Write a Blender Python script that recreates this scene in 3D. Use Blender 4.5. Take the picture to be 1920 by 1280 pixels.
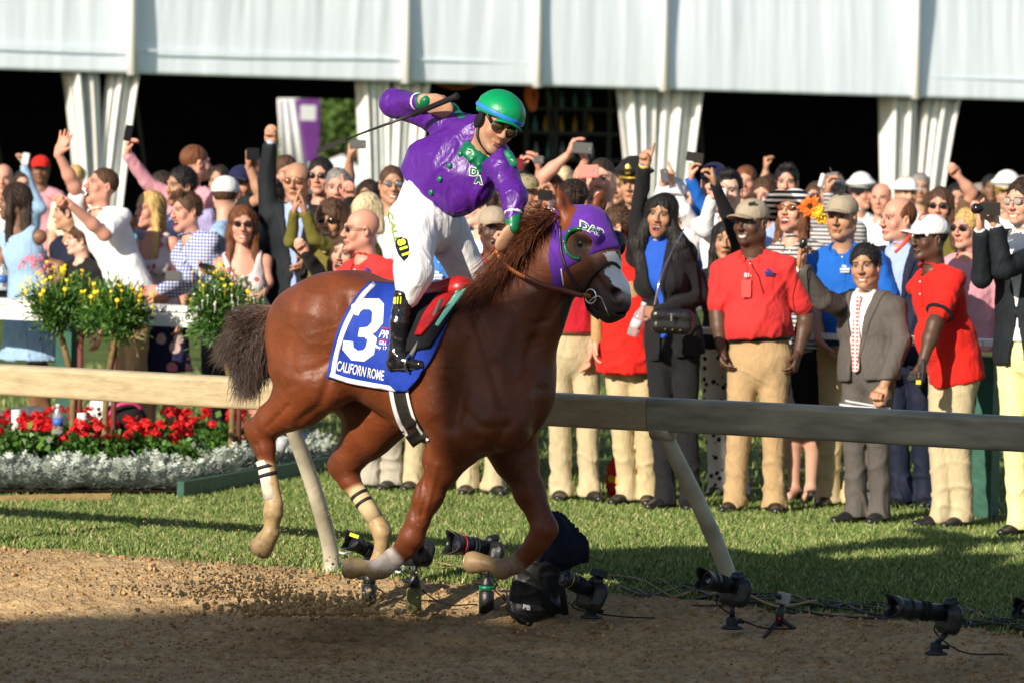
import bpy, bmesh, math, random, time
import numpy as np
from mathutils import Vector, Matrix
from mathutils.bvhtree import BVHTree
T0 = time.time()
random.seed(7); RNG = np.random.default_rng(7)
for o in list(bpy.data.objects): bpy.data.objects.remove(o)
SC = bpy.context.scene; COL = SC.collection
R = math.radians
# ------------------------------------------------------------------ camera, sky, sun, exposure
CAM_H = 2.08; FPX = 8000.0; ROLL = 0.02; PITCH = math.atan(350/FPX)
cr, sr = math.cos(ROLL), math.sin(ROLL); cp, sp = math.cos(PITCH), math.sin(PITCH)
UPV = np.array([0, sp, cp]); FWD = np.array([0, cp, -sp]); XV = np.array([1.0, 0, 0])
CAMP = np.array([0, 0, CAM_H])
rv = cr*XV + sr*UPV; uv = -sr*XV + cr*UPV
cam = bpy.data.objects.new('camera', bpy.data.cameras.new('camera')); COL.objects.link(cam)
M = Matrix(((rv[0], uv[0], -FWD[0], 0), (rv[1], uv[1], -FWD[1], 0), (rv[2], uv[2], -FWD[2], CAM_H), (0, 0, 0, 1)))
cam.matrix_world = M
cam.data.lens = 150; cam.data.sensor_width = 36; cam.data.clip_start = .5; cam.data.clip_end = 3000
cam.data.dof.use_dof = True; cam.data.dof.focus_distance = 19.6; cam.data.dof.aperture_fstop = 4.5
SC.camera = cam
SUN_AZ = R(34); SUN_EL = R(24)      # azimuth measured from behind the camera towards the left
sund = np.array([-math.sin(SUN_AZ)*math.cos(SUN_EL), -math.cos(SUN_AZ)*math.cos(SUN_EL), math.sin(SUN_EL)])
w = bpy.data.worlds.new('World'); SC.world = w; w.use_nodes = True
nt = w.node_tree; sky = nt.nodes.new('ShaderNodeTexSky'); sky.sky_type = 'NISHITA'; sky.sun_disc = False
sky.sun_elevation = SUN_EL; sky.sun_rotation = math.pi + SUN_AZ
nt.links.new(sky.outputs[0], nt.nodes['Background'].inputs[0]); nt.nodes['Background'].inputs[1].default_value = .092
sl = bpy.data.lights.new('sun', 'SUN'); sl.energy = 5.0; sl.angle = R(.45); sl.color = (1, .89, .74)
so = bpy.data.objects.new('sun', sl); COL.objects.link(so)
so.rotation_euler = Vector(sund).to_track_quat('Z', 'Y').to_euler(); so.location = (-20, -30, 25)
SC.view_settings.view_transform = 'Standard'; SC.view_settings.look = 'None'
SC.view_settings.exposure = 0.42; SC.view_settings.gamma = 1; SC.view_settings.use_curve_mapping = False

def ray(px, py):
    dx, dy = px-960, py-640
    u = dx*cr + dy*sr; v = -dx*sr + dy*cr
    return u*XV - v*UPV + FPX*FWD
def P(px, py, D):
    d = ray(px, py); return CAMP + d*(D/d[1])
def S(D): return FPX/D
PSI = R(29)
F_ = np.array([math.cos(PSI), -math.sin(PSI), 0]); L_ = np.array([math.sin(PSI), math.cos(PSI), 0]); Z_ = np.array([0, 0, 1.0])
RAIL0 = P(620, 1070, 21.15); RAIL0[2] = 0
def railq(x, y): return -((x-RAIL0[0])*L_[0] + (y-RAIL0[1])*L_[1])     # metres on the track side of the rail foot line
def smooth(a, b, x):
    t = np.clip((x-a)/(b-a), 0, 1); return t*t*(3-2*t)
def G(px, py, z=0.0):
    d = ray(px, py); t = (z-CAM_H)/d[2]; return CAMP + d*t
def onplane(px, py, O, n):
    d = ray(px, py); return CAMP + d*(np.dot(O-CAMP, n)/np.dot(d, n))

# ------------------------------------------------------------------ objects
def mesh_obj(name, V, F, mat=None, parent=None, smoothf=True, cols=None, matidx=None, mats=None, wcol=COL):
    me = bpy.data.meshes.new(name)
    V = np.asarray(V, dtype=np.float32)
    if isinstance(F, np.ndarray) and F.ndim == 2:
        k = F.shape[1]; n = len(F)
        me.vertices.add(len(V)); me.vertices.foreach_set('co', V.ravel())
        me.loops.add(n*k); me.loops.foreach_set('vertex_index', F.astype(np.int32).ravel())
        me.polygons.add(n); me.polygons.foreach_set('loop_start', np.arange(0, n*k, k, dtype=np.int32))
        try: me.polygons.foreach_set('loop_total', np.full(n, k, dtype=np.int32))
        except Exception: pass
    else:
        me.from_pydata(V.tolist(), [], [list(map(int, f)) for f in F])
    if cols is not None:
        a = me.color_attributes.new('Col', 'FLOAT_COLOR', 'POINT')
        c = np.ones((len(V), 4), dtype=np.float32); c[:, :3] = cols; a.data.foreach_set('color', c.ravel())
    for m in (mats or ([mat] if mat else [])): me.materials.append(m)
    if matidx is not None: me.polygons.foreach_set('material_index', np.asarray(matidx, dtype=np.int32))
    me.update(calc_edges=True); me.validate()
    if smoothf: me.polygons.foreach_set('use_smooth', np.ones(len(me.polygons), dtype=bool))
    o = bpy.data.objects.new(name, me); COL.objects.link(o)
    if parent is not None: o.parent = parent
    return o
def root(name, loc, label, cat, group=None):
    o = bpy.data.objects.new(name, None); COL.objects.link(o); o.location = tuple(map(float, loc)); o.empty_display_size = .1
    o['label'] = label; o['category'] = cat
    if group: o['group'] = group
    return o
def tag(o, label=None, cat=None, group=None, kind=None):
    if label: o['label'] = label
    if cat: o['category'] = cat
    if group: o['group'] = group
    if kind: o['kind'] = kind
    return o
class MB:
    """collects polygons for one mesh"""
    def __init__(s): s.V = []; s.F = []; s.n = 0; s.mi = []
    def add(s, V, F, mi=0):
        V = np.asarray(V, dtype=float).reshape(-1, 3)
        s.V.append(V); s.F += [tuple(int(i)+s.n for i in f) for f in F]; s.mi += [mi]*len(F); s.n += len(V)
    def box(s, c, h, ax=None, mi=0):
        ax = np.eye(3) if ax is None else np.asarray(ax, float)
        c = np.asarray(c, float); V = []
        for sx in (-1, 1):
            for sy in (-1, 1):
                for sz in (-1, 1): V.append(c + sx*h[0]*ax[0] + sy*h[1]*ax[1] + sz*h[2]*ax[2])
        s.add(V, [(0, 1, 3, 2), (4, 6, 7, 5), (0, 4, 5, 1), (2, 3, 7, 6), (0, 2, 6, 4), (1, 5, 7, 3)], mi)
    def tube(s, pts, r, n=8, mi=0, cap=True, flat=None):
        pts = np.asarray(pts, float); m = len(pts); r = np.broadcast_to(np.asarray(r, float), (m,))
        tg = np.gradient(pts, axis=0); tg /= np.linalg.norm(tg, axis=1)[:, None] + 1e-9
        up = np.array([0, 0, 1.0]) if abs(tg[0][2]) < .9 else np.array([1.0, 0, 0])
        a = np.cross(tg[0], up); a /= np.linalg.norm(a); V = []
        for i in range(m):
            a = a - tg[i]*np.dot(a, tg[i]); a /= np.linalg.norm(a) + 1e-9; b = np.cross(tg[i], a)
            for j in range(n):
                t = 2*math.pi*j/n
                V.append(pts[i] + r[i]*(math.cos(t)*a*(flat or 1) + math.sin(t)*b))
        F = [(i*n+j, i*n+(j+1) % n, (i+1)*n+(j+1) % n, (i+1)*n+j) for i in range(m-1) for j in range(n)]
        if cap: F += [tuple(range(n-1, -1, -1)), tuple((m-1)*n+j for j in range(n))]
        s.add(V, F, mi)
    def lathe(s, c, prof, ax=(0, 0, 1), n=16, mi=0):
        ax = np.asarray(ax, float); ax = ax/np.linalg.norm(ax)
        u = np.cross(ax, [0, 0, 1.0] if abs(ax[2]) < .9 else [1.0, 0, 0]); u /= np.linalg.norm(u); v = np.cross(ax, u)
        V = [np.asarray(c)+ax*h+rr*(math.cos(2*math.pi*j/n)*u+math.sin(2*math.pi*j/n)*v) for rr, h in prof for j in range(n)]
        m = len(prof)
        F = [(i*n+j, i*n+(j+1) % n, (i+1)*n+(j+1) % n, (i+1)*n+j) for i in range(m-1) for j in range(n)]
        F += [tuple(range(n-1, -1, -1)), tuple((m-1)*n+j for j in range(n))]
        s.add(V, F, mi)
    def build(s, name, mat, parent=None, smoothf=False, mats=None, off=None):
        V = np.concatenate(s.V) if s.V else np.zeros((0, 3))
        if off is not None: V = V-np.asarray(off)
        return mesh_obj(name, V, s.F, mat, parent, smoothf, matidx=s.mi if mats else None, mats=mats)
def spline(pts, n):
    pts = np.asarray(pts, float); m = len(pts)
    if m < 3: t = np.linspace(0, 1, n)[:, None]; return pts[0]*(1-t)+pts[-1]*t
    Q = np.vstack([2*pts[0]-pts[1], pts, 2*pts[-1]-pts[-2]]); out = []
    for t in np.linspace(0, m-1-1e-6, n):
        i = int(t); f = t-i; a, b, c, d = Q[i:i+4]
        out.append(.5*((2*b)+(-a+c)*f+(2*a-5*b+4*c-d)*f*f+(-a+3*b-3*c+d)*f**3))
    return np.array(out)

# ------------------------------------------------------------------ materials
MATS = {}
def nodes(m): m.use_nodes = True; return m.node_tree, m.node_tree.nodes, m.node_tree.links, m.node_tree.nodes['Principled BSDF']
def mat(name, col, rough=.7, spec=.4, metal=0, noise=0, nscale=8, bump=0, bscale=20, sheen=0, coat=0, stretch=(1, 1, 1), trans=0, vcol=False, bdist=.01, warp=0, ridge=False):
    if name in MATS: return MATS[name]
    m = bpy.data.materials.new(name); nt, N, Lk, b = nodes(m)
    b.inputs['Base Color'].default_value = (*col, 1); b.inputs['Roughness'].default_value = rough
    b.inputs['Specular IOR Level'].default_value = spec; b.inputs['Metallic'].default_value = metal
    b.inputs['Sheen Weight'].default_value = sheen; b.inputs['Coat Weight'].default_value = coat
    if trans: b.inputs['Transmission Weight'].default_value = trans
    tc = N.new('ShaderNodeTexCoord'); mp = N.new('ShaderNodeMapping'); mp.inputs['Scale'].default_value = stretch
    Lk.new(tc.outputs['Object'], mp.inputs[0]); src = None
    if vcol:
        a = N.new('ShaderNodeAttribute'); a.attribute_name = 'Col'; src = a.outputs['Color']; Lk.new(src, b.inputs['Base Color'])
    if noise:
        n = N.new('ShaderNodeTexNoise'); n.inputs['Scale'].default_value = nscale; n.inputs['Detail'].default_value = 5; Lk.new(mp.outputs[0], n.inputs[0])
        mr = N.new('ShaderNodeMapRange'); mr.inputs[1].default_value = .3; mr.inputs[2].default_value = .7
        mr.inputs[3].default_value = 1-noise; mr.inputs[4].default_value = 1+noise; Lk.new(n.outputs[0], mr.inputs[0])
        vm = N.new('ShaderNodeVectorMath'); vm.operation = 'SCALE'; Lk.new(mr.outputs[0], vm.inputs['Scale'])
        if src: Lk.new(src, vm.inputs[0])
        else: vm.inputs[0].default_value = col
        Lk.new(vm.outputs[0], b.inputs['Base Color'])
    if bump:
        n = N.new('ShaderNodeTexNoise'); n.inputs['Scale'].default_value = bscale; n.inputs['Detail'].default_value = 3; n.inputs['Distortion'].default_value = warp; Lk.new(mp.outputs[0], n.inputs[0])
        if ridge: n.noise_type = 'RIDGED_MULTIFRACTAL'; n.inputs['Detail'].default_value = 2; n.inputs['Roughness'].default_value = .45; n.inputs['Lacunarity'].default_value = 2.3; n.normalize = True if hasattr(n, 'normalize') else None
        bp = N.new('ShaderNodeBump'); bp.inputs['Strength'].default_value = bump; bp.inputs['Distance'].default_value = bdist
        Lk.new(n.outputs[0], bp.inputs['Height']); Lk.new(bp.outputs[0], b.inputs['Normal'])
    MATS[name] = m; return m
def fabric(name, col, rough=.85): return mat('fabric_'+name, col, rough, .2, noise=.06, nscale=30, bump=.4, bscale=10, sheen=.05, warp=1.4, bdist=.025, stretch=(1.4, 1.4, .7))
def suiting(name, col): return mat('suiting_'+name, col, .75, .25, noise=.12, nscale=90, bump=.4, bscale=10, warp=1.2, bdist=.025, stretch=(1.4, 1.4, .5))

# ------------------------------------------------------------------ implicit surfaces (smooth unions turned into one mesh)
def nrm(v): v = np.asarray(v, float); return v/(np.linalg.norm(v)+1e-12)
class Cone:
    def __init__(s, a, b, ra, rb, n=None, q=1.0, k=None, sub=False, q2=None):
        s.a = np.asarray(a, float); s.b = np.asarray(b, float); s.ra = ra; s.rb = rb; s.n = None if n is None else nrm(n)
        s.q = q; s.q2 = q if q2 is None else q2; s.k = k; s.sub = sub
        m = max(ra, rb)*max(1, s.q, s.q2); s.lo = np.minimum(s.a, s.b)-m; s.hi = np.maximum(s.a, s.b)+m
    def d(s, X, Y, Z):
        ba = s.b-s.a; L2 = float(ba@ba)+1e-12
        x, y, z = X-s.a[0], Y-s.a[1], Z-s.a[2]
        t = np.clip((x*ba[0]+y*ba[1]+z*ba[2])/L2, 0, 1)
        x = x-t*ba[0]; y = y-t*ba[1]; z = z-t*ba[2]
        r2 = x*x+y*y+z*z
        if s.n is not None:
            wn = x*s.n[0]+y*s.n[1]+z*s.n[2]; q = s.q+(s.q2-s.q)*t
            r2 = np.maximum(r2-wn*wn, 0)+(wn/q)**2
            return (np.sqrt(r2)-(s.ra+(s.rb-s.ra)*t))*np.minimum(1, q)
        return np.sqrt(r2)-(s.ra+(s.rb-s.ra)*t)
class Ell:
    def __init__(s, c, r, B=None, k=None, sub=False):
        s.c = np.asarray(c, float); s.r = np.broadcast_to(np.asarray(r, float), (3,)); s.B = np.eye(3) if B is None else np.asarray(B, float)
        s.k = k; s.sub = sub
        e = np.sqrt(((s.B*s.r[:, None])**2).sum(0)); s.lo = s.c-e; s.hi = s.c+e
    def d(s, X, Y, Z):
        x, y, z = X-s.c[0], Y-s.c[1], Z-s.c[2]
        u = [(x*b[0]+y*b[1]+z*b[2]) for b in s.B]
        k0 = np.sqrt((u[0]/s.r[0])**2+(u[1]/s.r[1])**2+(u[2]/s.r[2])**2)
        k1 = np.sqrt((u[0]/s.r[0]**2)**2+(u[1]/s.r[1]**2)**2+(u[2]/s.r[2]**2)**2)+1e-9
        return k0*(k0-1)/k1
class Wedge:   # V shaped opening in the front of a jacket; inv keeps only the V
    def __init__(s, c, side, up, fr, w0, L, inv=False, k=.003): s.c, s.x, s.u, s.f, s.w, s.L, s.inv = c, side, up, fr, w0, L, inv; s.k = k; s.sub = True; s.lo = None
    def d(s, X, Y, Z):
        X, Y, Z = X-s.c[0], Y-s.c[1], Z-s.c[2]; g = lambda v: X*v[0]+Y*v[1]+Z*v[2]
        t = np.clip(-g(s.u)/s.L, -.3, 1.2); d = np.maximum(np.maximum(np.abs(g(s.x))-s.w*(1-t), -g(s.f)), np.maximum(g(s.u)-.07, g(s.f)-.21))
        return -d if s.inv else d
class Cut2:    # removes the wedge on the positive side of both planes
    def __init__(s, c, n1, n2, k=.004): s.c = np.asarray(c, float); s.a = nrm(n1); s.b = nrm(n2); s.k = k; s.sub = True; s.lo = None
    def d(s, X, Y, Z):
        x, y, z = X-s.c[0], Y-s.c[1], Z-s.c[2]
        return np.maximum(-(x*s.a[0]+y*s.a[1]+z*s.a[2]), -(x*s.b[0]+y*s.b[1]+z*s.b[2]))
class Cut:     # keeps the side the normal does not point to
    def __init__(s, c, n, k=.004): s.c = np.asarray(c, float); s.n = nrm(n); s.k = k; s.sub = True; s.lo = None
    def d(s, X, Y, Z): return -((X-s.c[0])*s.n[0]+(Y-s.c[1])*s.n[1]+(Z-s.c[2])*s.n[2])
def sdf_mesh(prims, h, k=.03):
    add = [p for p in prims if not p.sub]
    lo = np.min([p.lo for p in add], 0)-3*h; hi = np.max([p.hi for p in add], 0)+3*h
    n = np.ceil((hi-lo)/h).astype(int)+1
    ax = [(lo[i]+h*np.arange(n[i])).astype(np.float32) for i in range(3)]
    f = np.full(n, 1e3, dtype=np.float32)
    for p in prims:
        kk = k if p.k is None else p.k
        if p.lo is None: sl = tuple(slice(0, m) for m in n)
        else:
            pad = kk+3*h
            i0 = np.clip(np.floor((p.lo-pad-lo)/h).astype(int), 0, n); i1 = np.clip(np.ceil((p.hi+pad-lo)/h).astype(int)+1, 0, n)
            if np.any(i1 <= i0): continue
            sl = tuple(slice(i0[i], i1[i]) for i in range(3))
        d = p.d(ax[0][sl[0]][:, None, None], ax[1][sl[1]][None, :, None], ax[2][sl[2]][None, None, :]).astype(np.float32)
        a = f[sl]
        if p.sub:
            d = -d; hh = np.maximum(kk-np.abs(a-d), 0)/max(kk, 1e-6)
            f[sl] = np.maximum(a, d)+hh*hh*kk*.25
        else:
            hh = np.maximum(kk-np.abs(a-d), 0)/max(kk, 1e-6)
            f[sl] = np.minimum(a, d)-hh*hh*kk*.25
    np.clip(f, -2*h, 2*h, out=f)
    s = f < 0
    c = np.zeros(n-1, dtype=np.int8)
    for dx in (0, 1):
        for dy in (0, 1):
            for dz in (0, 1): c += s[dx:n[0]-1+dx, dy:n[1]-1+dy, dz:n[2]-1+dz]
    act = (c > 0) & (c < 8); A = np.argwhere(act)
    idx = np.full(n-1, -1, dtype=np.int32); idx[act] = np.arange(len(A))
    acc = np.zeros((len(A), 3)); cnt = np.zeros(len(A))
    cor = [(x, y, z) for x in (0, 1) for y in (0, 1) for z in (0, 1)]
    fv = {q: f[A[:, 0]+q[0], A[:, 1]+q[1], A[:, 2]+q[2]] for q in cor}
    for q in cor:
        for i in range(3):
            if q[i] == 0:
                p2 = list(q); p2[i] = 1; fa, fb = fv[q], fv[tuple(p2)]
                m = (fa < 0) != (fb < 0); t = np.where(m, fa/np.where(fa == fb, 1, fa-fb), 0)
                pt = np.zeros((len(A), 3)); pt += np.array(q); pt[:, i] += t
                acc += pt*m[:, None]; cnt += m
    V = lo+(A+acc/np.maximum(cnt, 1)[:, None])*h
    Fs = []
    for i in range(3):
        j, k2 = (i+1) % 3, (i+2) % 3
        sl0 = [slice(None)]*3; sl1 = [slice(None)]*3; sl0[i] = slice(0, -1); sl1[i] = slice(1, None)
        a, b = s[tuple(sl0)], s[tuple(sl1)]
        E = np.argwhere(a != b); E = E[(E[:, j] > 0) & (E[:, k2] > 0) & (E[:, j] < n[j]-1) & (E[:, k2] < n[k2]-1)]
        sg = a[E[:, 0], E[:, 1], E[:, 2]]
        def g(dj, dk):
            Q = E.copy(); Q[:, j] -= dj; Q[:, k2] -= dk; return idx[Q[:, 0], Q[:, 1], Q[:, 2]]
        q = np.stack([g(1, 1), g(0, 1), g(0, 0), g(1, 0)], 1)
        q[~sg] = q[~sg][:, ::-1]; Fs.append(q)
    return V, np.concatenate(Fs)
def vnormals(V, F):
    a = V[F[:, 2]]-V[F[:, 0]]; b = V[F[:, 3]]-V[F[:, 1]]; fn = np.cross(a, b); N = np.zeros_like(V)
    for i in range(4): np.add.at(N, F[:, i], fn)
    return N/(np.linalg.norm(N, axis=1)[:, None]+1e-12)
def wob(V, seed, scale, oct=3):
    """cheap smooth pseudo-noise, -1..1"""
    r = np.random.default_rng(seed); out = np.zeros(len(V)); amp = 1; tot = 0
    W = V.copy()
    for o in range(oct):
        for _ in range(3):
            d = nrm(r.normal(size=3))*scale*(1.9**o)
            q = W@d+r.uniform(0, 6.28); W = W+.12/scale*np.sin(q)[:, None]*nrm(r.normal(size=3))
            out += amp*np.sin(q)/3
        tot += amp; amp *= .55
    return out/tot
def folds(V, F, seed, amp, scale=22, dirn=None):
    """creases: narrow crests with soft hollows between, drawn out along dirn"""
    N = vnormals(V, F); W = V.copy()
    if dirn is not None: dv = nrm(dirn); W = W-dv*(W@dv)[:, None]*.72
    W = W+.035*np.stack([wob(V, seed+1, 7, 1), wob(V, seed+2, 7, 1), wob(V, seed+3, 7, 1)], 1)
    n = wob(W, seed, scale*1.9, 2); n = n/(n.std()+1e-6); m = .5+.5*np.clip(wob(V, seed+4, 6, 2)*2, -1, 1)
    return V+N*(amp*(1.25*np.exp(-(n/.38)**2)-.55)*(.35+.9*m))[:, None]
def srgb(*c): return tuple(((x/255+.055)/1.055)**2.4 if x > 10 else x/255/12.92 for x in c)
def text_mesh(s, shear=0, offset=0):
    c = bpy.data.curves.new('t', 'FONT'); c.body = s; c.shear = shear; c.offset = offset; c.resolution_u = 3; c.align_x = 'LEFT'
    o = bpy.data.objects.new('t', c); COL.objects.link(o)
    dg = bpy.context.evaluated_depsgraph_get(); me = bpy.data.meshes.new_from_object(o.evaluated_get(dg))
    V = np.array([v.co[:] for v in me.vertices]); F = [tuple(p.vertices) for p in me.polygons]
    bpy.data.objects.remove(o); bpy.data.curves.remove(c); bpy.data.meshes.remove(me)
    if len(V): V = V-np.array([V[:, 0].min(), V[:, 1].min(), 0]); V[:, :2] /= V[:, :2].max(0)
    return V, F
# ------------------------------------------------------------------ ground
def gz(x, y):
    q = railq(x, y); return -.26*smooth(.0, 1.5, q) + 0*q
def to_world(q, t): return RAIL0[0]+F_[0]*t-L_[0]*q, RAIL0[1]+F_[1]*t-L_[1]*q   # q towards track, t along the rail
def edge_q(t): return .10+.035*np.clip(t+1, 0, 6)+.05*np.sin(t*2.1)+.03*np.sin(t*5.3+1)
def lump(x, y, seed, sc):
    return wob(np.stack([x, y, np.zeros_like(x)], 1), seed, sc, 3)
dirt_m = bpy.data.materials.new('harrowed_dirt'); nt, N, Lk, b = nodes(dirt_m)
b.inputs['Roughness'].default_value = .95; b.inputs['Specular IOR Level'].default_value = .15
tc = N.new('ShaderNodeTexCoord')
n1 = N.new('ShaderNodeTexNoise'); n1.inputs['Scale'].default_value = 2.2; n1.inputs['Detail'].default_value = 8; n1.inputs['Roughness'].default_value = .7
n2 = N.new('ShaderNodeTexNoise'); n2.inputs['Scale'].default_value = 30; n2.inputs['Detail'].default_value = 6
r1 = N.new('ShaderNodeValToRGB'); r1.color_ramp.elements[0].position = .3; r1.color_ramp.elements[0].color = (.26, .17, .085, 1)
r1.color_ramp.elements[1].position = .68; r1.color_ramp.elements[1].color = (.58, .42, .23, 1)
mx = N.new('ShaderNodeMath'); mx.operation = 'ADD'; ms = N.new('ShaderNodeMath'); ms.operation = 'MULTIPLY'; ms.inputs[1].default_value = .5
Lk.new(tc.outputs['Object'], n1.inputs[0]); Lk.new(tc.outputs['Object'], n2.inputs[0])
Lk.new(n1.outputs[0], mx.inputs[0]); Lk.new(n2.outputs[0], mx.inputs[1]); Lk.new(mx.outputs[0], ms.inputs[0]); Lk.new(ms.outputs[0], r1.inputs[0]); Lk.new(r1.outputs[0], b.inputs['Base Color'])
bp = N.new('ShaderNodeBump'); bp.inputs['Strength'].default_value = .9; bp.inputs['Distance'].default_value = .02
n3 = N.new('ShaderNodeTexNoise'); n3.inputs['Scale'].default_value = 60; n3.inputs['Detail'].default_value = 4; Lk.new(tc.outputs['Object'], n3.inputs[0])
Lk.new(n3.outputs[0], bp.inputs['Height']); Lk.new(bp.outputs[0], b.inputs['Normal'])
clod_m = mat('dirt_clod', (.36, .225, .10), .95, .1, noise=.35, nscale=14, bump=.8, bscale=60)
turf_m = mat('turf_soil', (.085, .12, .03), .95, .1, noise=.5, nscale=3)
def sheet(name, T, Q, zf, m, label=None):
    tt, qq = np.meshgrid(T, Q, indexing='ij'); x, y = to_world(qq.ravel(), tt.ravel()); z = zf(x, y, qq.ravel(), tt.ravel())
    nq = len(Q); i = np.arange(len(T)-1)[:, None]*nq+np.arange(nq-1)[None, :]
    F = np.stack([i, i+1, i+nq+1, i+nq], -1).reshape(-1, 4)[:, ::-1]
    o = mesh_obj(name, np.stack([x, y, z], 1), F, m); o['kind'] = 'structure'; return o
def zdirt(x, y, q, t):
    z = gz(x, y)+.028*smooth(.1, .4, q)*lump(x, y, 3, 3.0)+.018*lump(x, y, 4, 14)
    c = lump(x, y, 5, 44); z += .026*np.clip(c, 0, 1)**1.3*smooth(0, .4, q)
    z += .013*np.sin(q*23+2.2*lump(x, y, 33, 1.6)+.6*lump(x, y, 34, 7))*smooth(.5, .9, q)*(.6+.6*lump(x, y, 35, 2.5))
    c = lump(x, y, 15, 95); z += .013*c*smooth(0, .4, q)
    eq = edge_q(t); z += .035*np.exp(-((q-eq-.18)/.14)**2)*(.5+lump(x, y, 8, 8))
    return z-.03*(1-smooth(-.25, -.05, q-eq))
sheet('dirt_track', np.linspace(-5.5, 5.2, 640), np.linspace(-.2, 4.6, 330), zdirt, dirt_m)
def zfar(x, y, q, t): return gz(x, y)-.05
sheet('racetrack', np.linspace(-90, 90, 50), np.linspace(-.3, 60, 40), lambda x, y, q, t: gz(x, y)-.09, dirt_m)
turf = sheet('lawn', np.linspace(-150, 150, 120), np.concatenate([np.linspace(-400, -12, 40), np.linspace(-11.5, .9, 60)]), lambda x, y, q, t: np.minimum(gz(x, y), 0)-.006-.05*smooth(.02, .3, q-edge_q(t)), turf_m)
# grass blades
def blades(n, tr, qr, hgt, seed, keep=None):
    r = np.random.default_rng(seed); t = r.uniform(*tr, n); q = qr[1]-(qr[1]-qr[0])*r.uniform(0, 1, n)**1.25
    x, y = to_world(q, t)
    cl = .5+.5*lump(x, y, 21, 2.2); ed = q-edge_q(t)+.13*lump(x, y, 22, 9)
    k = (ed < .03) & (r.uniform(0, 1, n) < np.clip(.45+.6*cl-.5*smooth(-.5, .05, ed), .08, 1))
    t, q, x, y, cl = t[k], q[k], x[k], y[k], cl[k]; m = len(x); z = np.minimum(gz(x, y), 0)-.008
    a = r.uniform(0, 6.28, m); hh = hgt*r.uniform(.35, 1.25, m)*(.65+.5*cl); wd = r.uniform(.0025, .005, m)
    lean = r.normal(0, .42, (m, 2))*hh[:, None]
    b0 = np.stack([x, y, z], 1); sd = np.stack([np.cos(a), np.sin(a), 0*a], 1)*wd[:, None]
    mid = b0+np.stack([lean[:, 0]*.35, lean[:, 1]*.35, hh*.6], 1); tip = b0+np.stack([lean[:, 0], lean[:, 1], hh], 1)
    V = np.stack([b0-sd, b0+sd, mid+sd*.8, mid-sd*.8, tip], 1).reshape(-1, 3)
    i = np.arange(m)*5; Fq = np.stack([i, i+1, i+2, i+3], 1); Ft = np.stack([i+3, i+2, i+4, i+4], 1)
    pal = np.array([[.135, .215, .05], [.22, .29, .08], [.46, .42, .20], [.09, .15, .03]])
    ci = r.choice(4, m, p=[.36, .34, .14, .16]); c = pal[ci]*r.uniform(.7, 1.25, (m, 1))*(.8+.35*cl[:, None])
    return V, Fq, Ft[:, :3], np.repeat(c, 5, 0)
gm = mat('grass_blade', (.1, .2, .03), .6, .25, vcol=True)
gb = gm.node_tree.nodes['Principled BSDF']
def grass_obj(n, tr, qr, h, seed):
    V, Fq, Ft, c = blades(n, tr, qr, h, seed)
    F = np.concatenate([Fq[:, [0, 1, 2]], Fq[:, [0, 2, 3]], Ft]); return mesh_obj('grass', V, F, gm, cols=c, smoothf=False)
g1 = grass_obj(470000, (-4.6, 4.4), (-5.4, .9), .040, 31)
tag(g1, 'short mown green grass between the rail and the crowd', 'grass', kind='stuff')
g2 = grass_obj(90000, (-12, 12), (-16, -5.2), .075, 32)
tag(g2, 'green grass under the crowd beyond the white fence', 'grass', kind='stuff')
# straw bits and clods
def rocks(n, pos, rad, seed, name, m, label, cat):
    r = np.random.default_rng(seed); ico = np.array([(0, 0, 1), (.89, 0, .45), (.28, .85, .45), (-.72, .53, .45), (-.72, -.53, .45), (.28, -.85, .45), (.72, .53, -.45), (-.28, .85, -.45), (-.89, 0, -.45), (-.28, -.85, -.45), (.72, -.53, -.45), (0, 0, -1)])
    fi = np.array([(0, 1, 2), (0, 2, 3), (0, 3, 4), (0, 4, 5), (0, 5, 1), (1, 6, 2), (2, 7, 3), (3, 8, 4), (4, 9, 5), (5, 10, 1), (6, 7, 2), (7, 8, 3), (8, 9, 4), (9, 10, 5), (10, 6, 1), (11, 7, 6), (11, 8, 7), (11, 9, 8), (11, 10, 9), (11, 6, 10)])
    V = (ico[None]*r.uniform(.55, 1.25, (n, 12, 1))*r.uniform(.6, 1.2, (n, 1, 3)))*rad[:, None, None]+pos[:, None, :]
    F = (fi[None]+(np.arange(n)*12)[:, None, None]).reshape(-1, 3)
    return tag(mesh_obj(name, V.reshape(-1, 3), F, m, smoothf=False), label, cat, kind='stuff')
r_ = np.random.default_rng(5); n_ = 16000
t_ = r_.uniform(-4.5, 4.5, n_); q_ = r_.uniform(.15, 3.8, n_); x_, y_ = to_world(q_, t_)
rocks(n_, np.stack([x_, y_, zdirt(x_, y_, q_, t_)+.002], 1), .003+.011*r_.uniform(0, 1, n_)**4+.003, 6, 'dirt_clods', clod_m, 'loose crumbs and clods lying over the brown dirt track', 'dirt clods')

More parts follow.
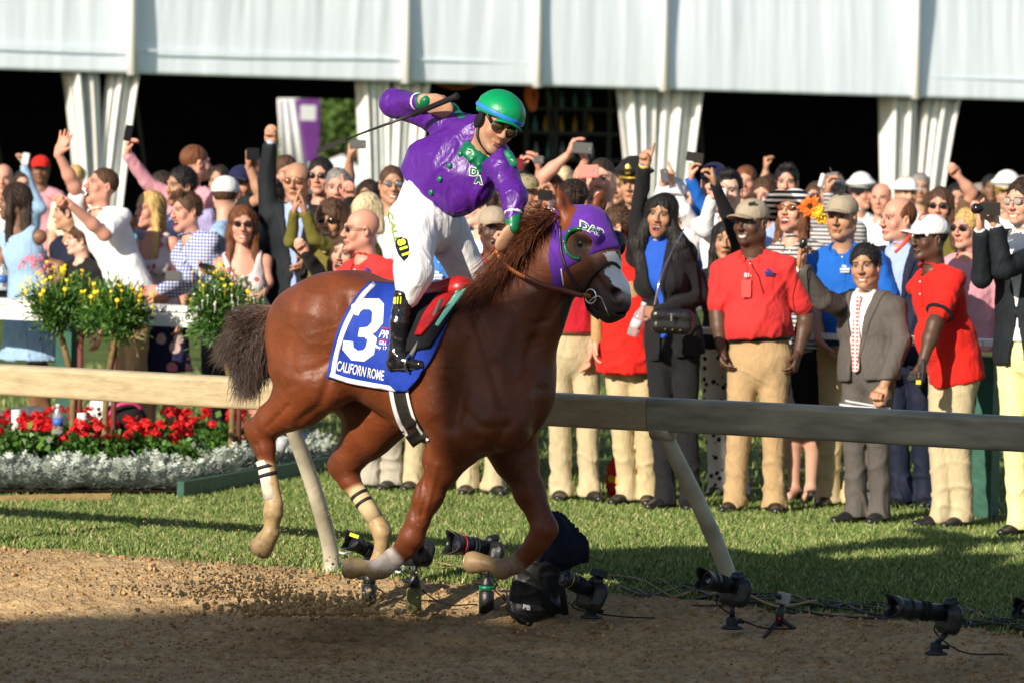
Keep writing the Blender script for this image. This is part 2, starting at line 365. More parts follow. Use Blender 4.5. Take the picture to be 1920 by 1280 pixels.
# ------------------------------------------------------------------ running rail
rail_m = bpy.data.materials.new('weathered_rail'); nt, N, Lk, b = nodes(rail_m); b.inputs['Roughness'].default_value = .45
tc = N.new('ShaderNodeTexCoord'); mp = N.new('ShaderNodeMapping'); mp.inputs['Rotation'].default_value = (0, 0, PSI); mp.inputs['Scale'].default_value = (.8, 3, 9)
n1 = N.new('ShaderNodeTexNoise'); n1.inputs['Scale'].default_value = 3.5; n1.inputs['Detail'].default_value = 8; n1.inputs['Roughness'].default_value = .75
r1 = N.new('ShaderNodeValToRGB'); r1.color_ramp.elements[0].position = .33; r1.color_ramp.elements[0].color = (.34, .27, .16, 1); r1.color_ramp.elements[1].position = .58; r1.color_ramp.elements[1].color = (.52, .42, .25, 1)
Lk.new(tc.outputs['Object'], mp.inputs[0]); Lk.new(mp.outputs[0], n1.inputs[0]); Lk.new(n1.outputs[0], r1.inputs[0]); Lk.new(r1.outputs[0], b.inputs['Base Color'])
rail_d = mat('shaded_rail', (.30, .28, .20), .5, .4, noise=.35, nscale=2.5, stretch=(.8, 3, 8))  # shadow on the right-hand rail sections put into the colour
post_m = mat('dirty_white_post', (.50, .46, .35), .5, .5, noise=.35, nscale=5, bump=.3, bscale=30)
rr = root('track_rail', RAIL0, 'weathered cream metal running rail along the track on curved posts', 'rail')
RO = RAIL0+F_*0; RQ = .42        # the rail tube hangs over the track side
zt = CAM_H-(P(960, 737, 20.15)*0+0)[2] if False else None
def rail_top(): # height of the rail's top from the photograph
    O = RAIL0-L_*RQ; p = onplane(960, 731, O, L_); return p[2]
RT = rail_top(); RH = .158
def rail_profile():  # rounded box section (along -L, z)
    pr = []
    for cx, cz, a0 in ((.035, -.025, 0), (-.035, -.025, 90), (-.035, -RH+.02, 180), (.035, -RH+.02, 270)):
        for a in (0, 30, 60, 90):
            an = R(a0+a); rr_ = .025 if cz > -.1 else .018
            pr.append((cx+rr_*math.cos(an), cz+rr_*math.sin(an)))
    return pr
joints = [-9.0, -4.6, -.78, 1.66, 4.9, 9.0]   # metres along the rail (sections between seams)
c0 = onplane(497, 760, RAIL0-L_*RQ, L_); tj1 = float(np.dot(c0-RAIL0, F_)); c1 = onplane(1222, 770, RAIL0-L_*RQ, L_); tj2 = float(np.dot(c1-RAIL0, F_))
joints = [tj1-2*(tj2-tj1)-5, tj1-(tj2-tj1), tj1, tj2, tj2+(tj2-tj1), tj2+3*(tj2-tj1)+4]
pr = rail_profile(); npf = len(pr)
for i in range(len(joints)-1):
    a, bb = joints[i]+.0025, joints[i+1]-.0025; V = []
    for t in np.linspace(a, bb, 12):
        for (cx, cz) in pr: V.append(F_*t-L_*(RQ+cx)+Z_*(RT+cz+.002*math.sin(t*3)))
    F = [(k*npf+j, (k+1)*npf+j, (k+1)*npf+(j+1) % npf, k*npf+(j+1) % npf) for k in range(11) for j in range(npf)]
    F += [tuple(range(npf)), tuple(11*npf+j for j in range(npf-1, -1, -1))]
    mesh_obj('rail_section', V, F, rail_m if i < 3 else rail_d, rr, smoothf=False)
dj = tj2-tj1
for k in (-2, -1, 0, 1, 2):
    # curved gooseneck post: leaves the ground beyond the rail and leans to the track and back along it
    base = onplane(620, 1072, RAIL0, L_) if k <= 0 else onplane(1368, 1085, RAIL0, L_); top = onplane(536, 795, RAIL0-L_*RQ, L_) if k <= 0 else onplane(1243, 800, RAIL0-L_*RQ, L_)
    if k in (0, 1): pass
    else: base = base+F_*dj*(k if k < 0 else k-1); top = top+F_*dj*(k if k < 0 else k-1)
    base = base.copy(); base[2] = -.1; top = top.copy(); top[2] = RT-RH+.01
    up1 = base+Z_*.20; mid = top*.42+(base+Z_*.22)*.58
    pts = spline([base, up1-F_*.004, mid+F_*.010, top*.75+mid*.25, top], 18)
    m_ = MB(); m_.tube(pts-RAIL0, np.linspace(.043, .036, 18), 14, cap=True); m_.build('post', post_m, rr, True)
    m_ = MB(); m_.tube([top-RAIL0-F_*.0+Z_*.0-F_*.05, top-RAIL0+F_*.05], .05, 12); m_.build('bracket', post_m, rr, True)

# ------------------------------------------------------------------ marquee
TD = R(33); TF = np.array([math.cos(TD), math.sin(TD), 0]); TN = np.array([math.sin(TD), -math.cos(TD), 0])   # TN faces the camera side
TO = P(960, 160, 60.0).copy(); TZ = TO[2]; TO[2] = 0
def TP(px, py, off=0.0): return onplane(px, py, TO+TN*off, TN)
tent_m = mat('marquee_pvc', (.82, .91, 1.0), .42, .5, noise=.03, nscale=1.5, bump=.35, bscale=2.4, stretch=(1, 1, .15), bdist=.06)
trim_m = mat('marquee_trim', (.88, .89, .90), .4, .5)
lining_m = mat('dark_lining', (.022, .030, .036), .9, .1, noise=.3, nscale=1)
tent = root('marquee', TO, 'long white marquee with deep valance and tied back curtains behind crowd', 'tent')
vtop = 3.4
def tx(px): return float(np.dot(TP(px, 160)-TO, TF))
def zline(t):   # lower edge of the valance
    return TZ
seams = [tx(243), tx(757), tx(1003), tx(1240), tx(1712)]
pads = [tx(243)-(tx(757)-tx(243))*k for k in (1, 2, 3)]+[tx(1712)+(tx(1712)-tx(1240))*k for k in (1, 2, 3)]
tl, tr = -24, 26
tt = np.linspace(tl, tr, 1500); zz = np.concatenate([[0, .05, .30, .34], np.linspace(.45, vtop, 14)])
ff = np.zeros((len(tt), len(zz)))
rng = np.random.default_rng(11)
fold = sum(a*np.sin(tt*f+ph) for a, f, ph in [(.03, 2.1, 1), (.02, 5.3, 2), (.014, 9.7, 3), (.012, 17, 1.2), (.006, 31, .4)])
spk = np.zeros_like(tt)
for _ in range(70):
    c_ = rng.uniform(tl, tr); spk += rng.uniform(.01, .035)*np.exp(-((tt-c_)/rng.uniform(.03, .12))**2)
for j, z in enumerate(zz):
    amt = .35+.65*smooth(.3, 1.2, z); ff[:, j] = (fold*.2+spk*.2)*amt+.05*np.sin(z*1.3+tt*.3)
V = (TF[None, None]*tt[:, None, None]+TN[None, None]*ff[..., None]+Z_[None, None]*(TZ+zz)[None, :, None]).reshape(-1, 3)
nz = len(zz); i = np.arange(len(tt)-1)[:, None]*nz+np.arange(nz-1)[None, :]
vo = mesh_obj('valance', V, np.stack([i, i+nz, i+nz+1, i+1], -1).reshape(-1, 4), tent_m, tent)
sm = vo.modifiers.new('s', 'SOLIDIFY'); sm.thickness = .03; sm.offset = 0
m_ = MB(); m_.box(Z_*(TZ+.315)+TN*.035+TF*(tl+tr)/2, ((tr-tl)/2, .006, .012), [TF, TN, Z_]); m_.build('hem_seam', tent_m, tent)
for t in seams+pads:
    m_ = MB(); m_.tube([TF*t+TN*.07+Z_*(TZ-.02), TF*(t-.07)+TN*.09+Z_*(TZ+1.5), TF*(t-.12)+TN*.09+Z_*(TZ+vtop)], [.075, .085, .09], 8); m_.build('seam_cover', trim_m, tent, True)
# roof, back wall and the dark inside
m_ = MB()
def quad(mb, a, b_, c, d, mi=0): mb.add([a, b_, c, d], [(0, 1, 2, 3)], mi)
B_ = -TN
zt_ = TZ+vtop
quad(m_, TF*tl+Z_*zt_, TF*tr+Z_*zt_, TF*tr+Z_*(zt_+3)+B_*9, TF*tl+Z_*(zt_+3)+B_*9)
quad(m_, TF*tl+Z_*(zt_+3)+B_*9, TF*tr+Z_*(zt_+3)+B_*9, TF*tr+Z_*(zt_)+B_*18, TF*tl+Z_*zt_+B_*18)
rf = m_.build('roof', tent_m, tent)
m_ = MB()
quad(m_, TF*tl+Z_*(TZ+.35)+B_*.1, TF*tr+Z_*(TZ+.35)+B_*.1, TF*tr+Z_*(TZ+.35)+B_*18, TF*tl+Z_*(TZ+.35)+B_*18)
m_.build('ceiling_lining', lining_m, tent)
# back wall with an opening that shows the trees
BO = TO+B_*17.5
def TB(px, py): return onplane(px, py, BO, TN)
o1, o2 = float(np.dot(TB(518, 250)-TO, TF)), float(np.dot(TB(705, 250)-TO, TF)); oz = TB(610, 186)[2]
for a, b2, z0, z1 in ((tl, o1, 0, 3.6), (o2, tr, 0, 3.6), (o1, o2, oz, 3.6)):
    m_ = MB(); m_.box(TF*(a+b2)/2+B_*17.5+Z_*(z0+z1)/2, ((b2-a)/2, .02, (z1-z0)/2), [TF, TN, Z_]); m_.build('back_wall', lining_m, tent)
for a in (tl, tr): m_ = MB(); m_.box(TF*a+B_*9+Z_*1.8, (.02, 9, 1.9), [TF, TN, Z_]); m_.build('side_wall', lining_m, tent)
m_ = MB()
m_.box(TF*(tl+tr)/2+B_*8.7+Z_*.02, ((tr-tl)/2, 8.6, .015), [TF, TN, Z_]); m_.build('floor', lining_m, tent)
# interior truss lines, faintly seen
for px0 in (60, 340, 900, 1130, 1420, 1870):
    m_ = MB(); a = tx(px0); m_.tube([TF*a+B_*1.5+Z_*(TZ+.3), TF*(a+.9)+B_*2.5+Z_*(1.2)], .03, 6); m_.build('brace', mat('tent_frame', (.05, .052, .055), .5, .4), tent)
# curtains
cur_m = mat('curtain_pvc', (.84, .84, .81), .5, .4, noise=.06, nscale=6)
def curtain(pxl, pxr, bxl, bxr, seed, gap=None):
    r = np.random.default_rng(seed); tA, tB = tx(pxl), tx(pxr); uA, uB = tx(bxl), tx(bxr); n = 90; zs = np.linspace(TZ+.02, .15, 26)
    s_ = np.linspace(0, 1, n); fr = [(r.uniform(.05, .09), r.uniform(20, 40), r.uniform(0, 6)) for _ in range(3)]
    V = []
    for z in zs:
        w_ = (TZ-z)/(TZ-1.1); w_ = min(max(w_, 0), 1)**.8; a = tA+(uA-tA)*w_; c = tB+(uB-tB)*w_
        for s in s_:
            d = sum(am*(1-.35*w_)*math.sin(f*s+ph+.35*w_*math.sin(ph)) for am, f, ph in fr)
            V.append(TF*(a+(c-a)*s)+B_*(.28-d)+Z_*z)
    i = np.arange(len(zs)-1)[:, None]*n+np.arange(n-1)[None, :]
    o = mesh_obj('curtain', V, np.stack([i, i+1, i+n+1, i+n], -1).reshape(-1, 4), cur_m, tent); md = o.modifiers.new('s', 'SOLIDIFY'); md.thickness = .012
    return o
for a, b2, c, d, sd in ((140, 200, 172, 214, 1), (222, 277, 198, 248, 2), (690, 752, 706, 757, 3), (760, 818, 757, 800, 4), (1172, 1246, 1206, 1246, 5), (1256, 1336, 1248, 1312, 6), (1683, 1742, 1688, 1738, 7), (1752, 1814, 1740, 1782, 8)):
    curtain(a, b2, c, d, sd)
for t in (tx(218), tx(752), tx(1248), tx(1744)):
    m_ = MB(); m_.box(TF*t+B_*.75+Z_*TZ/2, (.05, .05, TZ/2+.3), [TF, TN, Z_]); m_.build('leg_pole', mat('pole_aluminium', (.45, .46, .47), .35, .5, metal=.7), tent)
# speaker rack / bar shelf with hanging orange cable
m_ = MB(); rk0 = TP(975, 320, -6); 
cabm = mat('orange_cable', (.75, .16, .03), .5)
def hang(px0, py0, px1, py1, sag, off, rad=.02):
    a, c = TP(px0, py0, off)-TO, TP(px1, py1, off)-TO; t = np.linspace(0, 1, 14)[:, None]
    return a*(1-t)+c*t-Z_*sag*4*t*(1-t)
m_ = MB()
for dx in (0, 5, 10): m_.tube(spline([TP(990+dx, 156, -1)-TO, TP(986+dx, 185, -1)-TO, TP(1000-dx*.3, 208, -1)-TO, TP(1006, 180, -1)-TO, TP(1002, 157, -1)-TO], 16), .022, 6)
m_.build('x', cabm).name = 'coiled_cable'; o = bpy.data.objects['coiled_cable']; o.location = TO; tag(o, 'coil of orange cable hanging under the white valance', 'cable')
m_ = MB(); m_.tube(hang(818, 155, 903, 152, .09, -1), .022, 6); o = m_.build('cable', cabm); o.location = TO; tag(o, 'orange cable drooping from the tent edge above the whip hand', 'cable')
rk = root('bar_shelf', TP(1040, 330, -3), 'dark shelving with small teal and amber bottles in the tent', 'shelf')
ro = np.array(rk.location)
for px in (985, 1040, 1095, 1140): m_ = MB(); m_.box(TP(px, 230, -3)-ro-Z_*.3, (.04, .04, 1.3), [TF, TN, Z_]); m_.build('upright', mat('black_steel', (.02, .022, .025), .4, .5), rk)
for py in (205, 250, 300): m_ = MB(); m_.box(TP(1062, py, -3)-ro, (1.25, .15, .025), [TF, TN, Z_]); m_.build('shelf_board', MATS['black_steel'], rk)
r2 = np.random.default_rng(3)
for j, py in enumerate((200, 245, 295)):
    for px in range(1000, 1130, 26):
        px2 = px+r2.uniform(-5, 5); a = TP(px2, py, -2.95); mm = [mat('teal_glass', (.10, .36, .38), .2, .6), mat('amber_glass', (.55, .30, .02), .2, .6), mat('clear_label', (.35, .4, .42), .4, .5)][r2.integers(0, 3)]
        m_ = MB(); m_.lathe(a-Z_*.03, [(.035, 0), (.037, .02), (.037, .15), (.014, .2), (.014, .26)], n=8); tag(m_.build('bottle', mm, None, True), '%s %s bottle from the left on the %s shelf inside the tent' % (('first', 'second', 'third', 'fourth', 'fifth')[(px-1000)//26], mm.name.split('_')[0], ('top', 'middle', 'lowest')[j]), 'bottle', 'bottles on the tent bar shelf')
# purple banner, white tent and trees seen through the marquee
ban_m = mat('purple_banner', (.20, .05, .30), .6, noise=.1, nscale=3)
def card(name, pts, m, th=.05):
    m_ = MB(); pts = np.array(pts); n = len(pts); nn = nrm(np.cross(pts[1]-pts[0], pts[-1]-pts[0]))*th
    m_.add(np.concatenate([pts, pts+nn]), [tuple(range(n)), tuple(range(2*n-1, n-1, -1))]+[(i, (i+1) % n, (i+1) % n+n, i+n)[::-1] for i in range(n)]); return m_.build(name, m)
wt = root('white_tent', TP(560, 330, -35)*np.array([1, 1, 0]), 'white tent wall with pole seen through the dark marquee opening', 'tent')
wo = np.array(wt.location)
m_ = MB(); a, c = TP(522, 185, -34)-wo, TP(566, 185, -34)-wo; a2, c2 = TP(530, 340, -34)-wo, TP(602, 340, -34)-wo
for k in range(7):
    t = k/7; t2 = (k+1)/7; q0 = a*(1-t)+c*t; q1 = a*(1-t2)+c*t2; q2 = a2*(1-t2)+c2*t2; q3 = a2*(1-t)+c2*t; bb = B_*.18*(k % 2); bb2 = B_*.18*((k+1) % 2)
    m_.add([q0+bb, q1+bb2, q2+bb2, q3+bb], [(0, 1, 2, 3)])
o = m_.build('wall', trim_m, wt, True); md = o.modifiers.new('s', 'SOLIDIFY'); md.thickness = .03
m_ = MB(); apex = TP(642, 290, -44)-wo; bl, br = TP(585, 350, -43)-wo, TP(720, 350, -43)-wo; bk = (bl+br)/2+B_*4
m_.add([apex, bl, br, bk], [(0, 1, 2), (0, 2, 3), (0, 3, 1)]); o = m_.build('roof', trim_m); o.location = wo; tag(o, 'small white peaked tent beyond the dark marquee', 'tent'); o.name = 'peaked_tent'
o = card('banner', [TP(556, 186, -33), TP(600, 186, -33), TP(598, 305, -33), TP(576, 305, -33)], ban_m); tag(o, 'purple banner with a white square hanging beyond the marquee', 'banner')
m_ = MB(); m_.box(TP(578, 212, -32.5), (.19, .01, .17), [TF, TN, Z_]); q = m_.build('white_square', trim_m, o)
# ------------------------------------------------------------------ far trees
leaf_far = mat('far_leaves', (.075, .13, .03), .7, .2, vcol=True)
def far_tree(c, h, wd, seed, label):
    r = np.random.default_rng(seed); t = root('tree', c, label, 'tree', 'trees beyond the marquee')
    m_ = MB(); m_.tube(spline([[0, 0, 0], [.1, 0, h*.3], [-.1, .1, h*.65]], 8), np.linspace(h*.035, h*.012, 8), 8)
    for k in range(5):
        an = r.uniform(0, 6.28); m_.tube(spline([[0, 0, h*.3], [math.cos(an)*wd*.3, math.sin(an)*wd*.3, h*.5], [math.cos(an)*wd*.6, math.sin(an)*wd*.6, h*.72]], 6), np.linspace(h*.015, .03, 6), 6)
    m_.build('trunk', mat('bark', (.12, .085, .055), .9, .1, noise=.3, nscale=10), t, True)
    n = 9000; cc = r.normal(size=(26, 3)); cc /= np.linalg.norm(cc, axis=1)[:, None]; cc *= r.uniform(.35, .95, (26, 1)); cc = cc*[wd, wd, h*.42]+[0, 0, h*.6]
    pick = r.integers(0, 26, n); p = cc[pick]+r.normal(size=(n, 3))*wd*.17
    s_ = r.uniform(.07, .16, n); a = nrm(r.normal(size=3)); A = r.normal(size=(n, 3)); A /= np.linalg.norm(A, axis=1)[:, None]; Bv = np.cross(A, r.normal(size=(n, 3))); Bv /= np.linalg.norm(Bv, axis=1)[:, None]
    V = np.stack([p-A*s_[:, None], p+Bv*s_[:, None]*.5, p+A*s_[:, None], p-Bv*s_[:, None]*.5], 1).reshape(-1, 3); i = np.arange(n)*4
    tone = np.repeat((r.uniform(.6, 1.3, 26)[pick]*r.uniform(.75, 1.25, n))[:, None]*np.array([[.085, .15, .03]]), 4, 0)
    mesh_obj('crown', V, np.stack([i, i+1, i+2, i+3], 1), leaf_far, t, cols=tone, smoothf=False)
for k, (px, dd, h, wd, lb) in enumerate([(540, 118, 8, 3.2, 'broad green tree behind the white tent, left of the opening'), (625, 120, 8.5, 3.2, 'leafy tree seen through the marquee opening behind the purple banner'), (700, 122, 9, 3.4, 'tall green tree at the right edge of the marquee opening'), (590, 135, 12, 4.5, 'taller dark tree rising behind the other trees in the opening'), (675, 138, 12, 4.5, 'dark leafy tree deep behind the small peaked tent')]):
    c = P(px, 300, dd); c[2] = 0; far_tree(c, h, wd, 50+k, lb)
sheet('far_field', np.linspace(-150, 150, 4), np.linspace(-390, -60, 4), lambda x, y, q, t: 0*x-.002+.0*x, turf_m)
# ------------------------------------------------------------------ grandstand added unseen behind the camera, roofline shaped to throw the track shade
stand_m = mat('shadestand_concrete', (.42, .40, .37), .85, .2, noise=.15, nscale=.5, bump=.3, bscale=3)
GD = 4.0
def caster(px, py, z=0.0, zg=0.0):
    """height of the stand's roofline so that the shade ends at this ground point"""
    g = G(px, py, zg)
    t = GD/np.linalg.norm(sund[:2]); q = g+sund*t; return q
sx = np.array([sund[1], -sund[0], 0]); sx = -sx/np.linalg.norm(sx); sn = np.array([sund[0], sund[1], 0]); sn /= np.linalg.norm(sn)
zgr = lambda px, py: float(gz(*(G(px, py, -.1)[:2])))
prof = []
for px, py in ((-3000, 1100), (-900, 1145), (-300, 1160), (0, 1170), (500, 1178), (1120, 1190), (1220, 1186), (1340, 1130), (1400, 1085), (1500, 1060), (1930, 1060), (2080, 1044), (2700, 1036), (4200, 1020), (7000, 1000)):
    zg = zgr(px, py); g = G(px, py, zg); s_ = float(np.dot(g, sx)); d_ = float(np.dot(g, sn)); prof.append((s_, d_, zg))
gs = root('shadestand', -np.array([0, 0, 0])+sn*GD, 'grandstand added unseen behind the photographer, roofline shaped to shade the track', 'building')
m_ = MB(); 
for (s0, d0, z0), (s1, d1, z1) in zip(prof[:-1], prof[1:]):
    te = math.tan(SUN_EL); h0 = z0+(GD-d0)*te; h1 = z1+(GD-d1)*te
    a, c = sx*s0, sx*s1
    m_.add([a+Z_*0, c+Z_*0, c+Z_*h1, a+Z_*h0, a+sn*8, c+sn*8, c+sn*8+Z_*(h1-1), a+sn*8+Z_*(h0-1)], [(0, 1, 2, 3), (4, 7, 6, 5), (3, 2, 6, 7)])
m_.build('shade_roof_wall', stand_m, gs)
GS_H = h0
for pxa, pxb in ():       # long sign board standing above the roofline
    q = []
    for px, py in ((pxa, 1062), (pxb, 1066), (pxb, 1098), (pxa, 1096)):
        zg = zgr(px, py); g = G(px, py, zg); h = zg+(GD-float(np.dot(g, sn)))*math.tan(SUN_EL); q.append(sx*float(np.dot(g, sx))+Z_*h)
    m_ = MB(); n4 = len(q); m_.add(q+[p+sn*.3 for p in q], [(0, 1, 2, 3), (7, 6, 5, 4)]+[(i, i+4, (i+1) % 4+4, (i+1) % 4) for i in range(4)]); m_.build('roof_sign', stand_m, gs)
    for i in (0, 1): m_ = MB(); e = q[2+i]*.9+q[3-i]*.1; m_.tube([e-Z_*3, e], .06, 6); m_.build('shade_post', stand_m, gs)
# ------------------------------------------------------------------ the horse
HO = P(800, 600, 19.5); HO[2] = 0
def H(px, py, lat=0.0): return onplane(px, py, HO+L_*lat, L_)
def HR(r): return r/408.0       # photo pixels -> metres at the horse
coat = mat('chestnut_coat', (.2, .07, .03), 0.5, .40, vcol=True, noise=.25, nscale=6, bump=.5, bscale=26, bdist=.007, warp=.5)
cb = coat.node_tree.nodes['Principled BSDF']; cb.inputs['Coat Weight'].default_value = .0; cb.inputs['Coat Roughness'].default_value = .3
def hc(p0, p1, r0, r1, **k): return Cone(H(*p0), H(*p1), HR(r0), HR(r1), **k)
Ln = L_
hp = []
A = hp.append
# trunk
A(hc((597, 628), (662, 615), 100, 102, n=Ln, q=.98))
A(hc((662, 615), (750, 655), 102, 118, n=Ln, q=.95, q2=.86))
A(hc((750, 658), (830, 688), 118, 138, n=Ln, q=.86, q2=.82))
A(hc((830, 688), (905, 700), 138, 146, n=Ln, q=.82, q2=.68))
A(hc((905, 700), (942, 738), 138, 82, n=Ln, q=.68, q2=.95))
# haunch muscles, near and far
for s in (-1, 1):
    A(Cone(H(610, 600, s*.12), H(588, 700, s*.16), HR(84), HR(60)))
    A(Cone(H(588, 700, s*.16), H(622, 712, s*.17), HR(58), HR(46)))
    A(Cone(H(560, 600, s*.11), H(548, 690, s*.13), HR(52), HR(44)))
    A(Cone(H(690, 560, s*.15), H(640, 560, s*.13), HR(24), HR(40)))      # point of hip
    # shoulder and breast
    A(Cone(H(905, 610, s*.09), H(930, 790, s*.19), HR(60), HR(56)))
    A(Cone(H(930, 780, s*.19), H(870, 820, s*.17), HR(50), HR(46)))
    A(Cone(H(956, 742, s*.11), H(950, 795, s*.12), HR(55), HR(42)))
    A(Cone(H(845, 640, s*.22), H(830, 760, s*.21), HR(50), HR(50)))
# neck
A(hc((922, 652), (982, 572), 96, 78, n=Ln, q=.56))
A(hc((982, 572), (1038, 483), 78, 58, n=Ln, q=.52, q2=.6))
A(hc((1040, 485), (1062, 440), 60, 46, n=Ln, q=.6))
A(Cone(H(1020, 560, 0), H(975, 680, 0), HR(28), HR(34)))
# head
HYAW = R(43); hf = np.array([math.cos(HYAW), -math.sin(HYAW), 0]); hl = np.array([math.sin(HYAW), math.cos(HYAW), 0])
HC = H(1075, 450, 0)
def HH(px, py, lat=0.0): return onplane(px, py, HC+hl*lat, hl)
A(Cone(HH(1082, 446), HH(1100, 492), HR(50), HR(52), n=hl, q=.70, k=.05))
A(Cone(HH(1104, 428), HH(1130, 488), HR(38), HR(35), n=hl, q=.95, k=.04))
A(Cone(HH(1102, 492), HH(1146, 550), HR(48), HR(36), n=hl, q=.60, q2=.74, k=.04))
A(Cone(HH(1146, 550), HH(1151, 569), HR(36), HR(33), n=hl, q=.76, q2=.85, k=.03))
for s in (-1, 1):
    A(Ell(HH(1074, 508, s*.052), [HR(42), HR(44), .03], [nrm(hf), Z_, hl], k=.03))      # cheek
    A(Cone(HH(1092, 436, s*.082), HH(1114, 444, s*.085), HR(12), HR(10), k=.03))         # brow over the eye
    A(Cone(HH(1112, 486, s*.062), HH(1146, 535, s*.052), HR(7), HR(9), k=.02))           # facial crest
    A(Ell(HH(1160, 552, s*.043), [.036, .044, .028], [nrm(hf), Z_, hl], k=.02))
    A(Cone(HH(1150, 545, s*.10), HH(1157, 552, s*.055), HR(9.5), HR(10), k=.012, sub=True))     # nostril
    A(Ell(HH(1156, 582, s*.02), [.03, .024, .03], [nrm(hf), Z_, hl], k=.02))
A(Cone(HH(1112, 568), HH(1140, 590), HR(16), HR(15), n=hl, q=.9, k=.03))       # lower jaw and chin
A(Cone(HH(1128, 580), HH(1172, 588), HR(2), HR(2), n=hl, q=10, k=.006, sub=True))  # mouth line
# ears
def ear(bx, by, tx_, ty_, lat, seed):
    b0, t0 = HH(bx, by, lat), HH(tx_, ty_, lat*1.35); m0 = b0*.5+t0*.5
    A(Cone(b0, m0, HR(15), HR(15), n=hf, q=.55, k=.02)); A(Cone(m0, t0, HR(15), HR(3), n=hf, q=.55, k=.015))
    A(Cone(m0*1.0+hf*.035+(-hl if lat > 0 else -hl)*.0, t0*.7+m0*.3+hf*.03, HR(11), HR(5), n=hf, q=.7, k=.008, sub=True))
ear(1064, 408, 1046, 350, -.05, 1); ear(1118, 404, 1131, 356, .06, 2)
# legs: list of (px,py,lat,r) chains
def chain(pts, n=None, q=1, k=None):
    for a, b in zip(pts[:-1], pts[1:]): A(Cone(H(*a[:3]), H(*b[:3]), HR(a[3]), HR(b[3]), n=n, q=q, k=k))
nl, fl = -.15, .15
chain([(600, 720, nl, 56), (560, 752, nl, 48), (512, 786, nl, 29), (490, 808, nl, 25)], k=.05)
chain([(540, 780, nl, 26), (472, 797, nl, 11), (474, 812, nl, 11), (492, 848, nl, 13)], k=.03)             # hock point and tendon
chain([(490, 808, nl, 24), (497, 838, nl, 19), (503, 865, nl, 15)], k=.025)
chain([(499, 858, nl, 14.5), (507, 910, nl, 14), (513, 940, nl, 15)], k=.015)
chain([(506, 880, nl, 12), (518, 944, nl, 12)], k=.01)
chain([(513, 950, nl, 16.5), (512, 962, nl, 17.5), (510, 982, nl, 12), (507, 994, nl, 14)], k=.02)
chain([(508, 998, nl, 16), (489, 1026, nl, 22)], k=.006)
# far hind
chain([(660, 720, fl-.02, 62), (715, 775, fl, 58), (690, 812, fl, 46), (655, 858, fl, 28), (645, 872, fl, 26)], k=.05)
chain([(690, 800, fl, 30), (628, 872, fl, 11), (634, 884, fl, 11), (655, 905, fl, 13)], k=.03)
chain([(645, 872, fl, 24), (656, 900, fl, 19), (668, 918, fl, 16)], k=.025)
chain([(666, 915, fl, 15), (694, 958, fl, 15), (708, 982, fl, 16)], k=.015)
chain([(711, 985, fl, 17), (716, 997, fl, 17.5), (716, 1020, fl, 12), (713, 1034, fl, 13.5)], k=.02)
chain([(713, 1040, fl, 15), (706, 1070, fl, 21)], k=.006)
# near fore
nf, ff_ = -.14, .14
chain([(862, 812, nf, 62), (832, 860, nf, 35), (803, 930, nf, 24), (784, 975, nf, 21)], k=.05)
chain([(880, 800, nf, 42), (836, 880, nf, 22)], k=.05)
chain([(783, 975, nf, 21), (772, 1006, nf, 23), (760, 1024, nf, 20)], k=.025)
chain([(762, 1024, nf, 17), (735, 1042, nf, 14), (712, 1060, nf, 15)], k=.02)
chain([(768, 1030, nf, 12), (722, 1072, nf, 11)], k=.02)
chain([(712, 1066, nf, 17), (702, 1068, nf, 17), (688, 1062, nf, 12.5)], k=.02)
chain([(682, 1063, nf, 15.5), (660, 1064, nf, 21)], k=.006)
# far fore
chain([(950, 800, ff_, 62), (966, 855, ff_, 40), (994, 925, ff_, 26), (1010, 962, ff_, 22)], k=.05)
chain([(1010, 962, ff_, 22), (1021, 990, ff_, 24), (1010, 1012, ff_, 21)], k=.025)
chain([(1008, 1010, ff_, 19), (980, 1042, ff_, 14), (958, 1058, ff_, 14)], k=.02)
chain([(1016, 1018, ff_, 13), (972, 1064, ff_, 11)], k=.02)
chain([(955, 1062, ff_, 17), (942, 1066, ff_, 18), (924, 1059, ff_, 12.5)], k=.02)
chain([(916, 1056, ff_, 15), (888, 1054, ff_, 21)], k=.006)
SOLES = []
def sole(p, q, lat):      # hollow the underside so that the hoof gets a crisp rim
    a, b = H(*p, lat), H(*q, lat); d = nrm(b-a); A(Cone(b+d*.20, b+d*.21, .195, .195, k=.002, sub=True)); SOLES.append((b, d))
sole((508, 998), (486, 1031), nl); sole((713, 1040), (705, 1078), fl); sole((684, 1063), (650, 1065), nf); sole((916, 1057), (877, 1053), ff_)
t1 = time.time(); HV, HF = sdf_mesh(hp, .0078, .07)
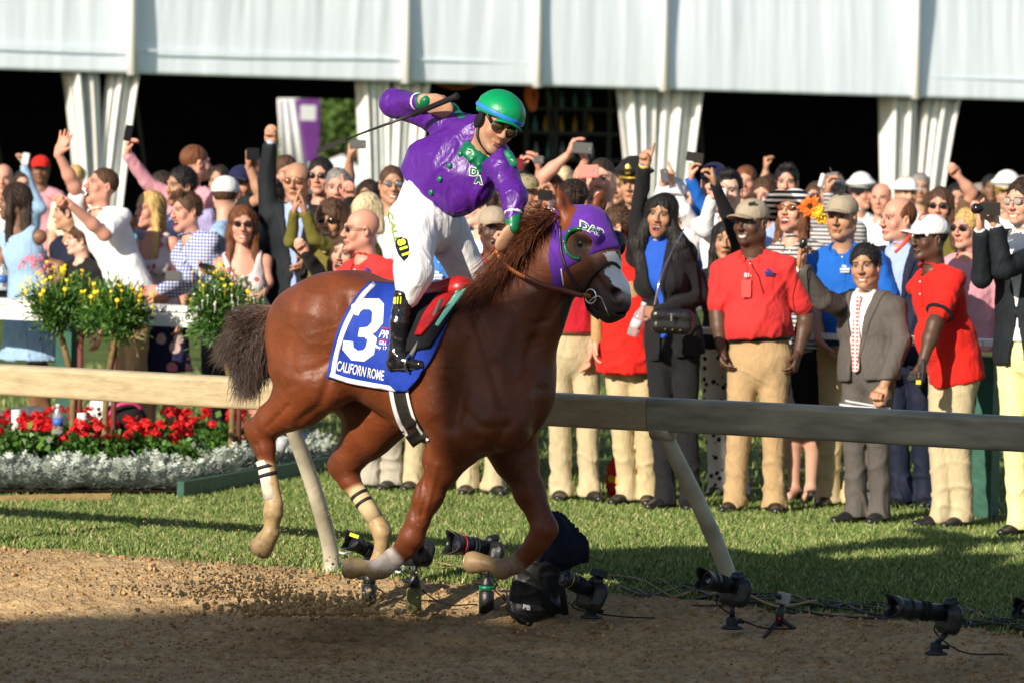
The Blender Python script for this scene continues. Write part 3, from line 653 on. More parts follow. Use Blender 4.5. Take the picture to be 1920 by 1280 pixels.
# muscle relief: low folds running over shoulder, neck and flank
hn = vnormals(HV, HF); spx = None
def topx(V):       # world -> photo pixels
    d = V-CAMP; u = d[:, 0]; v = d@UPV; f = d@FWD; U = u/f*FPX; W = -v/f*FPX
    return 960+U*cr-W*sr, 640+U*sr+W*cr
def muscle(V, N):
    X, Y = topx(V); out = np.zeros(len(V)); lat = (V-HO)@L_
    def groove(pts, w, amp):
        pts = np.array(pts, float); dmin = np.full(len(V), 1e9)
        for a, b in zip(pts[:-1], pts[1:]):
            ba = b-a; t = np.clip(((X-a[0])*ba[0]+(Y-a[1])*ba[1])/(ba@ba), 0, 1); dmin = np.minimum(dmin, np.hypot(X-a[0]-t*ba[0], Y-a[1]-t*ba[1]))
        return amp*np.exp(-(dmin/w)**2)
    near = smooth(.06, -.04, lat)*1.0
    near = 1-smooth(-.06, .04, lat)
    for pts, w, amp in [([(792, 870), (782, 930), (775, 970)], 3, -.006), ([(1000, 900), (1012, 950)], 3, -.006), ([(480, 830), (488, 855)], 3, -.006), ([(560, 700), (600, 690), (640, 660)], 9, -.006), ([(720, 560), (735, 640), (725, 720)], 12, -.006), ([(1060, 560), (1030, 600), (1000, 610)], 6, -.006), ([(900, 820), (930, 850), (960, 850)], 7, -.008), ([(870, 770), (900, 800), (950, 800)], 9, -.006), ([(893, 600), (905, 640), (925, 700), (940, 760)], 9, -.012), ([(955, 600), (940, 680), (930, 760), (900, 840)], 16, .010),
                        ([(880, 640), (862, 720), (850, 800)], 12, -.010), ([(1000, 640), (985, 720), (960, 790), (900, 860)], 10, -.009), ([(850, 620), (835, 700)], 10, .006),
                        ([(655, 560), (662, 620), (650, 690)], 12, -.009), ([(690, 545), (668, 575), (655, 620)], 7, .010), ([(620, 700), (600, 760), (560, 790)], 9, -.007),
                        ([(560, 560), (548, 640), (545, 720)], 12, -.008), ([(600, 560), (590, 640)], 20, .006), ([(640, 720), (700, 770), (780, 815)], 8, -.006),
                        ([(790, 880), (800, 930), (790, 965)], 4, -.005), ([(820, 870), (800, 950)], 5, .005), ([(500, 800), (540, 760)], 5, -.005), ([(1040, 560), (1000, 640), (975, 700)], 12, -.012),
                        ([(990, 560), (960, 620), (930, 660)], 22, .008), ([(1015, 730), (1000, 800)], 14, -.010)]: out += groove(pts, w, amp)*near
    return out
def vein(seed, sc): n = np.abs(wob(HV, seed, sc, 2)); return np.exp(-(n/.05)**2)
_y = topx(HV)[1]
HV = HV+hn*(1.25*muscle(HV, hn))[:, None]+hn*(.0028*wob(HV, 9, 12)+.0012*wob(HV, 19, 45)+.0016*vein(31, 9)*smooth(560, 640, _y)+.0012*vein(32, 16))[:, None]
def inpoly(x, y, poly):
    poly = np.asarray(poly, float); ins = np.zeros(len(x), bool); j = len(poly)-1
    for i in range(len(poly)):
        xi, yi = poly[i]; xj, yj = poly[j]; cnd = ((yi > y) != (yj > y)) & (x < (xj-xi)*(y-yi)/(yj-yi+1e-9)+xi); ins ^= cnd; j = i
    return ins
hX, hY = topx(HV); lat = (HV-HO)@L_; hlat = (HV-HC)@hl
c = np.tile([.150, .036, .009], (len(HV), 1)); c *= (1+.10*wob(HV, 2, 5)+.07*wob(HV, 3, 18))[:, None]
def blend(c, m, col): return c*(1-m[:, None])+np.array(col)*m[:, None]
c = blend(c, smooth(640, 520, hY)*0+(1-smooth(560, 640, hX))*.25*(1-smooth(650, 760, hY)), (.20, .06, .02))
legm = smooth(780, 900, hY)*((hX < 700) | (hX > 740)); c = blend(c, legm*.25, (.12, .03, .012))
# dusty tan mud on the lower legs
mud = (.46, .32, .155); nz_ = wob(HV, 5, 30)
def dist_seg(a, b):
    a, b = np.array(a, float), np.array(b, float); ba = b-a; t = ((hX-a[0])*ba[0]+(hY-a[1])*ba[1])/(ba@ba); return t
nh = (hX < 560) & (hY > 780) & (lat < 0)
c = blend(c, nh*smooth(858, 868, hY-.25*(hX-495)), mud)
fh = (lat > 0) & (hX < 775) & (hX > 590) & (hY > 850)
c = blend(c, fh*smooth(905, 915, hY+.45*(hX-665)-0), mud)
tnf = dist_seg((775, 1005), (705, 1068)); nfm = (lat < 0) & (hX < 800) & (hX > 620) & (hY > 985)
c = blend(c, nfm*smooth(.42, .55, tnf+.05*nz_), (.72, .62, .55)); c = blend(c, nfm*np.maximum(smooth(.98, 1.12, tnf+.1*nz_), smooth(1062, 1076, hY+4*nz_)*smooth(.6, .9, tnf)), mud)
tff = dist_seg((1015, 1000), (942, 1066)); ffm = (lat > 0) & (hX > 840) & (hY > 990)
c = blend(c, ffm*smooth(.55, .75, tff+.08*nz_), (.36, .24, .16)); c = blend(c, ffm*smooth(.9, 1.1, tff), (.40, .26, .13))
# head colours
hm = (hX > 1050) & (hY < 640) & (lat > -.5) & (hY > 340)
c = blend(c, hm*smooth(470, 520, hY)*smooth(1040, 1090, hX)*.6, (.07, .028, .015))
muz = hm*smooth(505, 560, hY+.30*(hX-1120)); c = blend(c, muz*.92, (.045, .030, .027))
c = blend(c, hm*np.exp(-(((hX-1086)/24)**4+((hY-458)/26)**4)), (.020, .012, .010))
blz = [(1130, 474), (1152, 470), (1166, 492), (1182, 520), (1192, 545), (1178, 552), (1160, 541), (1150, 536), (1143, 522), (1131, 512), (1136, 503), (1146, 498), (1138, 488)]
c = blend(c, (inpoly(hX+3*nz_, hY+2*nz_, blz) & hm.astype(bool) & (hlat < .07)).astype(float), (.74, .73, .76))
c = blend(c, hm*(hlat < .07)*np.exp(-(((hX-1170)/14)**2+((hY-556)/10)**2)), (.40, .30, .30))
c = blend(c, hm*np.exp(-(((hX-1152)/8)**4+((hY-547)/8)**4)), (.008, .006, .006))
mudn = .5+.5*wob(HV, 41, 22); cr_ = np.exp(-(wob(HV, 42, 40, 2)/.05)**2)
low = smooth(905, 960, hY)*((c[:, 0] > .3)); c *= (1-.42*low*mudn-.25*low*cr_)[:, None]
spk_ = np.random.default_rng(5).uniform(0, 1, len(HV)) < .006*smooth(620, 900, hY); c[spk_] = np.array([.20, .10, .045])
horse = root('racehorse', [HO[0], HO[1], -.26], 'chestnut racehorse in purple blinker hood galloping past with a rider in purple', 'horse')
horse_off = np.array(horse.location)
hb = mesh_obj('body', HV-horse_off, HF, coat, horse, cols=c)
shoem = mat('horseshoe_steel', (.42, .36, .28), .45, .5, metal=.4)
for b_, d_ in SOLES:
    u_ = nrm(np.cross(d_, L_)); pts_ = np.array([b_-d_*.003+(u_*math.cos(t)*.044+L_*math.sin(t)*.046) for t in np.linspace(.5, 5.8, 16)]); m_ = MB(); m_.tube(pts_-horse_off, .0045, 6); m_.build('horseshoe', shoem, horse, True)
print('horse', len(HF), round(time.time()-t1, 2))
hbvh = BVHTree.FromPolygons([tuple(v) for v in HV], [tuple(map(int, f)) for f in HF])
def rc(px, py, bv):
    hit = bv.ray_cast(Vector(CAMP), Vector(nrm(ray(px, py)))); return None if hit[0] is None else np.array(hit[0])
def cast(px, py, off, d=None, fallback=None):
    q = rc(px, py, hbvh); return None if q is None else q-L_*off
# mesh of a 2-D outline given in photo pixels, laid over the horse: rows across between a left and a right border
def drape(name, left, right, nu, nv, off, m, parent, wav=0, caster=None, thick=.004, seed=1, mind=None):
    Lf, Rt = spline(left, nv) if len(left) > 2 else spline(left, nv), spline(right, nv); V = []; last = None
    for j in range(nv):
        for i in range(nu):
            s = i/(nu-1); p = Lf[j]*(1-s)+Rt[j]*s
            q = (caster or cast)(p[0], p[1], off)
            if q is None: q = onplane(p[0], p[1], last, L_) if last is not None else H(p[0], p[1], -.3)
            V.append(q); last = q
    V = np.array(V).reshape(nv, nu, 3)
    for _ in range(2):   # relax along the sight depth so that the cloth bridges hollows
        dd = (V-HO)@L_; sm_ = dd.copy(); sm_[1:-1, 1:-1] = (dd[:-2, 1:-1]+dd[2:, 1:-1]+dd[1:-1, :-2]+dd[1:-1, 2:])/4; sm_ = np.minimum(sm_, dd); V += (sm_-dd)[..., None]*L_
    if wav:
        g = np.arange(nv)[:, None]*1.0/nv; h_ = np.arange(nu)[None, :]*1.0/nu
        ww = wob(np.stack([(h_*6+g*2).ravel(), (g*2-h_*1).ravel(), 0*(g*h_).ravel()], 1), seed, 2.2).reshape(nv, nu)
        V += -L_*(np.abs(ww)*wav)[..., None]
    i = np.arange(nv-1)[:, None]*nu+np.arange(nu-1)[None, :]
    F = np.stack([i, i+nu, i+nu+1, i+1], -1).reshape(-1, 4)
    Vf = V.reshape(-1, 3); o = mesh_obj(name, Vf-horse_off, F, m, parent)
    md = o.modifiers.new('s', 'SOLIDIFY'); md.thickness = thick; md.offset = 0
    return o, BVHTree.FromPolygons([tuple(v) for v in Vf], [tuple(map(int, f)) for f in F])
def glyphs(name, s, p0, ex, ey, bvh, off, m, parent, shear=0, bold=0, sub=2, dirn=None, orig=None):
    """letters laid on a surface; p0 = lower left photo pixel, ex / ey = pixel vectors of the width and the height"""
    V, F = text_mesh(s, shear, bold)
    if not len(V): return None
    bm = bmesh.new(); vs = [bm.verts.new(v) for v in V]
    for f in F:
        try: bm.faces.new([vs[i] for i in f])
        except Exception: pass
    bmesh.ops.triangulate(bm, faces=bm.faces[:]); bmesh.ops.subdivide_edges(bm, edges=bm.edges[:], cuts=sub, use_grid_fill=True)
    bmesh.ops.triangulate(bm, faces=bm.faces[:]); bm.verts.index_update()
    V = np.array([v.co[:] for v in bm.verts]); F = [tuple(v.index for v in f.verts) for f in bm.faces]; bm.free()
    dirn = L_ if dirn is None else dirn; W = []; last = H(p0[0], p0[1], -.35)
    for v in V:
        px = p0[0]+ex[0]*v[0]+ey[0]*v[1]; py = p0[1]+ex[1]*v[0]+ey[1]*v[1]
        q = rc(px, py, bvh)
        if q is not None: last = q-dirn*off; W.append(last)
        else: W.append(onplane(px, py, last, dirn))
    W = np.array(W); return mesh_obj(name, W-(horse_off if parent is not None and parent.name.startswith('race') else 0), F, m, parent, smoothf=False)
# ------------------------------------------------------------------ tack
blue_cloth = mat('saddlecloth_blue', (.012, .045, .36), .7, .3, noise=.08, nscale=30, bump=.4, bscale=9, bdist=.012)
white_paint = mat('white_print', (.82, .82, .82), .7, .3); red_print = mat('red_print', (.6, .02, .02), .7, .3)
yel_print = mat('yellow_print', (.72, .85, .05), .6, .3); grn_cloth = mat('green_satin', (.0, .16, .065), .35, .5, noise=.12, nscale=20, bump=.4, bscale=18)
blk_leather = mat('black_leather', (.012, .012, .013), .22, .6, noise=.2, nscale=30, bump=.25, bscale=30)
cloth, cbvh = drape('saddlecloth', [(697, 528), (668, 560), (640, 610), (625, 660), (615, 707)], [(862, 540), (850, 585), (828, 640), (800, 690), (748, 735)], 60, 44, .016, blue_cloth, horse, wav=.012, seed=4)
def strip_on(name, pts, wpx, bvh, m, parent, off=.004, n=40, thick=None):
    C = spline(pts, n); Tn = np.gradient(C, axis=0); Tn /= np.linalg.norm(Tn, axis=1)[:, None]; Nn = np.stack([-Tn[:, 1], Tn[:, 0]], 1); V = []; last = None
    ws = np.broadcast_to(np.asarray(wpx, float), (n,))
    for k in range(n):
        for s in (-.5, 0, .5):
            p = C[k]+Nn[k]*ws[k]*s; q = rc(p[0], p[1], bvh)
            if q is not None: last = (q-HO)@L_-off
            V.append(onplane(p[0], p[1], HO+L_*(last if last is not None else -.3), L_))
    F = [(k*3+j, k*3+j+1, k*3+j+4, k*3+j+3) for k in range(n-1) for j in range(2)]
    o = mesh_obj(name, np.array(V)-horse_off, F, m, parent); md = o.modifiers.new('s', 'SOLIDIFY'); md.thickness = thick or .002; md.offset = 0; return o
strip_on('border', [(703, 531), (676, 560), (648, 610), (632, 660), (624, 703)], 9, cbvh, white_paint, cloth)
strip_on('border', [(619, 701), (650, 712), (690, 720), (742, 729)], 9, cbvh, white_paint, cloth, off=.005)
# the numeral 3, drawn with its angular corners
three = [(660, 572), (678, 560), (712, 560), (721, 570), (719, 606), (706, 622), (699, 626), (708, 634), (702, 664), (684, 677), (660, 675), (643, 655), (645, 638), (663, 640), (664, 651), (672, 657), (682, 656), (687, 650), (690, 637), (684, 632), (672, 631), (675, 615), (690, 613), (698, 604), (699, 585), (694, 580), (682, 580), (676, 585), (673, 592), (659, 588)]
def poly_decal(name, pts, bvh, off, m, parent, cuts=4, orig=None, dirn=None, offs=None):
    dirn = L_ if dirn is None else dirn; orig = HO-L_*1.2 if orig is None else orig
    bm = bmesh.new(); vs = [bm.verts.new((x, y, 0)) for x, y in pts]; bm.faces.new(vs); bmesh.ops.triangulate(bm, faces=bm.faces[:])
    bmesh.ops.subdivide_edges(bm, edges=bm.edges[:], cuts=cuts, use_grid_fill=True); bmesh.ops.triangulate(bm, faces=bm.faces[:]); bm.verts.index_update()
    W = []; last = None; vv = [v.co[:] for v in bm.verts]; F = [tuple(v.index for v in f.verts) for f in bm.faces]; bm.free()
    for x, y, _ in vv:
        q = rc(x, y, bvh)
        if q is not None: last = q-dirn*off; W.append(last)
        else: W.append(onplane(x, y, last if last is not None else orig+dirn*.8, dirn))
    off_ = horse_off if offs is None else offs
    return mesh_obj(name, np.array(W)-off_, F, m, parent, smoothf=False)
poly_decal('numeral', three, cbvh, .005, white_paint, cloth, cuts=5)
glyphs('lettering', 'CALIFORN', (631, 694), (54, 12), (4, -19), cbvh, .006, white_paint, None, shear=.0, bold=.012).location = horse_off*0
for o in [bpy.data.objects['lettering']]: o.parent = cloth; o.location = -horse_off
def put(o, parent): o.parent = parent; o.location = -horse_off; return o
put(glyphs('lettering', 'ROME', (690, 707), (30, 6), (2, -19), cbvh, .006, white_paint, None, bold=.012), cloth)
put(glyphs('lettering', 'PR', (711, 632), (17, 3), (4, -14), cbvh, .006, white_paint, None, shear=.2, bold=.02), cloth)
put(glyphs('lettering', 'GRA', (711, 645), (14, 3), (2, -7), cbvh, .006, white_paint, None, bold=.02), cloth)
put(glyphs('lettering', 'May 17', (702, 653), (24, 5), (1, -8), cbvh, .006, white_paint, None, bold=.02), cloth)
put(glyphs('lettering', 'BLACK', (700, 661), (24, 5), (1, -7), cbvh, .006, white_paint, None, bold=.02), cloth) if False else None
strip_on('logo_underline', [(712, 636), (727, 640)], 2, cbvh, red_print, cloth, off=.006, n=4)
strip_on('logo_underline', [(714, 614), (729, 617)], 2, cbvh, red_print, cloth, off=.006, n=4)
# fold of the cloth showing below the foot
fl_, _ = drape('cloth_corner', [(742, 688), (732, 712), (748, 732)], [(800, 690), (788, 712), (768, 733)], 14, 12, .03, blue_cloth, horse, wav=.01, seed=8)
# under pad, saddle and flaps
pad, _ = drape('saddle_pad', [(786, 560), (775, 600), (768, 660)], [(868, 540), (858, 580), (812, 650)], 20, 20, .028, mat('pad_black', (.015, .015, .018), .9, .1), horse, thick=.02)
teal, _ = drape('number_pad_edge', [(862, 545), (846, 575), (824, 610)], [(884, 542), (868, 562), (830, 612)], 10, 14, .036, mat('mint_felt', (.22, .62, .50), .9, .1), horse, thick=.015)
sad, _ = drape('saddle_flap', [(830, 556), (806, 590), (790, 628)], [(864, 548), (846, 574), (800, 628)], 16, 20, .05, mat('red_leather', (.42, .012, .012), .35, .5, noise=.15, nscale=20), horse, thick=.018)
m_ = MB(); seat = spline([H(775, 575, -.05), H(800, 552, -.06), H(835, 545, -.08), H(866, 540, -.08), H(880, 532, -.04)], 14)
m_.tube(seat-horse_off, [.05, .075, .07, .06, .05, .05, .05, .055, .055, .06, .06, .05, .04, .02], 12); m_.build('saddle_seat', MATS['red_leather'], horse, True)
# girth: white edged black elastic band round the belly
def band(name, pts, w, m, off, n=40): return strip_on(name, pts, w, hbvh, m, horse, off=off, n=n, thick=.006)
gp = [(742, 700), (743, 735), (752, 775), (766, 805), (782, 828)]
band('girth', [(x+6, y) for x, y in gp], 34, mat('black_elastic', (.02, .02, .017), .6, .3, noise=.5, nscale=60), .012)
band('girth_edge', [(x-9, y+1) for x, y in gp], 7, white_paint, .02); band('girth_edge', [(x+20, y-2) for x, y in gp], 4, white_paint, .02)
# hood
hoodm = mat('hood_purple', (.10, .025, .30), .85, .2, noise=.1, nscale=40, bump=.5, bscale=14, bdist=.012, sheen=.1)
e_ = .011
hq = [Cone(HH(1082, 446), HH(1100, 492), HR(50)+e_, HR(52)+e_, n=hl, q=.74), Cone(HH(1104, 428), HH(1130, 488), HR(38)+e_, HR(35)+e_, n=hl, q=.98), Cone(HH(1102, 492), HH(1146, 550), HR(48)+e_, HR(36)+e_, n=hl, q=.64, q2=.77), Cone(H(1040, 485), H(1066, 440), HR(58)+e_, HR(50)+e_, n=Ln, q=.66), Cone(H(1060, 480), H(1063, 540), HR(30)+e_, HR(26)+e_, n=Ln, q=1.2)]
for s in (-1, 1):
    hq.append(Ell(HH(1074, 508, s*.052), [HR(42)+e_, HR(44)+e_, .03+e_], [nrm(hf), Z_, hl])); hq.append(Cone(HH(1092, 436, s*.082), HH(1114, 444, s*.085), HR(12)+e_, HR(10)+e_))
k0, k1, k2 = HH(1084, 508), HH(1146, 470), HH(1078, 542)
na = np.cross(hl, nrm(k1-k0)); na = na if na[2] < 0 else -na; nb = np.cross(hl, nrm(k2-k0)); nb = nb if nb@hf > 0 else -nb
hq.append(Cut2(k0, na, nb, k=.01)); hq.append(Cut(k2, -Z_))
b0, b1 = H(1049, 400), H(1047, 560); bn = np.cross(L_, nrm(b1-b0)); hq.append(Cut(b0, bn*(1 if bn@hf < 0 else -1)))
for s in (-1, 1): hq.append(Cone(HH(1086, 458, s*.03), HH(1086, 458, s*.22), HR(21), HR(22), sub=True))
hq.append(Cone(HH(1068, 416, -.06), HH(1044, 340, -.08), HR(17), HR(15), n=hf, q=.8, sub=True)); hq.append(Cone(HH(1110, 414, .065), HH(1134, 340, .085), HR(14), HR(15), n=hf, q=.8, sub=True))
QV, QF = sdf_mesh(hq, .006, .03); QV = folds(QV, QF, 3, .0015, 30)
hood = mesh_obj('blinker_hood', QV-horse_off, QF, hoodm, horse); qbvh = BVHTree.FromPolygons([tuple(v) for v in QV], [tuple(map(int, f)) for f in QF])
def hcast(px, py, off, bv=None):
    q = rc(px, py, bv or qbvh); return None if q is None else q-hl*off
def head_line(name, pts, r, m, parent, bv, off, n=24, flat=None):
    C = spline(pts, n); W = []; last = None
    for p in C:
        q = hcast(p[0], p[1], off, bv)
        if q is None: q = onplane(p[0], p[1], last, hl) if last is not None else HH(p[0], p[1], -.06)
        last = q; W.append(q)
    mb = MB(); W = np.array(W); W[1:-1] = (W[:-2]+W[2:]+2*W[1:-1])/4; mb.tube(W-horse_off, r, 8); return mb.build(name, m, parent, True)
# dark eye with cup and green stitched leather horseshoe
def cup(lat_s, cx, cy):
    mb = MB(); ax = hl*lat_s; c0 = HH(cx, cy, lat_s*.088)
    mb.lathe(c0-horse_off, [(.044, 0), (.058, .012), (.062, .03), (.054, .032), (.048, .014)], ax=ax, n=24); return mb.build('blinker_cup', mat('cup_dark', (.012, .01, .014), .35, .5), horse, True)
cup(1, 1146, 458)
dk = mat('horse_eye', (.006, .005, .005), .08, .8)
mb = MB(); q = hcast(1087, 457, -.012, hbvh); mb.lathe(q-horse_off, [(.05, -.02), (.048, .001), (.03, .001)], ax=-hl, n=20); mb.build('eye_patch', mat('eye_mesh', (.018, .012, .012), .7, .3), horse, True)
mb = MB(); mb.lathe(q-hl*.008-horse_off, [(.002, .014), (.012, .011), (.018, .004), (.02, -.01)][::-1], ax=-hl, n=14); mb.build('eye', dk, horse, True)
gl = mat('green_leather', (.0, .11, .045), .4, .5); brass = mat('brass', (.75, .55, .2), .3, .5, metal=1)
arc = [(1085+25*math.cos(R(a)), 457-28*math.sin(R(a))) for a in range(75, 290, 12)]
head_line('cup_rim', arc, .0095, gl, hood, qbvh, .004, 30)
for a in (84, 125, 172, 216, 260):
    mb = MB(); p = hcast(1085+25*math.cos(R(a)), 457-28*math.sin(R(a)), .012)
    if p is not None: mb.lathe(p-horse_off, [(.005, 0), (.004, .004), (.001, .005)], ax=-hl, n=8); mb.build('stud', brass, hood, True)
head_line('hood_trim', [(1080, 530), (1083, 508), (1096, 493), (1117, 480), (1135, 474), (1149, 472)], .006, gl, hood, qbvh, -.002, 26)
for a in ([(1052, 504), (1056, 536)], [(1072, 516), (1076, 540)]): head_line('white_stripe', a, [.004]*8, white_paint, hood, qbvh, -.001, 8)
def dap(s, p0, ex, ey, m, off, bold, parent, bv, dirn, orig):
    o = glyphs('lettering', s, p0, ex, ey, bv, off, m, None, bold=bold, dirn=dirn, orig=orig); o.parent = parent; o.location = -horse_off; return o
dap('DAP', (1087, 428), (46, 19), (1, -16), white_paint, .003, .09, hood, qbvh, hl, HC-hl*.6)
dap('DAP', (1090, 428), (42, 17), (1, -13), gl, .005, .03, hood, qbvh, hl, HC-hl*.6)
# bridle
brid = mat('bridle_black', (.014, .012, .012), .4, .5); brown = mat('bridle_brown', (.15, .035, .015), .4, .5); tanl = mat('tan_leather', (.42, .13, .035), .4, .5, noise=.15, nscale=30)
allb = BVHTree.FromPolygons([tuple(v) for v in HV]+[tuple(v) for v in QV], [tuple(map(int, f)) for f in HF]+[tuple(int(i)+len(HV) for i in f) for f in QF])
head_line('cheek_strap', [(1051, 424), (1053, 470), (1064, 505), (1084, 540), (1100, 556)], .0065, brid, horse, allb, .004)
head_line('noseband', [(1098, 552), (1104, 530), (1120, 510), (1138, 496), (1152, 494), (1163, 503)], .008, brid, horse, allb, .004)
head_line('chin_strap', [(1100, 560), (1106, 584), (1122, 598)], .006, brid, horse, allb, .008)
steel = mat('steel', (.7, .7, .7), .2, .6, metal=1)
bc = HH(1108, 556, -.085)
mb = MB(); mb.tube(np.array([bc+.032*(math.cos(t)*hf+math.sin(t)*Z_) for t in np.linspace(0, 6.283, 22)])-horse_off, .0045, 8, cap=False); mb.build('bit_ring', steel, horse, True)
mb = MB(); mb.tube(spline([HH(1104, 566, -.085), HH(1118, 556, -.08), HH(1128, 560, -.07), HH(1138, 585, -.06), HH(1145, 597, -.03)], 14)-horse_off, .004, 8); mb.build('bit_bar', steel, horse, True)
# reins
def tubeobj(name, pts, r, m, parent, n=30, flat=None, seg=8):
    mb = MB(); mb.tube(spline(pts, n)-horse_off, r, seg, flat=flat); return mb.build(name, m, parent, True)
tubeobj('rein', [H(930, 470, -.16), H(938, 486, -.17), H(962, 508, -.19), H(1000, 528, -.2), H(1045, 543, -.18), HH(1085, 552, -.12), bc], .0095, tanl, horse, flat=.45)
tubeobj('rein_grip', [H(985, 520, -.205), H(1020, 536, -.2), H(1060, 546, -.17), HH(1092, 555, -.12)], .0125, brown, horse, flat=.6)
tubeobj('rein', [H(930, 470, -.16), H(922, 482, -.13), H(918, 505, -.1), H(926, 510, .0), H(960, 480, .12), H(1040, 470, .17)], .009, tanl, horse, flat=.45)
# ------------------------------------------------------------------ hair of mane and tail (tapered ribbons)
def hair(name, strands, m, parent, w0, off, cols=None, seg=7):
    V, F, C = [], [], []; n = 0; camd = np.array([0, -1.0, 0])
    for si, (pts, wd, col) in enumerate(strands):
        Pn = spline(pts, seg); Tn = np.gradient(Pn, axis=0); sd = np.cross(Tn, camd+np.array([.3*math.sin(si), 0, .3*math.cos(si*1.7)])); sd /= np.linalg.norm(sd, axis=1)[:, None]+1e-9
        up = np.cross(sd, Tn); up /= np.linalg.norm(up, axis=1)[:, None]+1e-9
        wv = wd*np.array([.7]+[1]*(seg-4)+[.8, .5, .12])[:seg]
        a = Pn-sd*wv[:, None]; b = Pn+sd*wv[:, None]; t = Pn+up*wv[:, None]*.8
        V += [a, t, b]; 
        for k in range(seg-1):
            F += [(n+k, n+seg+k, n+seg+k+1, n+k+1), (n+seg+k, n+2*seg+k, n+2*seg+k+1, n+seg+k+1)]
        C.append(np.tile(col, (3*seg, 1)) if np.ndim(col) == 1 else np.tile(col, (3, 1))); n += 3*seg
    return mesh_obj(name, np.concatenate(V)-off, np.array(F), m, parent, cols=np.concatenate(C))
hairm = mat('horse_hair', (.2, .07, .03), .5, .35, vcol=True)
hr = np.random.default_rng(12); ST = []
crest = spline([(868, 562, 0), (905, 540, 0), (950, 490, 0), (985, 440, 0), (1015, 412, 0), (1045, 402, 0)], 60)
for k in range(2600):
    u = hr.uniform(0, 1); cpt = crest[int(u*59)]; s = hr.uniform(.5, 1.0); lat0 = hr.uniform(-.05, .03)
    Ld = (48+78*math.sin(math.pi*min(1, u*1.1)**.8))*s
    dx, dy = -.72+hr.normal(0, .16), .69+hr.normal(0, .12)
    if u > .75: dx, dy = -.95+hr.normal(0, .12), .2+hr.normal(0, .22); Ld = (55+40*hr.uniform())*s
    st = cpt[:2]+hr.normal(0, 3, 2)+np.array([10, 5]); p = [st, st+np.array([dx*.35-.02, dy*.25-.14*(u > .4)])*Ld, st+np.array([dx*.75, dy*.62])*Ld, st+np.array([dx, dy])*Ld*1.05+hr.normal(0, 5, 2)]
    lats = [lat0, lat0-.075, -.13-.05*hr.uniform(), -.17-.08*hr.uniform()]
    if u < .35: lats = [lat0, lat0-.10, -.19, -.24-.03*hr.uniform()]
    tone = hr.uniform(.6, 1.5); col = np.array([.095, .026, .009])*tone if hr.uniform() < .88 else np.array([.20, .07, .025])
    ST.append(([H(q[0], q[1], l) for q, l in zip(p, lats)], hr.uniform(.0009, .0022), col))
for k in range(30):
    st = np.array([1040+hr.uniform(-16, 12), 400+hr.uniform(-3, 4)]); d = np.array([hr.normal(-.3, .5), -1])*hr.uniform(8, 26)
    ST.append(([H(*st, 0), H(*(st+d*.5), -.01), H(*(st+d+np.array([hr.normal(0, 3), 0])), -.02)], .0015, np.array([.12, .03, .01])))
tag(hair('mane', ST, hairm, horse, .003, horse_off), kind='stuff')
ST = []
for k in range(3400):
    s = hr.uniform(0, 1); a = hr.uniform(-1, 1)
    st = np.array([548, 590])+hr.normal(0, 1, 2)*np.array([7, 12]); 
    e = np.array([405+60*abs(a)**1.4+hr.normal(0, 10), 668+48*a+hr.normal(0, 10)]) if s < .35 else np.array([438+45*hr.uniform()+hr.normal(0, 8), 730+28*a+hr.normal(0, 8)])
    if s > .78: e = np.array([500-30*hr.uniform()+hr.normal(0, 6), 690+40*hr.uniform()])
    if hr.uniform() < .1: e = np.array([415+40*hr.uniform(), 612+hr.normal(0, 14)])
    m1 = np.array([512-10*hr.uniform(), 602+18*a+hr.normal(0, 6)]); m2 = m1*.4+e*.6+np.array([-6+hr.normal(0, 8), -4+hr.normal(0, 9)])
    la = hr.normal(0, .05); lt = [.02, .02+la*.5, .0+la, -.03+la*1.6]
    tone = hr.uniform(.55, 1.35); c0 = np.array([.14, .038, .013]); c1 = np.array([.050, .030, .022])*tone*(1.7 if hr.uniform() < .18 else 1)
    col = np.stack([c0*(1-t)+c1*t for t in np.clip(np.linspace(-.15, 1.9, 9), 0, 1)])
    ST.append(([H(st[0], st[1], lt[0]), H(m1[0], m1[1], lt[1]), H(m2[0], m2[1], lt[2]), H(e[0], e[1], lt[3])], hr.uniform(.0009, .0022), col))
tag(hair('tail', ST, hairm, horse, .003, horse_off, seg=9), kind='stuff')
# bandages with two dark bands
def wrap(name, p0, p1, r, m, lat): 
    mb = MB(); mb.tube(np.array([H(p0[0], p0[1], lat), (H(p0[0], p0[1], lat)+H(p1[0], p1[1], lat))/2, H(p1[0], p1[1], lat)])-horse_off, HR(1)*np.asarray(r, float), 20); return mb.build(name, m, horse, True)
bw = mat('bandage_white', (.72, .66, .54), .85, .2, noise=.25, nscale=12, bump=.5, bscale=30); bd = mat('tape_black', (.025, .02, .025), .6, .3)
wrap('leg_bandage', (497, 862), (511, 935), [17.5, 16.2, 17], bw, nl); wrap('tape', (499, 871), (500.5, 877), [18.4]*3, bd, nl); wrap('tape', (502.5, 886), (504, 892), [18.2]*3, bd, nl)
wrap('leg_bandage', (668, 918), (704, 974), [17.5, 17, 17.5], mat('bandage_tan', (.55, .42, .24), .85, .2, noise=.2, nscale=12), fl); wrap('tape', (672.5, 925), (675.5, 930), [18.6]*3, bd, fl); wrap('tape', (681, 939), (684, 944), [18.4]*3, bd, fl)
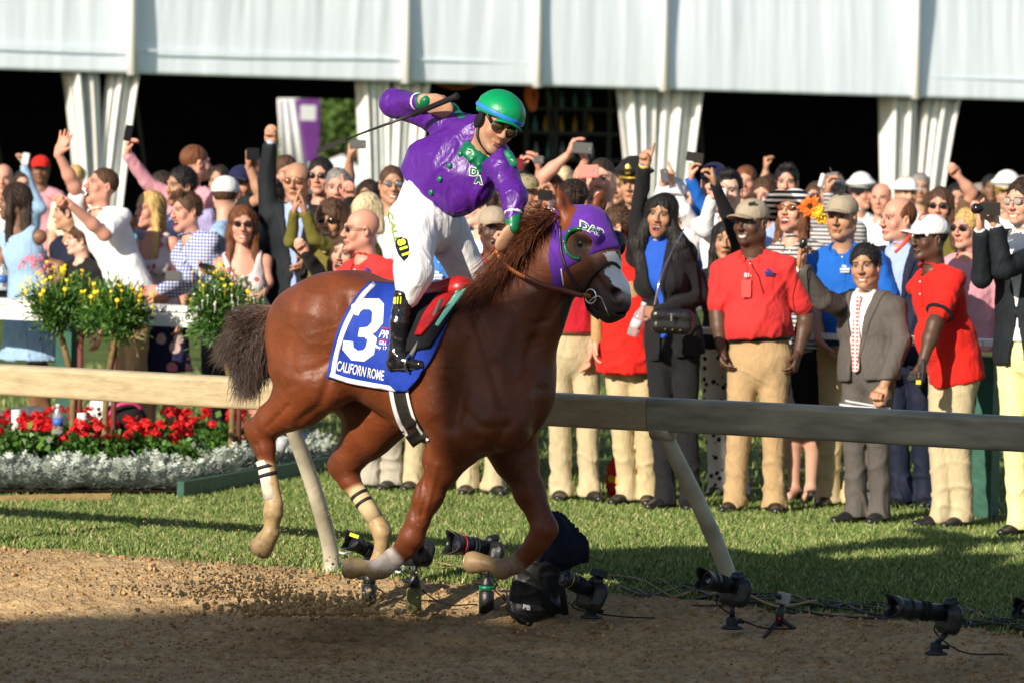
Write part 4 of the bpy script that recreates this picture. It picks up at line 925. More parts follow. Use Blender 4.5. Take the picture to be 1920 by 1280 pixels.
# ------------------------------------------------------------------ people
white = fabric('white', (.78, .78, .80))
SKIN = dict(fair=(.60, .345, .245), pale=(.66, .41, .31), pink=(.60, .30, .215), tan=(.46, .25, .155), olive=(.42, .235, .14), brown=(.20, .10, .055), dark=(.085, .043, .026))
HAIRC = dict(black=(.012, .010, .010), dark=(.03, .018, .012), brown=(.075, .038, .02), auburn=(.14, .05, .02), blond=(.55, .36, .13), fairhair=(.62, .50, .30), grey=(.22, .21, .2), ginger=(.25, .09, .03))
skin_m = mat('skin', (.5, .3, .2), .5, .4, vcol=True, bump=.15, bscale=120, bdist=.002)
sb = skin_m.node_tree.nodes['Principled BSDF']; sb.inputs['Subsurface Weight'].default_value = .06; sb.inputs['Subsurface Radius'].default_value = (.01, .004, .002)
def hair_mat(c): return mat('hair_'+c, HAIRC[c], .6, .3, noise=.35, nscale=30, bump=.9, bscale=45, stretch=(1, 1, .15), bdist=.02)
def basis(yaw, pitch=0, roll=0):
    """rows: side (picture right when facing the camera), forward, up"""
    f = np.array([math.sin(yaw), -math.cos(yaw), 0]); s = np.array([math.cos(yaw), math.sin(yaw), 0]); u = Z_.copy()
    f, u = f*math.cos(pitch)+u*math.sin(pitch), u*math.cos(pitch)-f*math.sin(pitch)
    s, u = s*math.cos(roll)-u*math.sin(roll), u*math.cos(roll)+s*math.sin(roll)
    return np.array([s, f, u])
class Head:
    def __init__(s, c, B, m, v, mouth, sex, fat=0, seed=0):
        s.c = np.asarray(c, float); s.B = B; s.m = m; s.mouth = mouth; s.sex = sex; s.v = v; s.fat = fat
        r = np.random.default_rng(seed+100); s.w = 1+r.normal(0, .025); s.jaw = r.normal(0, .004); s.nose = r.normal(0, .003)
    def p(s, x, y, z): return s.c+s.m*(x*s.B[0]+y*s.B[1]+z*s.B[2])
    def E(s, c, r, **k): k['k'] = k.get('k', .02)*s.m; return Ell(s.p(*c), np.array(r)*s.m, s.B, **k)
    def C(s, a, b, ra, rb, n=None, q=1, **k): k['k'] = k.get('k', .02)*s.m; return Cone(s.p(*a), s.p(*b), ra*s.m, rb*s.m, n=None if n is None else s.B[n], q=q, **k)
    def prims(s):
        f = s.sex == 'f'; w = s.w; ft = s.fat; L = []
        L.append(s.E((0, -.018, .03), (.075*w, .095, .086))); L.append(s.E((0, .022, -.03), (.060*w+ft*.012, .064, .088)))
        jx = .046 if f else .052
        for q in (-1, 1):
            L.append(s.C((q*(jx+ft*.012)*w, -.012, -.062), (q*.016, .062, -.104+s.jaw), .02+ft*.006, .014, k=.03))
            L.append(s.E((q*.040*w, .056, -.032), (.024+ft*.004, .022, .026), k=.02))
            L.append(s.C((q*.014, .083, .020), (q*.044, .066, .022), .009 if f else .011, .009, k=.012))
            L.append(s.E((q*.032, .097, .000), (.018, .020, .0115), k=.012, sub=True))
            L.append(s.E((q*.031, .0715, .001), (.0135, .0125, .0115), k=.003))
            L.append(s.E((q*.078*w, -.010, -.012), (.009, .018, .031), k=.006))
            L.append(s.E((q*.081*w, -.006, -.010), (.006, .009, .016), k=.004, sub=True))
            L.append(s.E((q*.013, .097, -.038), (.009, .011, .008), k=.008))
        L.append(s.E((0, .070, -.106+s.jaw), (.020 if not f else .015, .018, .016), k=.02))
        L.append(s.C((0, .086, .006), (0, .110+s.nose, -.034), .0075, .0115, k=.012))
        if s.mouth == 'open':
            L.append(s.C((0, .052, -.105), (0, .06, -.118), .028, .019, k=.03))
            L.append(s.C((-.016, .088, -.060), (.016, .088, -.060), .0075, .0075, k=.008)); L.append(s.C((-.012, .080, -.104), (.012, .080, -.104), .008, .008, k=.008))
            L.append(s.E((0, .094, -.082), (.024, .024, .020), k=.005, sub=True))
        elif s.mouth == 'smile':
            L.append(s.C((-.028, .074, -.064), (0, .093, -.066), .0065, .0075, k=.008)); L.append(s.C((.028, .074, -.064), (0, .093, -.066), .0065, .0075, k=.008))
            L.append(s.C((-.018, .082, -.086), (.018, .082, -.086), .0075, .0075, k=.008)); L.append(s.E((0, .098, -.076), (.024, .011, .0065), k=.003, sub=True))
        else:
            L.append(s.C((-.022, .080, -.069), (0, .092, -.067), .006, .0075, k=.006)); L.append(s.C((.022, .080, -.069), (0, .092, -.067), .006, .0075, k=.006))
            L.append(s.C((-.015, .084, -.080), (.015, .084, -.080), .0075, .0075, k=.006))
        L.append(s.C((0, -.02, -.05), (0, -.035, -.17), (.046 if f else .054)+ft*.012, (.048 if f else .058)+ft*.014, k=.035))
        return L
    def colour(s, V, skin, brow, stubble=0):
        q = (V-s.c)@s.B.T/s.m; x, y, z = q.T; ax = np.abs(x); c = np.tile(np.array(SKIN[skin]), (len(V), 1))
        c *= (1+.05*wob(V, 7, 25))[:, None]
        def mixin(m, col, a=1): nonlocal c; m = (m*a)[:, None]; c = c*(1-m)+np.array(col)*m
        fr = smooth(.03, .06, y)
        base = np.array(SKIN[skin])
        mixin(np.exp(-(((ax-.042)/.02)**2+((z+.035)/.02)**2))*fr, base*[1.08, .8, .78], .7)
        mixin(np.exp(-((x/.016)**2+((z+.036)/.014)**2))*fr, base*[1.05, .84, .8], .6)
        if stubble: mixin(smooth(-.045, -.07, z)*smooth(-.03, 0, y)*smooth(-.15, -.12, z), base*.42, stubble)
        hc = np.array(HAIRC[brow])
        mixin(smooth(.0055, .003, np.abs(z-.0205+((ax-.03)*6)**2*.08))*((ax > .012) & (ax < .05))*fr, hc*1.2, .85)
        e = ((ax-.031)/.0140)**2+((z-.000)/(.0038 if s.mouth != 'neutral' else .0052))**2
        mixin(np.exp(-np.clip(((ax-.031)/.02)**2+((z-.001)/.012)**2, 0, 9))*fr, base*.42, .55)
        mixin(smooth(1.1, .9, e)*fr, (.36, .33, .31)); mixin(smooth(1.3, .7, ((ax-.031)/.0080)**2+((z-.001)/.0078)**2)*fr, (.02, .012, .008))
        mixin(smooth(.0028, .0014, np.abs(z-.0085+((ax-.031)*8)**2*.09))*(np.abs(ax-.031) < .016)*fr, base*.12)
        lipc = base*[.85, .42, .42] if s.sex == 'f' else base*[.85, .55, .52]
        if s.mouth == 'open':
            mixin(smooth(1.5, 1.2, (x/.031)**2+((z+.082)/.028)**2)*fr, lipc); ins = smooth(1.05, .85, (x/.0245)**2+((z+.082)/.0205)**2)*fr
            mixin(ins, (.05, .010, .008)); mixin(ins*smooth(-.0745, -.0735, z), (.78, .74, .68)); mixin(ins*smooth(-.093, -.095, z), (.35, .09, .08))
        elif s.mouth == 'smile':
            mixin(smooth(1.2, .9, (x/.034)**2+((z+.075-(x*x*9))/.0155)**2)*fr, lipc); mixin(smooth(1.1, .8, (x/.0265)**2+((z+.075-(x*x*9))/.0072)**2)*fr, (.78, .75, .7))
        else:
            mixin(smooth(1.2, .9, (x/.026)**2+((z+.074)/.0105)**2)*fr, lipc); mixin(smooth(.0022, .001, np.abs(z+.0735))*(ax < .023)*fr, base*.25)
        for qx in (-1, 1): mixin(smooth(1.2, .7, ((x-qx*.008)/.004)**2+((z+.046)/.003)**2)*fr, base*.2)
        return c
def orth(d, n): d = nrm(d); n = np.asarray(n, float); n = nrm(n-d*(n@d)); return d, n
def hand_prims(w, d, n, th, pose, m=1.0):
    """w wrist, d finger direction, n palm normal, th +1/-1 side of the thumb along d x n"""
    d, n = orth(d, n); t = np.cross(d, n)*th; L = []
    L.append(Cone(w-d*.01*m, w+d*.03*m, .027*m, .034*m, n=n, q=.62, q2=.45)); L.append(Cone(w+d*.03*m, w+d*.078*m, .036*m, .040*m, n=n, q=.42, q2=.36))
    L.append(Cone(w+d*.018*m+t*.018*m+n*.008*m, w+d*.05*m+t*.03*m+n*.012*m, .017*m, .015*m))
    cur = dict(open=(.08, .12, .1), relax=(.35, .45, .3), hold=(.75, .8, .5), fist=(1.45, 1.6, 1.1), point=(1.45, 1.6, 1.1), clap=(.12, .15, .12), cup=(.5, .6, .4))[pose]
    ln = (.043, .027, .021); sc = (.96, 1.04, .98, .8)
    for i in range(4):
        off = (.029, .0095, -.010, -.028)[i]; spread = (.12, .03, -.05, -.16)[i]*(1.6 if pose == 'open' else .5)
        cc = cur if not (pose == 'point' and i == 0) else (.05, .05, .05)
        p = w+d*(.078-.004*abs(i-1))*m+t*off*m; a = 0; di = nrm(d+t*spread)
        for j in range(3):
            a += cc[j]; dd = di*math.cos(a)+n*math.sin(a); q = p+dd*ln[j]*sc[i]*m
            r0 = (.0098, .0088, .0080)[j]*m; L.append(Cone(p, q, r0, r0*.93, k=.005)); p = q
    ta = dict(open=(.9, .7), relax=(.5, .35), hold=(.35, .1), fist=(.1, -.5), point=(.1, -.5), clap=(.35, .3), cup=(.5, .3))[pose]
    p = w+d*.03*m+t*.03*m+n*.010*m; bend = .9 if pose in ('fist', 'point', 'hold') else .35
    q = p+nrm(d*.8+t*ta[0]+n*bend*.7)*.036*m; r_2 = q+nrm(d*.85+t*ta[1]+n*bend)*.03*m
    L.append(Cone(p, q, .0125*m, .0105*m, k=.008)); L.append(Cone(q, r_2, .0105*m, .009*m, k=.006))
    return L
def cat_mesh(parts):
    V, F, C, n = [], [], [], 0
    for v, f, c in parts: V.append(v); F.append(f+n); C.append(c); n += len(v)
    return np.concatenate(V), np.concatenate(F), np.concatenate(C)
def ring(c, ax, r, rt, n=10, q=1, side=None):
    ax = nrm(ax); u = nrm(np.cross(ax, [1, .1, 0])); v = np.cross(ax, u); P_ = [c+r*(math.cos(t)*u+math.sin(t)*v) for t in np.linspace(0, 2*math.pi, n+1)]
    return [Cone(a, b, rt, rt, k=.01) for a, b in zip(P_[:-1], P_[1:])]
# patterned cloths
def pat_mat(name, kind, c1, c2, c3=None, sc=10):
    if name in MATS: return MATS[name]
    m = bpy.data.materials.new(name); nt, N, Lk, b = nodes(m); b.inputs['Roughness'].default_value = .85; b.inputs['Specular IOR Level'].default_value = .2
    tc = N.new('ShaderNodeTexCoord'); cur = None
    def mixc(fac, a, bb):
        x = N.new('ShaderNodeMix'); x.data_type = 'RGBA'; Lk.new(fac, x.inputs[0])
        for i, v in ((6, a), (7, bb)):
            if isinstance(v, tuple): x.inputs[i].default_value = (*v, 1)
            else: Lk.new(v, x.inputs[i])
        return x.outputs[2]
    if kind in ('plaid', 'stripe'):
        outs = []
        for ax in (('X', 'Z') if kind == 'plaid' else ('Z',)):
            wv = N.new('ShaderNodeTexWave'); wv.bands_direction = ax; wv.inputs['Scale'].default_value = sc; wv.inputs['Distortion'].default_value = .4; Lk.new(tc.outputs['Object'], wv.inputs[0])
            r = N.new('ShaderNodeMapRange'); r.inputs[1].default_value = .55; r.inputs[2].default_value = .75; Lk.new(wv.outputs['Fac'], r.inputs[0]); outs.append(r.outputs[0])
        cur = mixc(outs[0], c1, c2)
        if kind == 'plaid': cur = mixc(outs[1], cur, c2)
    else:
        vo_ = N.new('ShaderNodeTexVoronoi'); vo_.inputs['Scale'].default_value = sc; Lk.new(tc.outputs['Object'], vo_.inputs[0])
        r = N.new('ShaderNodeMapRange'); r.inputs[1].default_value = .30; r.inputs[2].default_value = .36; Lk.new(vo_.outputs['Distance'], r.inputs[0])
        vs = N.new('ShaderNodeSeparateColor'); Lk.new(vo_.outputs['Color'], vs.inputs[0]); g = N.new('ShaderNodeMath'); g.operation = 'GREATER_THAN'; g.inputs[1].default_value = .5; Lk.new(vs.outputs[0], g.inputs[0])
        cc = mixc(g.outputs[0], c2, c3 or c2); cur = mixc(r.outputs[0], cc, c1)
    Lk.new(cur, b.inputs['Base Color']); MATS[name] = m; return m
LEATH = mat('shoe_black', (.015, .014, .014), .3, .5)
COUNT = [0]
PEOPLE = {}
def person(key, label, hx, hy, D, yaw=0, pitch=0, roll=0, byaw=None, m=1.0, sex='m', skin='fair', hair='short', hc='brown', mouth='neutral', cap=None, shades=None,
           top=None, topm=None, arms=None, legs=None, legm=None, shoes=LEATH, fat=0, hip=None, foot=None, stubble=0, lod=1, group=None, shirt2=None, tie=None, belt=False, neckless=False, hem=.06, knees=None, skirt_len=.42, zfoot=0, extra=None, wside=None):
    COUNT[0] += 1; seed = COUNT[0]*13
    yaw = R(yaw); byaw = yaw*.5 if byaw is None else R(byaw)
    C0 = P(hx, hy, D); mh = m*.975; m = m*.93; f = sex == 'f'
    HB = basis(yaw, R(pitch), R(roll)); hd = Head(C0, HB, mh, None, mouth, sex, fat, seed)
    bs = np.array([math.cos(byaw), math.sin(byaw), 0]); bf = np.array([math.sin(byaw), -math.cos(byaw), 0])
    nk = C0-HB[2]*.15*mh-HB[1]*.03*mh-Z_*.025*mh
    if hip is None: hp_ = np.array([nk[0], nk[1], nk[2]-.54*m])-bf*.02
    else: hp_ = P(hip[0], hip[1], D+(hip[2] if len(hip) > 2 else 0))
    up = nrm(nk-hp_); sw = (.158 if f else .185)*m+fat*.015; bs2 = nrm(bs-up*(bs@up)); bf2 = np.cross(up, bs2); bf2 = bf2 if bf2@bf > 0 else -bf2
    gpos = np.array([C0[0], C0[1], 0.0]); rt = root('person', gpos, label, 'person', group); OFF = gpos
    sh = {q: nk-up*.080*m+bs2*q*sw*.96 for q in (-1, 1)}
    # arms
    arms = arms or {}; AR = {}
    for q in (-1, 1):
        if q in arms and arms[q] is None: continue
        if q in arms:
            a = arms[q]; el = P(a[0], a[1], D+a[2]); wr = P(a[3], a[4], D+a[5]); pose = a[6] if len(a) > 6 else 'relax'; hd_ = a[7] if len(a) > 7 else None; pn = a[8] if len(a) > 8 else None
        else:
            el = sh[q]-up*.28*m+bs2*q*(.05+fat*.05)-bf2*.02; wr = el-Z_*.245*m+bf2*.06+bs2*q*.0; pose = 'relax'; hd_ = None; pn = None
        AR[q] = (el, wr, pose, hd_, pn)
        if q in arms and (pose in ('open', 'hold', 'fist', 'point', 'clap') and el[2] > sh[q][2]): sh[q] = sh[q]+up*.03*m
    h0 = (.0105, .0140, .019)[lod]; hh = (.0044, .0056, .009)[lod]; hhand = (.0055, .0065, .01)[lod]; hcl = (.0115, .015, .02)[lod]
    parts = []; hcol = HAIRC[hc]
    HP = hd.prims(); HV_, HF_ = sdf_mesh(HP, hh, .02); parts.append((HV_, HF_, hd.colour(HV_, skin, 'dark' if hc in ('blond', 'fairhair', 'grey') else hc, stubble)))
    B_pr = [Cone(hd.p(0, -.03, -.1), nk, .052*m, .062*m), Cone(sh[-1], sh[1], .045, .045), Ell(nk-up*.16*m, [sw*.8, .085*m, .17*m], [bs2, bf2, up]), Cone(nk-up*.2*m, hp_, .10*m, .11*m, n=bf2, q=.7)]
    sleeve = {'polo': .62, 'tee': .6, 'dress': 0, 'tank': 0}.get(top, 1.0)
    for q, (el, wr, pose, hdr, pn) in AR.items():
        am = (.85 if f else 1)*m*(1+fat*.15); sk_ = .8 if sleeve >= 1 else 1; B_pr += [Cone(sh[q], el, .046*am*sk_, .040*am*sk_), Cone(el, el*.65+wr*.35, .041*am*sk_, .040*am*sk_), Cone(el*.65+wr*.35, wr, .040*am*sk_, .027*am)]
        d = nrm(wr-el) if hdr is None else nrm(np.asarray(hdr, float)); n_ = (bf2 if pose in ('open', 'fist', 'point') else -q*bs2) if pn is None else np.asarray(pn, float)
        th = -q if (np.cross(d, n_)@bs2) > 0 else q
        if pose not in ('open', 'fist', 'point'): th = 1 if (np.cross(d, n_)@bf2) > 0 else -1
        hm = hand_prims(wr, d, n_, th, pose, (.9 if f else 1)*m*1.02); v, ff = sdf_mesh(hm, hhand, .012)
        cc = np.tile(np.array(SKIN[skin])*[1.03, .95, .93], (len(v), 1))
        if skin in ('brown', 'dark'): cc *= 1.05
        parts.append((v, ff, cc))
    # legs
    kn, an = {}, {}
    if legs:
        for q in (-1, 1):
            hj = hp_+bs2*q*.085*m-Z_*.03
            ft = foot[0 if q == -1 else 1] if foot else None
            if ft is not None: a_ = P(ft[0], ft[1], D+(ft[2] if len(ft) > 2 else 0)); a_[2] = .09+zfoot
            else: a_ = np.array([hj[0]+bs[0]*q*.03, hj[1]+bs[1]*q*.03, .09+zfoot])
            k_ = hj*.5+a_*.5+bf*.03
            if knees: k_ = P(knees[0 if q == -1 else 1][0], knees[0 if q == -1 else 1][1], D-.08)
            kn[q], an[q] = k_, a_
            if legs in ('skirt', 'bare', 'shorts'):
                B_pr += [Cone(hj, k_, .075*m, .05*m), Cone(k_, k_*.65+a_*.35-bf*.015, .048*m, .05*m), Cone(k_*.65+a_*.35-bf*.015, a_, .05*m, .033*m), Cone(a_-Z_*.03, a_+bf*.12-Z_*.06, .036, .026)]
    v, ff = sdf_mesh(B_pr, h0, .035); parts.append((v, ff, np.tile(np.array(SKIN[skin]), (len(v), 1))*(1+.05*wob(v, seed, 9))[:, None]))
    V, Fc, Cc = cat_mesh(parts); body = mesh_obj('body', V-OFF, Fc, skin_m, rt, cols=Cc)
    def cloth(name, pr, mm, amp=.004, h=None, k=.03, sc=20, sd=0, dirn=None):
        v, ff = sdf_mesh(pr, h or hcl, k)
        if not len(v): return None
        v = folds(v, ff, seed+sd, amp, sc, dirn); v = folds(v, ff, seed+sd+50, amp*.45, sc*2.3, dirn) if lod < 2 and amp else v; return mesh_obj(name, v-OFF, ff, mm, rt)
    def torso(e, low=True, fl=1.0):
        L = [Cone(sh[-1], sh[1], .047*m+e, .047*m+e, n=bf2, q=1.15), Cone(nk-up*.01, sh[-1]*.6+nk*.4, .052*m+e*.6, .05*m+e), Cone(nk-up*.01, sh[1]*.6+nk*.4, .052*m+e*.6, .05*m+e), Ell(nk-up*.17*m, [sw*.93+e, .108*m+e+fat*.02, .19*m], [bs2, bf2, up])]
        wr_ = (.128 if f else .148)*m+fat*.045+e
        L += [Cone(nk-up*.2*m, nk-up*.40*m, (.145 if not f else .128)*m+e, wr_, n=bf2, q=.74), Cone(nk-up*.40*m, hp_, wr_, (.150 if not f else .155)*m+e+fat*.03, n=bf2, q=.74+fat*.1)]
        if fat > .3: L.append(Ell(nk-up*.40*m+bf2*.05, [.15+fat*.04, .13+fat*.05, .17], [bs2, bf2, up]))
        if f:
            for q in (-1, 1): L.append(Ell(nk-up*.235*m+bs2*q*.072+bf2*.085, [.062+e, .055+e, .06+e], [bs2, bf2, up], k=.03))
        if low: L.append(Cone(hp_-up*.0, hp_-up*.08, .158*m+e+fat*.03, .165*m+e+fat*.03, n=bf2, q=.76))
        return L
    def sleeves(e, frac, cuff=0, fl=0):
        L = []
        for q, (el, wr, *_r) in AR.items():
            am = (.86 if f else 1)*m*(1+fat*.12)
            if frac < 1: t = frac/.62*.72; L.append(Cone(sh[q], sh[q]*(1-t)+el*t, .050*am+e, .054*am+e+.004, k=.02))
            else: L += [Cone(sh[q], el, .051*am+e, .042*am+e, k=.02), Cone(el, wr-nrm(wr-el)*(.01+cuff), .042*am+e, .031*am+e, k=.015)]
        return L
    nsub = [Cone(nk-up*.0+bf2*.02, hd.p(0, .02, -.12), .062*m, .085*m, sub=True, k=.01)]
    bot = hp_-up*hem*m
    hemcut = Cut(bot, -up)
    if top in ('polo', 'tee', 'shirt'):
        L = torso(.014)+sleeves(.010, sleeve)+nsub
        if top != 'tee': L += ring(nk+up*.018*m+bf2*.012, up*.85-bf2*.45, .067*m, .0075)
        if top == 'polo' and lod < 2: L.append(Cone(nk+bf2*.12-up*.0, nk-up*.16*m+bf2*.16, .014, .006, k=.006, sub=True))
        L.append(hemcut); so = cloth('shirt' if top != 'polo' else 'polo_shirt', L, topm, .0068, sc=14, dirn=up*.8+bs2*.45)
        if lod == 0 or (lod == 1 and top == 'polo'):
            W = np.empty(len(so.data.vertices)*3, dtype=np.float32); so.data.vertices.foreach_get('co', W); W = W.reshape(-1, 3)
            bv_ = BVHTree.FromPolygons([tuple(x) for x in W.tolist()], [tuple(p.vertices) for p in so.data.polygons])
            def fr(p, off=.002):
                h_ = bv_.ray_cast(Vector(p-OFF+bf2*.5), Vector(-bf2)); return None if h_[0] is None else np.array(h_[0])+bf2*off
            pts_ = [fr(nk-up*t*m) for t in np.linspace(.05, .19, 5)]
            if top != 'tee' and all(p is not None for p in pts_):
                mb = MB(); mb.tube(pts_, .011, 6, flat=None); 
                for i_, V_ in enumerate(mb.V): mb.V[i_] = V_-((V_-pts_[2])@bf2)[:, None]*bf2*.0
                mb = MB()
                for pa, pb in zip(pts_[:-1], pts_[1:]): mb.add([pa-bs2*.012, pa+bs2*.012, pb+bs2*.012, pb-bs2*.012, pa-bs2*.012+bf2*.003, pa+bs2*.012+bf2*.003, pb+bs2*.012+bf2*.003, pb-bs2*.012+bf2*.003], [(4, 5, 6, 7), (0, 4, 7, 3), (1, 2, 6, 5)])
                mb.build('placket', topm, rt)
                for pa in pts_[0:4:2]: mb = MB(); mb.lathe(pa+bf2*.003, [(.006, 0), (.005, .003)], ax=bf2, n=8); mb.build('button', white, rt)
                for q in (-1, 1): v, ff = sdf_mesh([Cone(nk+bs2*q*.062*m+up*.012, nk+bs2*q*.045*m+bf2*.088*m-up*.035, .016, .020, n=nrm(bf2+up*.3+bs2*q*.5), q=.3, k=.006)], .006, .006); mesh_obj('collar', v-OFF, ff, topm, rt)
        if lod == 0 and top == 'polo' and shirt2 != 'plainfront':
            mb = MB()
            for t in (.06, .10, .14): 
                c_ = nk-up*t*m+bf2*(.128+t*.05+fat*.02)
                mb.lathe(c_-OFF, [(.006, 0), (.005, .004)], ax=bf2, n=8)
    elif top in ('suit', 'blazer'):
        L = torso(.012)+sleeves(.006, 1, 0)+ring(nk+up*.022*m+bf2*.010, up*.85-bf2*.4, .063*m, .0085)+[Cut(hp_, -up)]
        cloth('dress_shirt', L, shirt2 or fabric('white', (.78, .78, .8)), .002)
        J = torso(.030)+sleeves(.018, 1, .02)+[Cone(nk+up*.02, hd.p(0, .0, -.12), .074*m, .10*m, sub=True, k=.01), Wedge(nk+up*.02, bs2, up, bf2, .082*m, .46*m), Cut(hp_-up*max(hem, .13)*m, -up)]
        J.append(Wedge(hp_-up*.14*m, bs2, -up, bf2, .05*m, .30*m))
        LP_ = torso(.037)+[Wedge(nk+up*.02, bs2, up, bf2, .150*m, .48*m, inv=True), Wedge(nk+up*.02, bs2, up, bf2, .080*m, .46*m), Cut(nk+up*.035*m, up), Cut(nk-up*.42*m, -up)]
        if lod < 2:
            v, ff = sdf_mesh(LP_, .008, .012); 
            if len(v): mesh_obj('lapels', v-OFF, ff, topm, rt)
        cloth('jacket', J, topm, .0055, k=.014, sc=13, dirn=up*.8+bs2*.3, h=.010 if lod == 0 else None)
        if tie:
            a0 = nk+bf2*.088-up*.012; mb = [Cone(a0, a0-up*.03+bf2*.02, .017, .014, k=.004), Cone(a0-up*.03+bf2*.024, a0-up*.24+bf2*(.047+fat*.04), .016, .034, n=bf2, q=.25, k=.004), Cone(a0-up*.24+bf2*(.047+fat*.04), a0-up*.40+bf2*(.05+fat*.05), .034, .026, n=bf2, q=.25, k=.004)]
            cloth('tie', mb, tie, .001, h=.007)
    elif top in ('dress', 'tank'):
        L = torso(.008, low=True)+[Cone(nk+up*.03, nk-up*.09*m+bf2*.10, .10*m, .085*m, sub=True, k=.01)]
        for q in (-1, 1): L.append(Ell(sh[q]+bs2*q*.03, [.062, .10, .075], [bs2, bf2, up], sub=True, k=.015))
        L.append(hemcut)
        cloth('top' if top == 'tank' else 'bodice', L, topm, .003)
    if legs == 'trousers':
        L = [Cone(hp_+up*.03, hp_-up*.06, .156*m+fat*.025, .164*m+fat*.025, n=bf2, q=.74)]
        for q in (-1, 1):
            hj = hp_+bs2*q*.086*m-Z_*.05; L += [Cone(hj, kn[q], .092*m+fat*.012, .068*m, k=.02), Cone(kn[q], an[q]+Z_*.0, .068*m, .062*m, k=.015), Cone(an[q]+Z_*.05+bf*.01, an[q]-Z_*.035+bf*.02, .062*m, .072*m, k=.02)]
        L.append(Cut(hp_+up*.10, up)); L.append(Cut(np.array([0, 0, .035+zfoot]), -Z_))
        v, ff = sdf_mesh(L, hcl, .03); zz_ = v[:, 2]; amp = .0035+.0065*smooth(.45, .1, zz_)
        N_ = vnormals(v, ff); W = v.copy(); W[:, 2] *= 1.5; W[:, 2] += .5*W[:, 0]; n2 = wob(W, seed+5, 19, 2); v = v+N_*((1.2*np.exp(-(n2/n2.std()/.4)**2)-.5)*amp)[:, None]
        mesh_obj('trousers', v-OFF, ff, legm, rt)
        if belt: cloth('belt', [Cone(hp_+up*.052, hp_+up*.078, .163*m+fat*.035, .162*m+fat*.035, n=bf2, q=.77), Cut(hp_+up*.085, up), Cut(hp_+up*.045, -up)], belt if not isinstance(belt, bool) else LEATH, 0)
    if legs == 'skirt':
        b_ = np.array([hp_[0], hp_[1], hp_[2]-skirt_len]); L = [Cone(hp_+up*.12, hp_-up*.04, .135*m, .165*m, n=bf2, q=.78), Cone(hp_-up*.04, b_, .165*m, .23*m, n=bf2, q=.75), Cut(b_, -Z_), Cut(hp_+up*.16, up)]
        cloth('skirt', L, legm, .010, sc=16, dirn=Z_)
    if legs and shoes is not None:
        for q in (-1, 1):
            a_ = an[q]; f2 = nrm(bf+bs*q*.25); a0 = a_*1.0; a0[2] = zfoot
            pr = [Cone(a0+Z_*.042-f2*.05, a0+Z_*.04+f2*.08, .038, .040, n=Z_, q=.8), Cone(a0+Z_*.035+f2*.08, a0+Z_*.028+f2*.165, .042, .032, n=Z_, q=.65), Cone(a0+Z_*.05, a0+Z_*.10, .036, .036), Cut(a0+Z_*.002, -Z_, k=.002)]
            v, ff = sdf_mesh(pr, .009, .02); mesh_obj('shoe', v-OFF, ff, shoes, rt)
    # hair
    def hobj(pr, amp, sc=26, nm='hair', mm=None, k=.02, h=None, ds=1.0):
        v, ff = sdf_mesh(pr, h or max(hh*1.25, .006), k); N_ = vnormals(v, ff); q = (v-C0)@HB.T; q = q*[1, 1, .35]; v = v+N_*((1-2*np.abs(wob(q, seed+3, sc))**.7)*amp+.3*amp*wob(q, seed+8, sc*3))[:, None]
        ho = mesh_obj(nm, v-OFF, ff, mm or hair_mat(hc), rt)
        if lod < 2 and hair not in ('buzz', 'none') and not hair == 'thin':
            rg = np.random.default_rng(seed+77); ns = {'short': 900, 'quiff': 900, 'curly': 900, 'bob': 700}.get(hair, 900); ns = ns if lod == 0 else ns//2
            pk = rg.integers(0, len(v), ns); p0 = v[pk]; n0 = N_[pk]; longh = hair in ('long', 'wavy', 'verylong', 'bob')
            down = -Z_*(1.0 if longh else .5)-HB[1]*.25 if longh else -HB[1]*.6-Z_*.35+0*Z_
            T = down+rg.normal(0, {'curly': .9, 'short': .5, 'quiff': .5}.get(hair, .28), (ns, 3)); T -= n0*(T*n0).sum(1)[:, None]*.85; T /= np.linalg.norm(T, axis=1)[:, None]+1e-9
            Ln_ = rg.uniform(.03, .075 if longh else .042, ns)[:, None]; W_ = rg.uniform(.0012, .0026, ns)[:, None]; sd_ = np.cross(T, n0); sd_ /= np.linalg.norm(sd_, axis=1)[:, None]+1e-9
            q0 = p0-n0*.002; q1 = p0+T*Ln_*.5+n0*.0045; q2 = p0+T*Ln_+n0*rg.uniform(-.002, .009 if hair != 'curly' else .02, ns)[:, None]
            VV = np.stack([q0-sd_*W_, q0+sd_*W_, q1+sd_*W_, q1-sd_*W_, q2], 1).reshape(-1, 3); i_ = np.arange(ns)*5
            FF = np.concatenate([np.stack([i_, i_+1, i_+2], 1), np.stack([i_, i_+2, i_+3], 1), np.stack([i_+3, i_+2, i_+4], 1)])
            so_ = mesh_obj('hair_strands', VV-OFF, FF, mm or hair_mat(hc), ho, smoothf=False); so_['kind'] = 'stuff'
        return ho
    face_sub = [hd.E((0, .100, -.022), (.066, .072, .092), sub=True, k=.008)]
    base = [hd.E((0, -.022, .034), (.0805, .099, .092), k=.02)]
    lowcut = [Cut(hd.p(0, 0, -.022), nrm(-HB[2]*1+HB[1]*.55), k=.006)]
    ears = [hd.E((q*.082, -.002, -.018), (.014, .028, .032), sub=True, k=.006) for q in (-1, 1)]
    capped = cap is not None
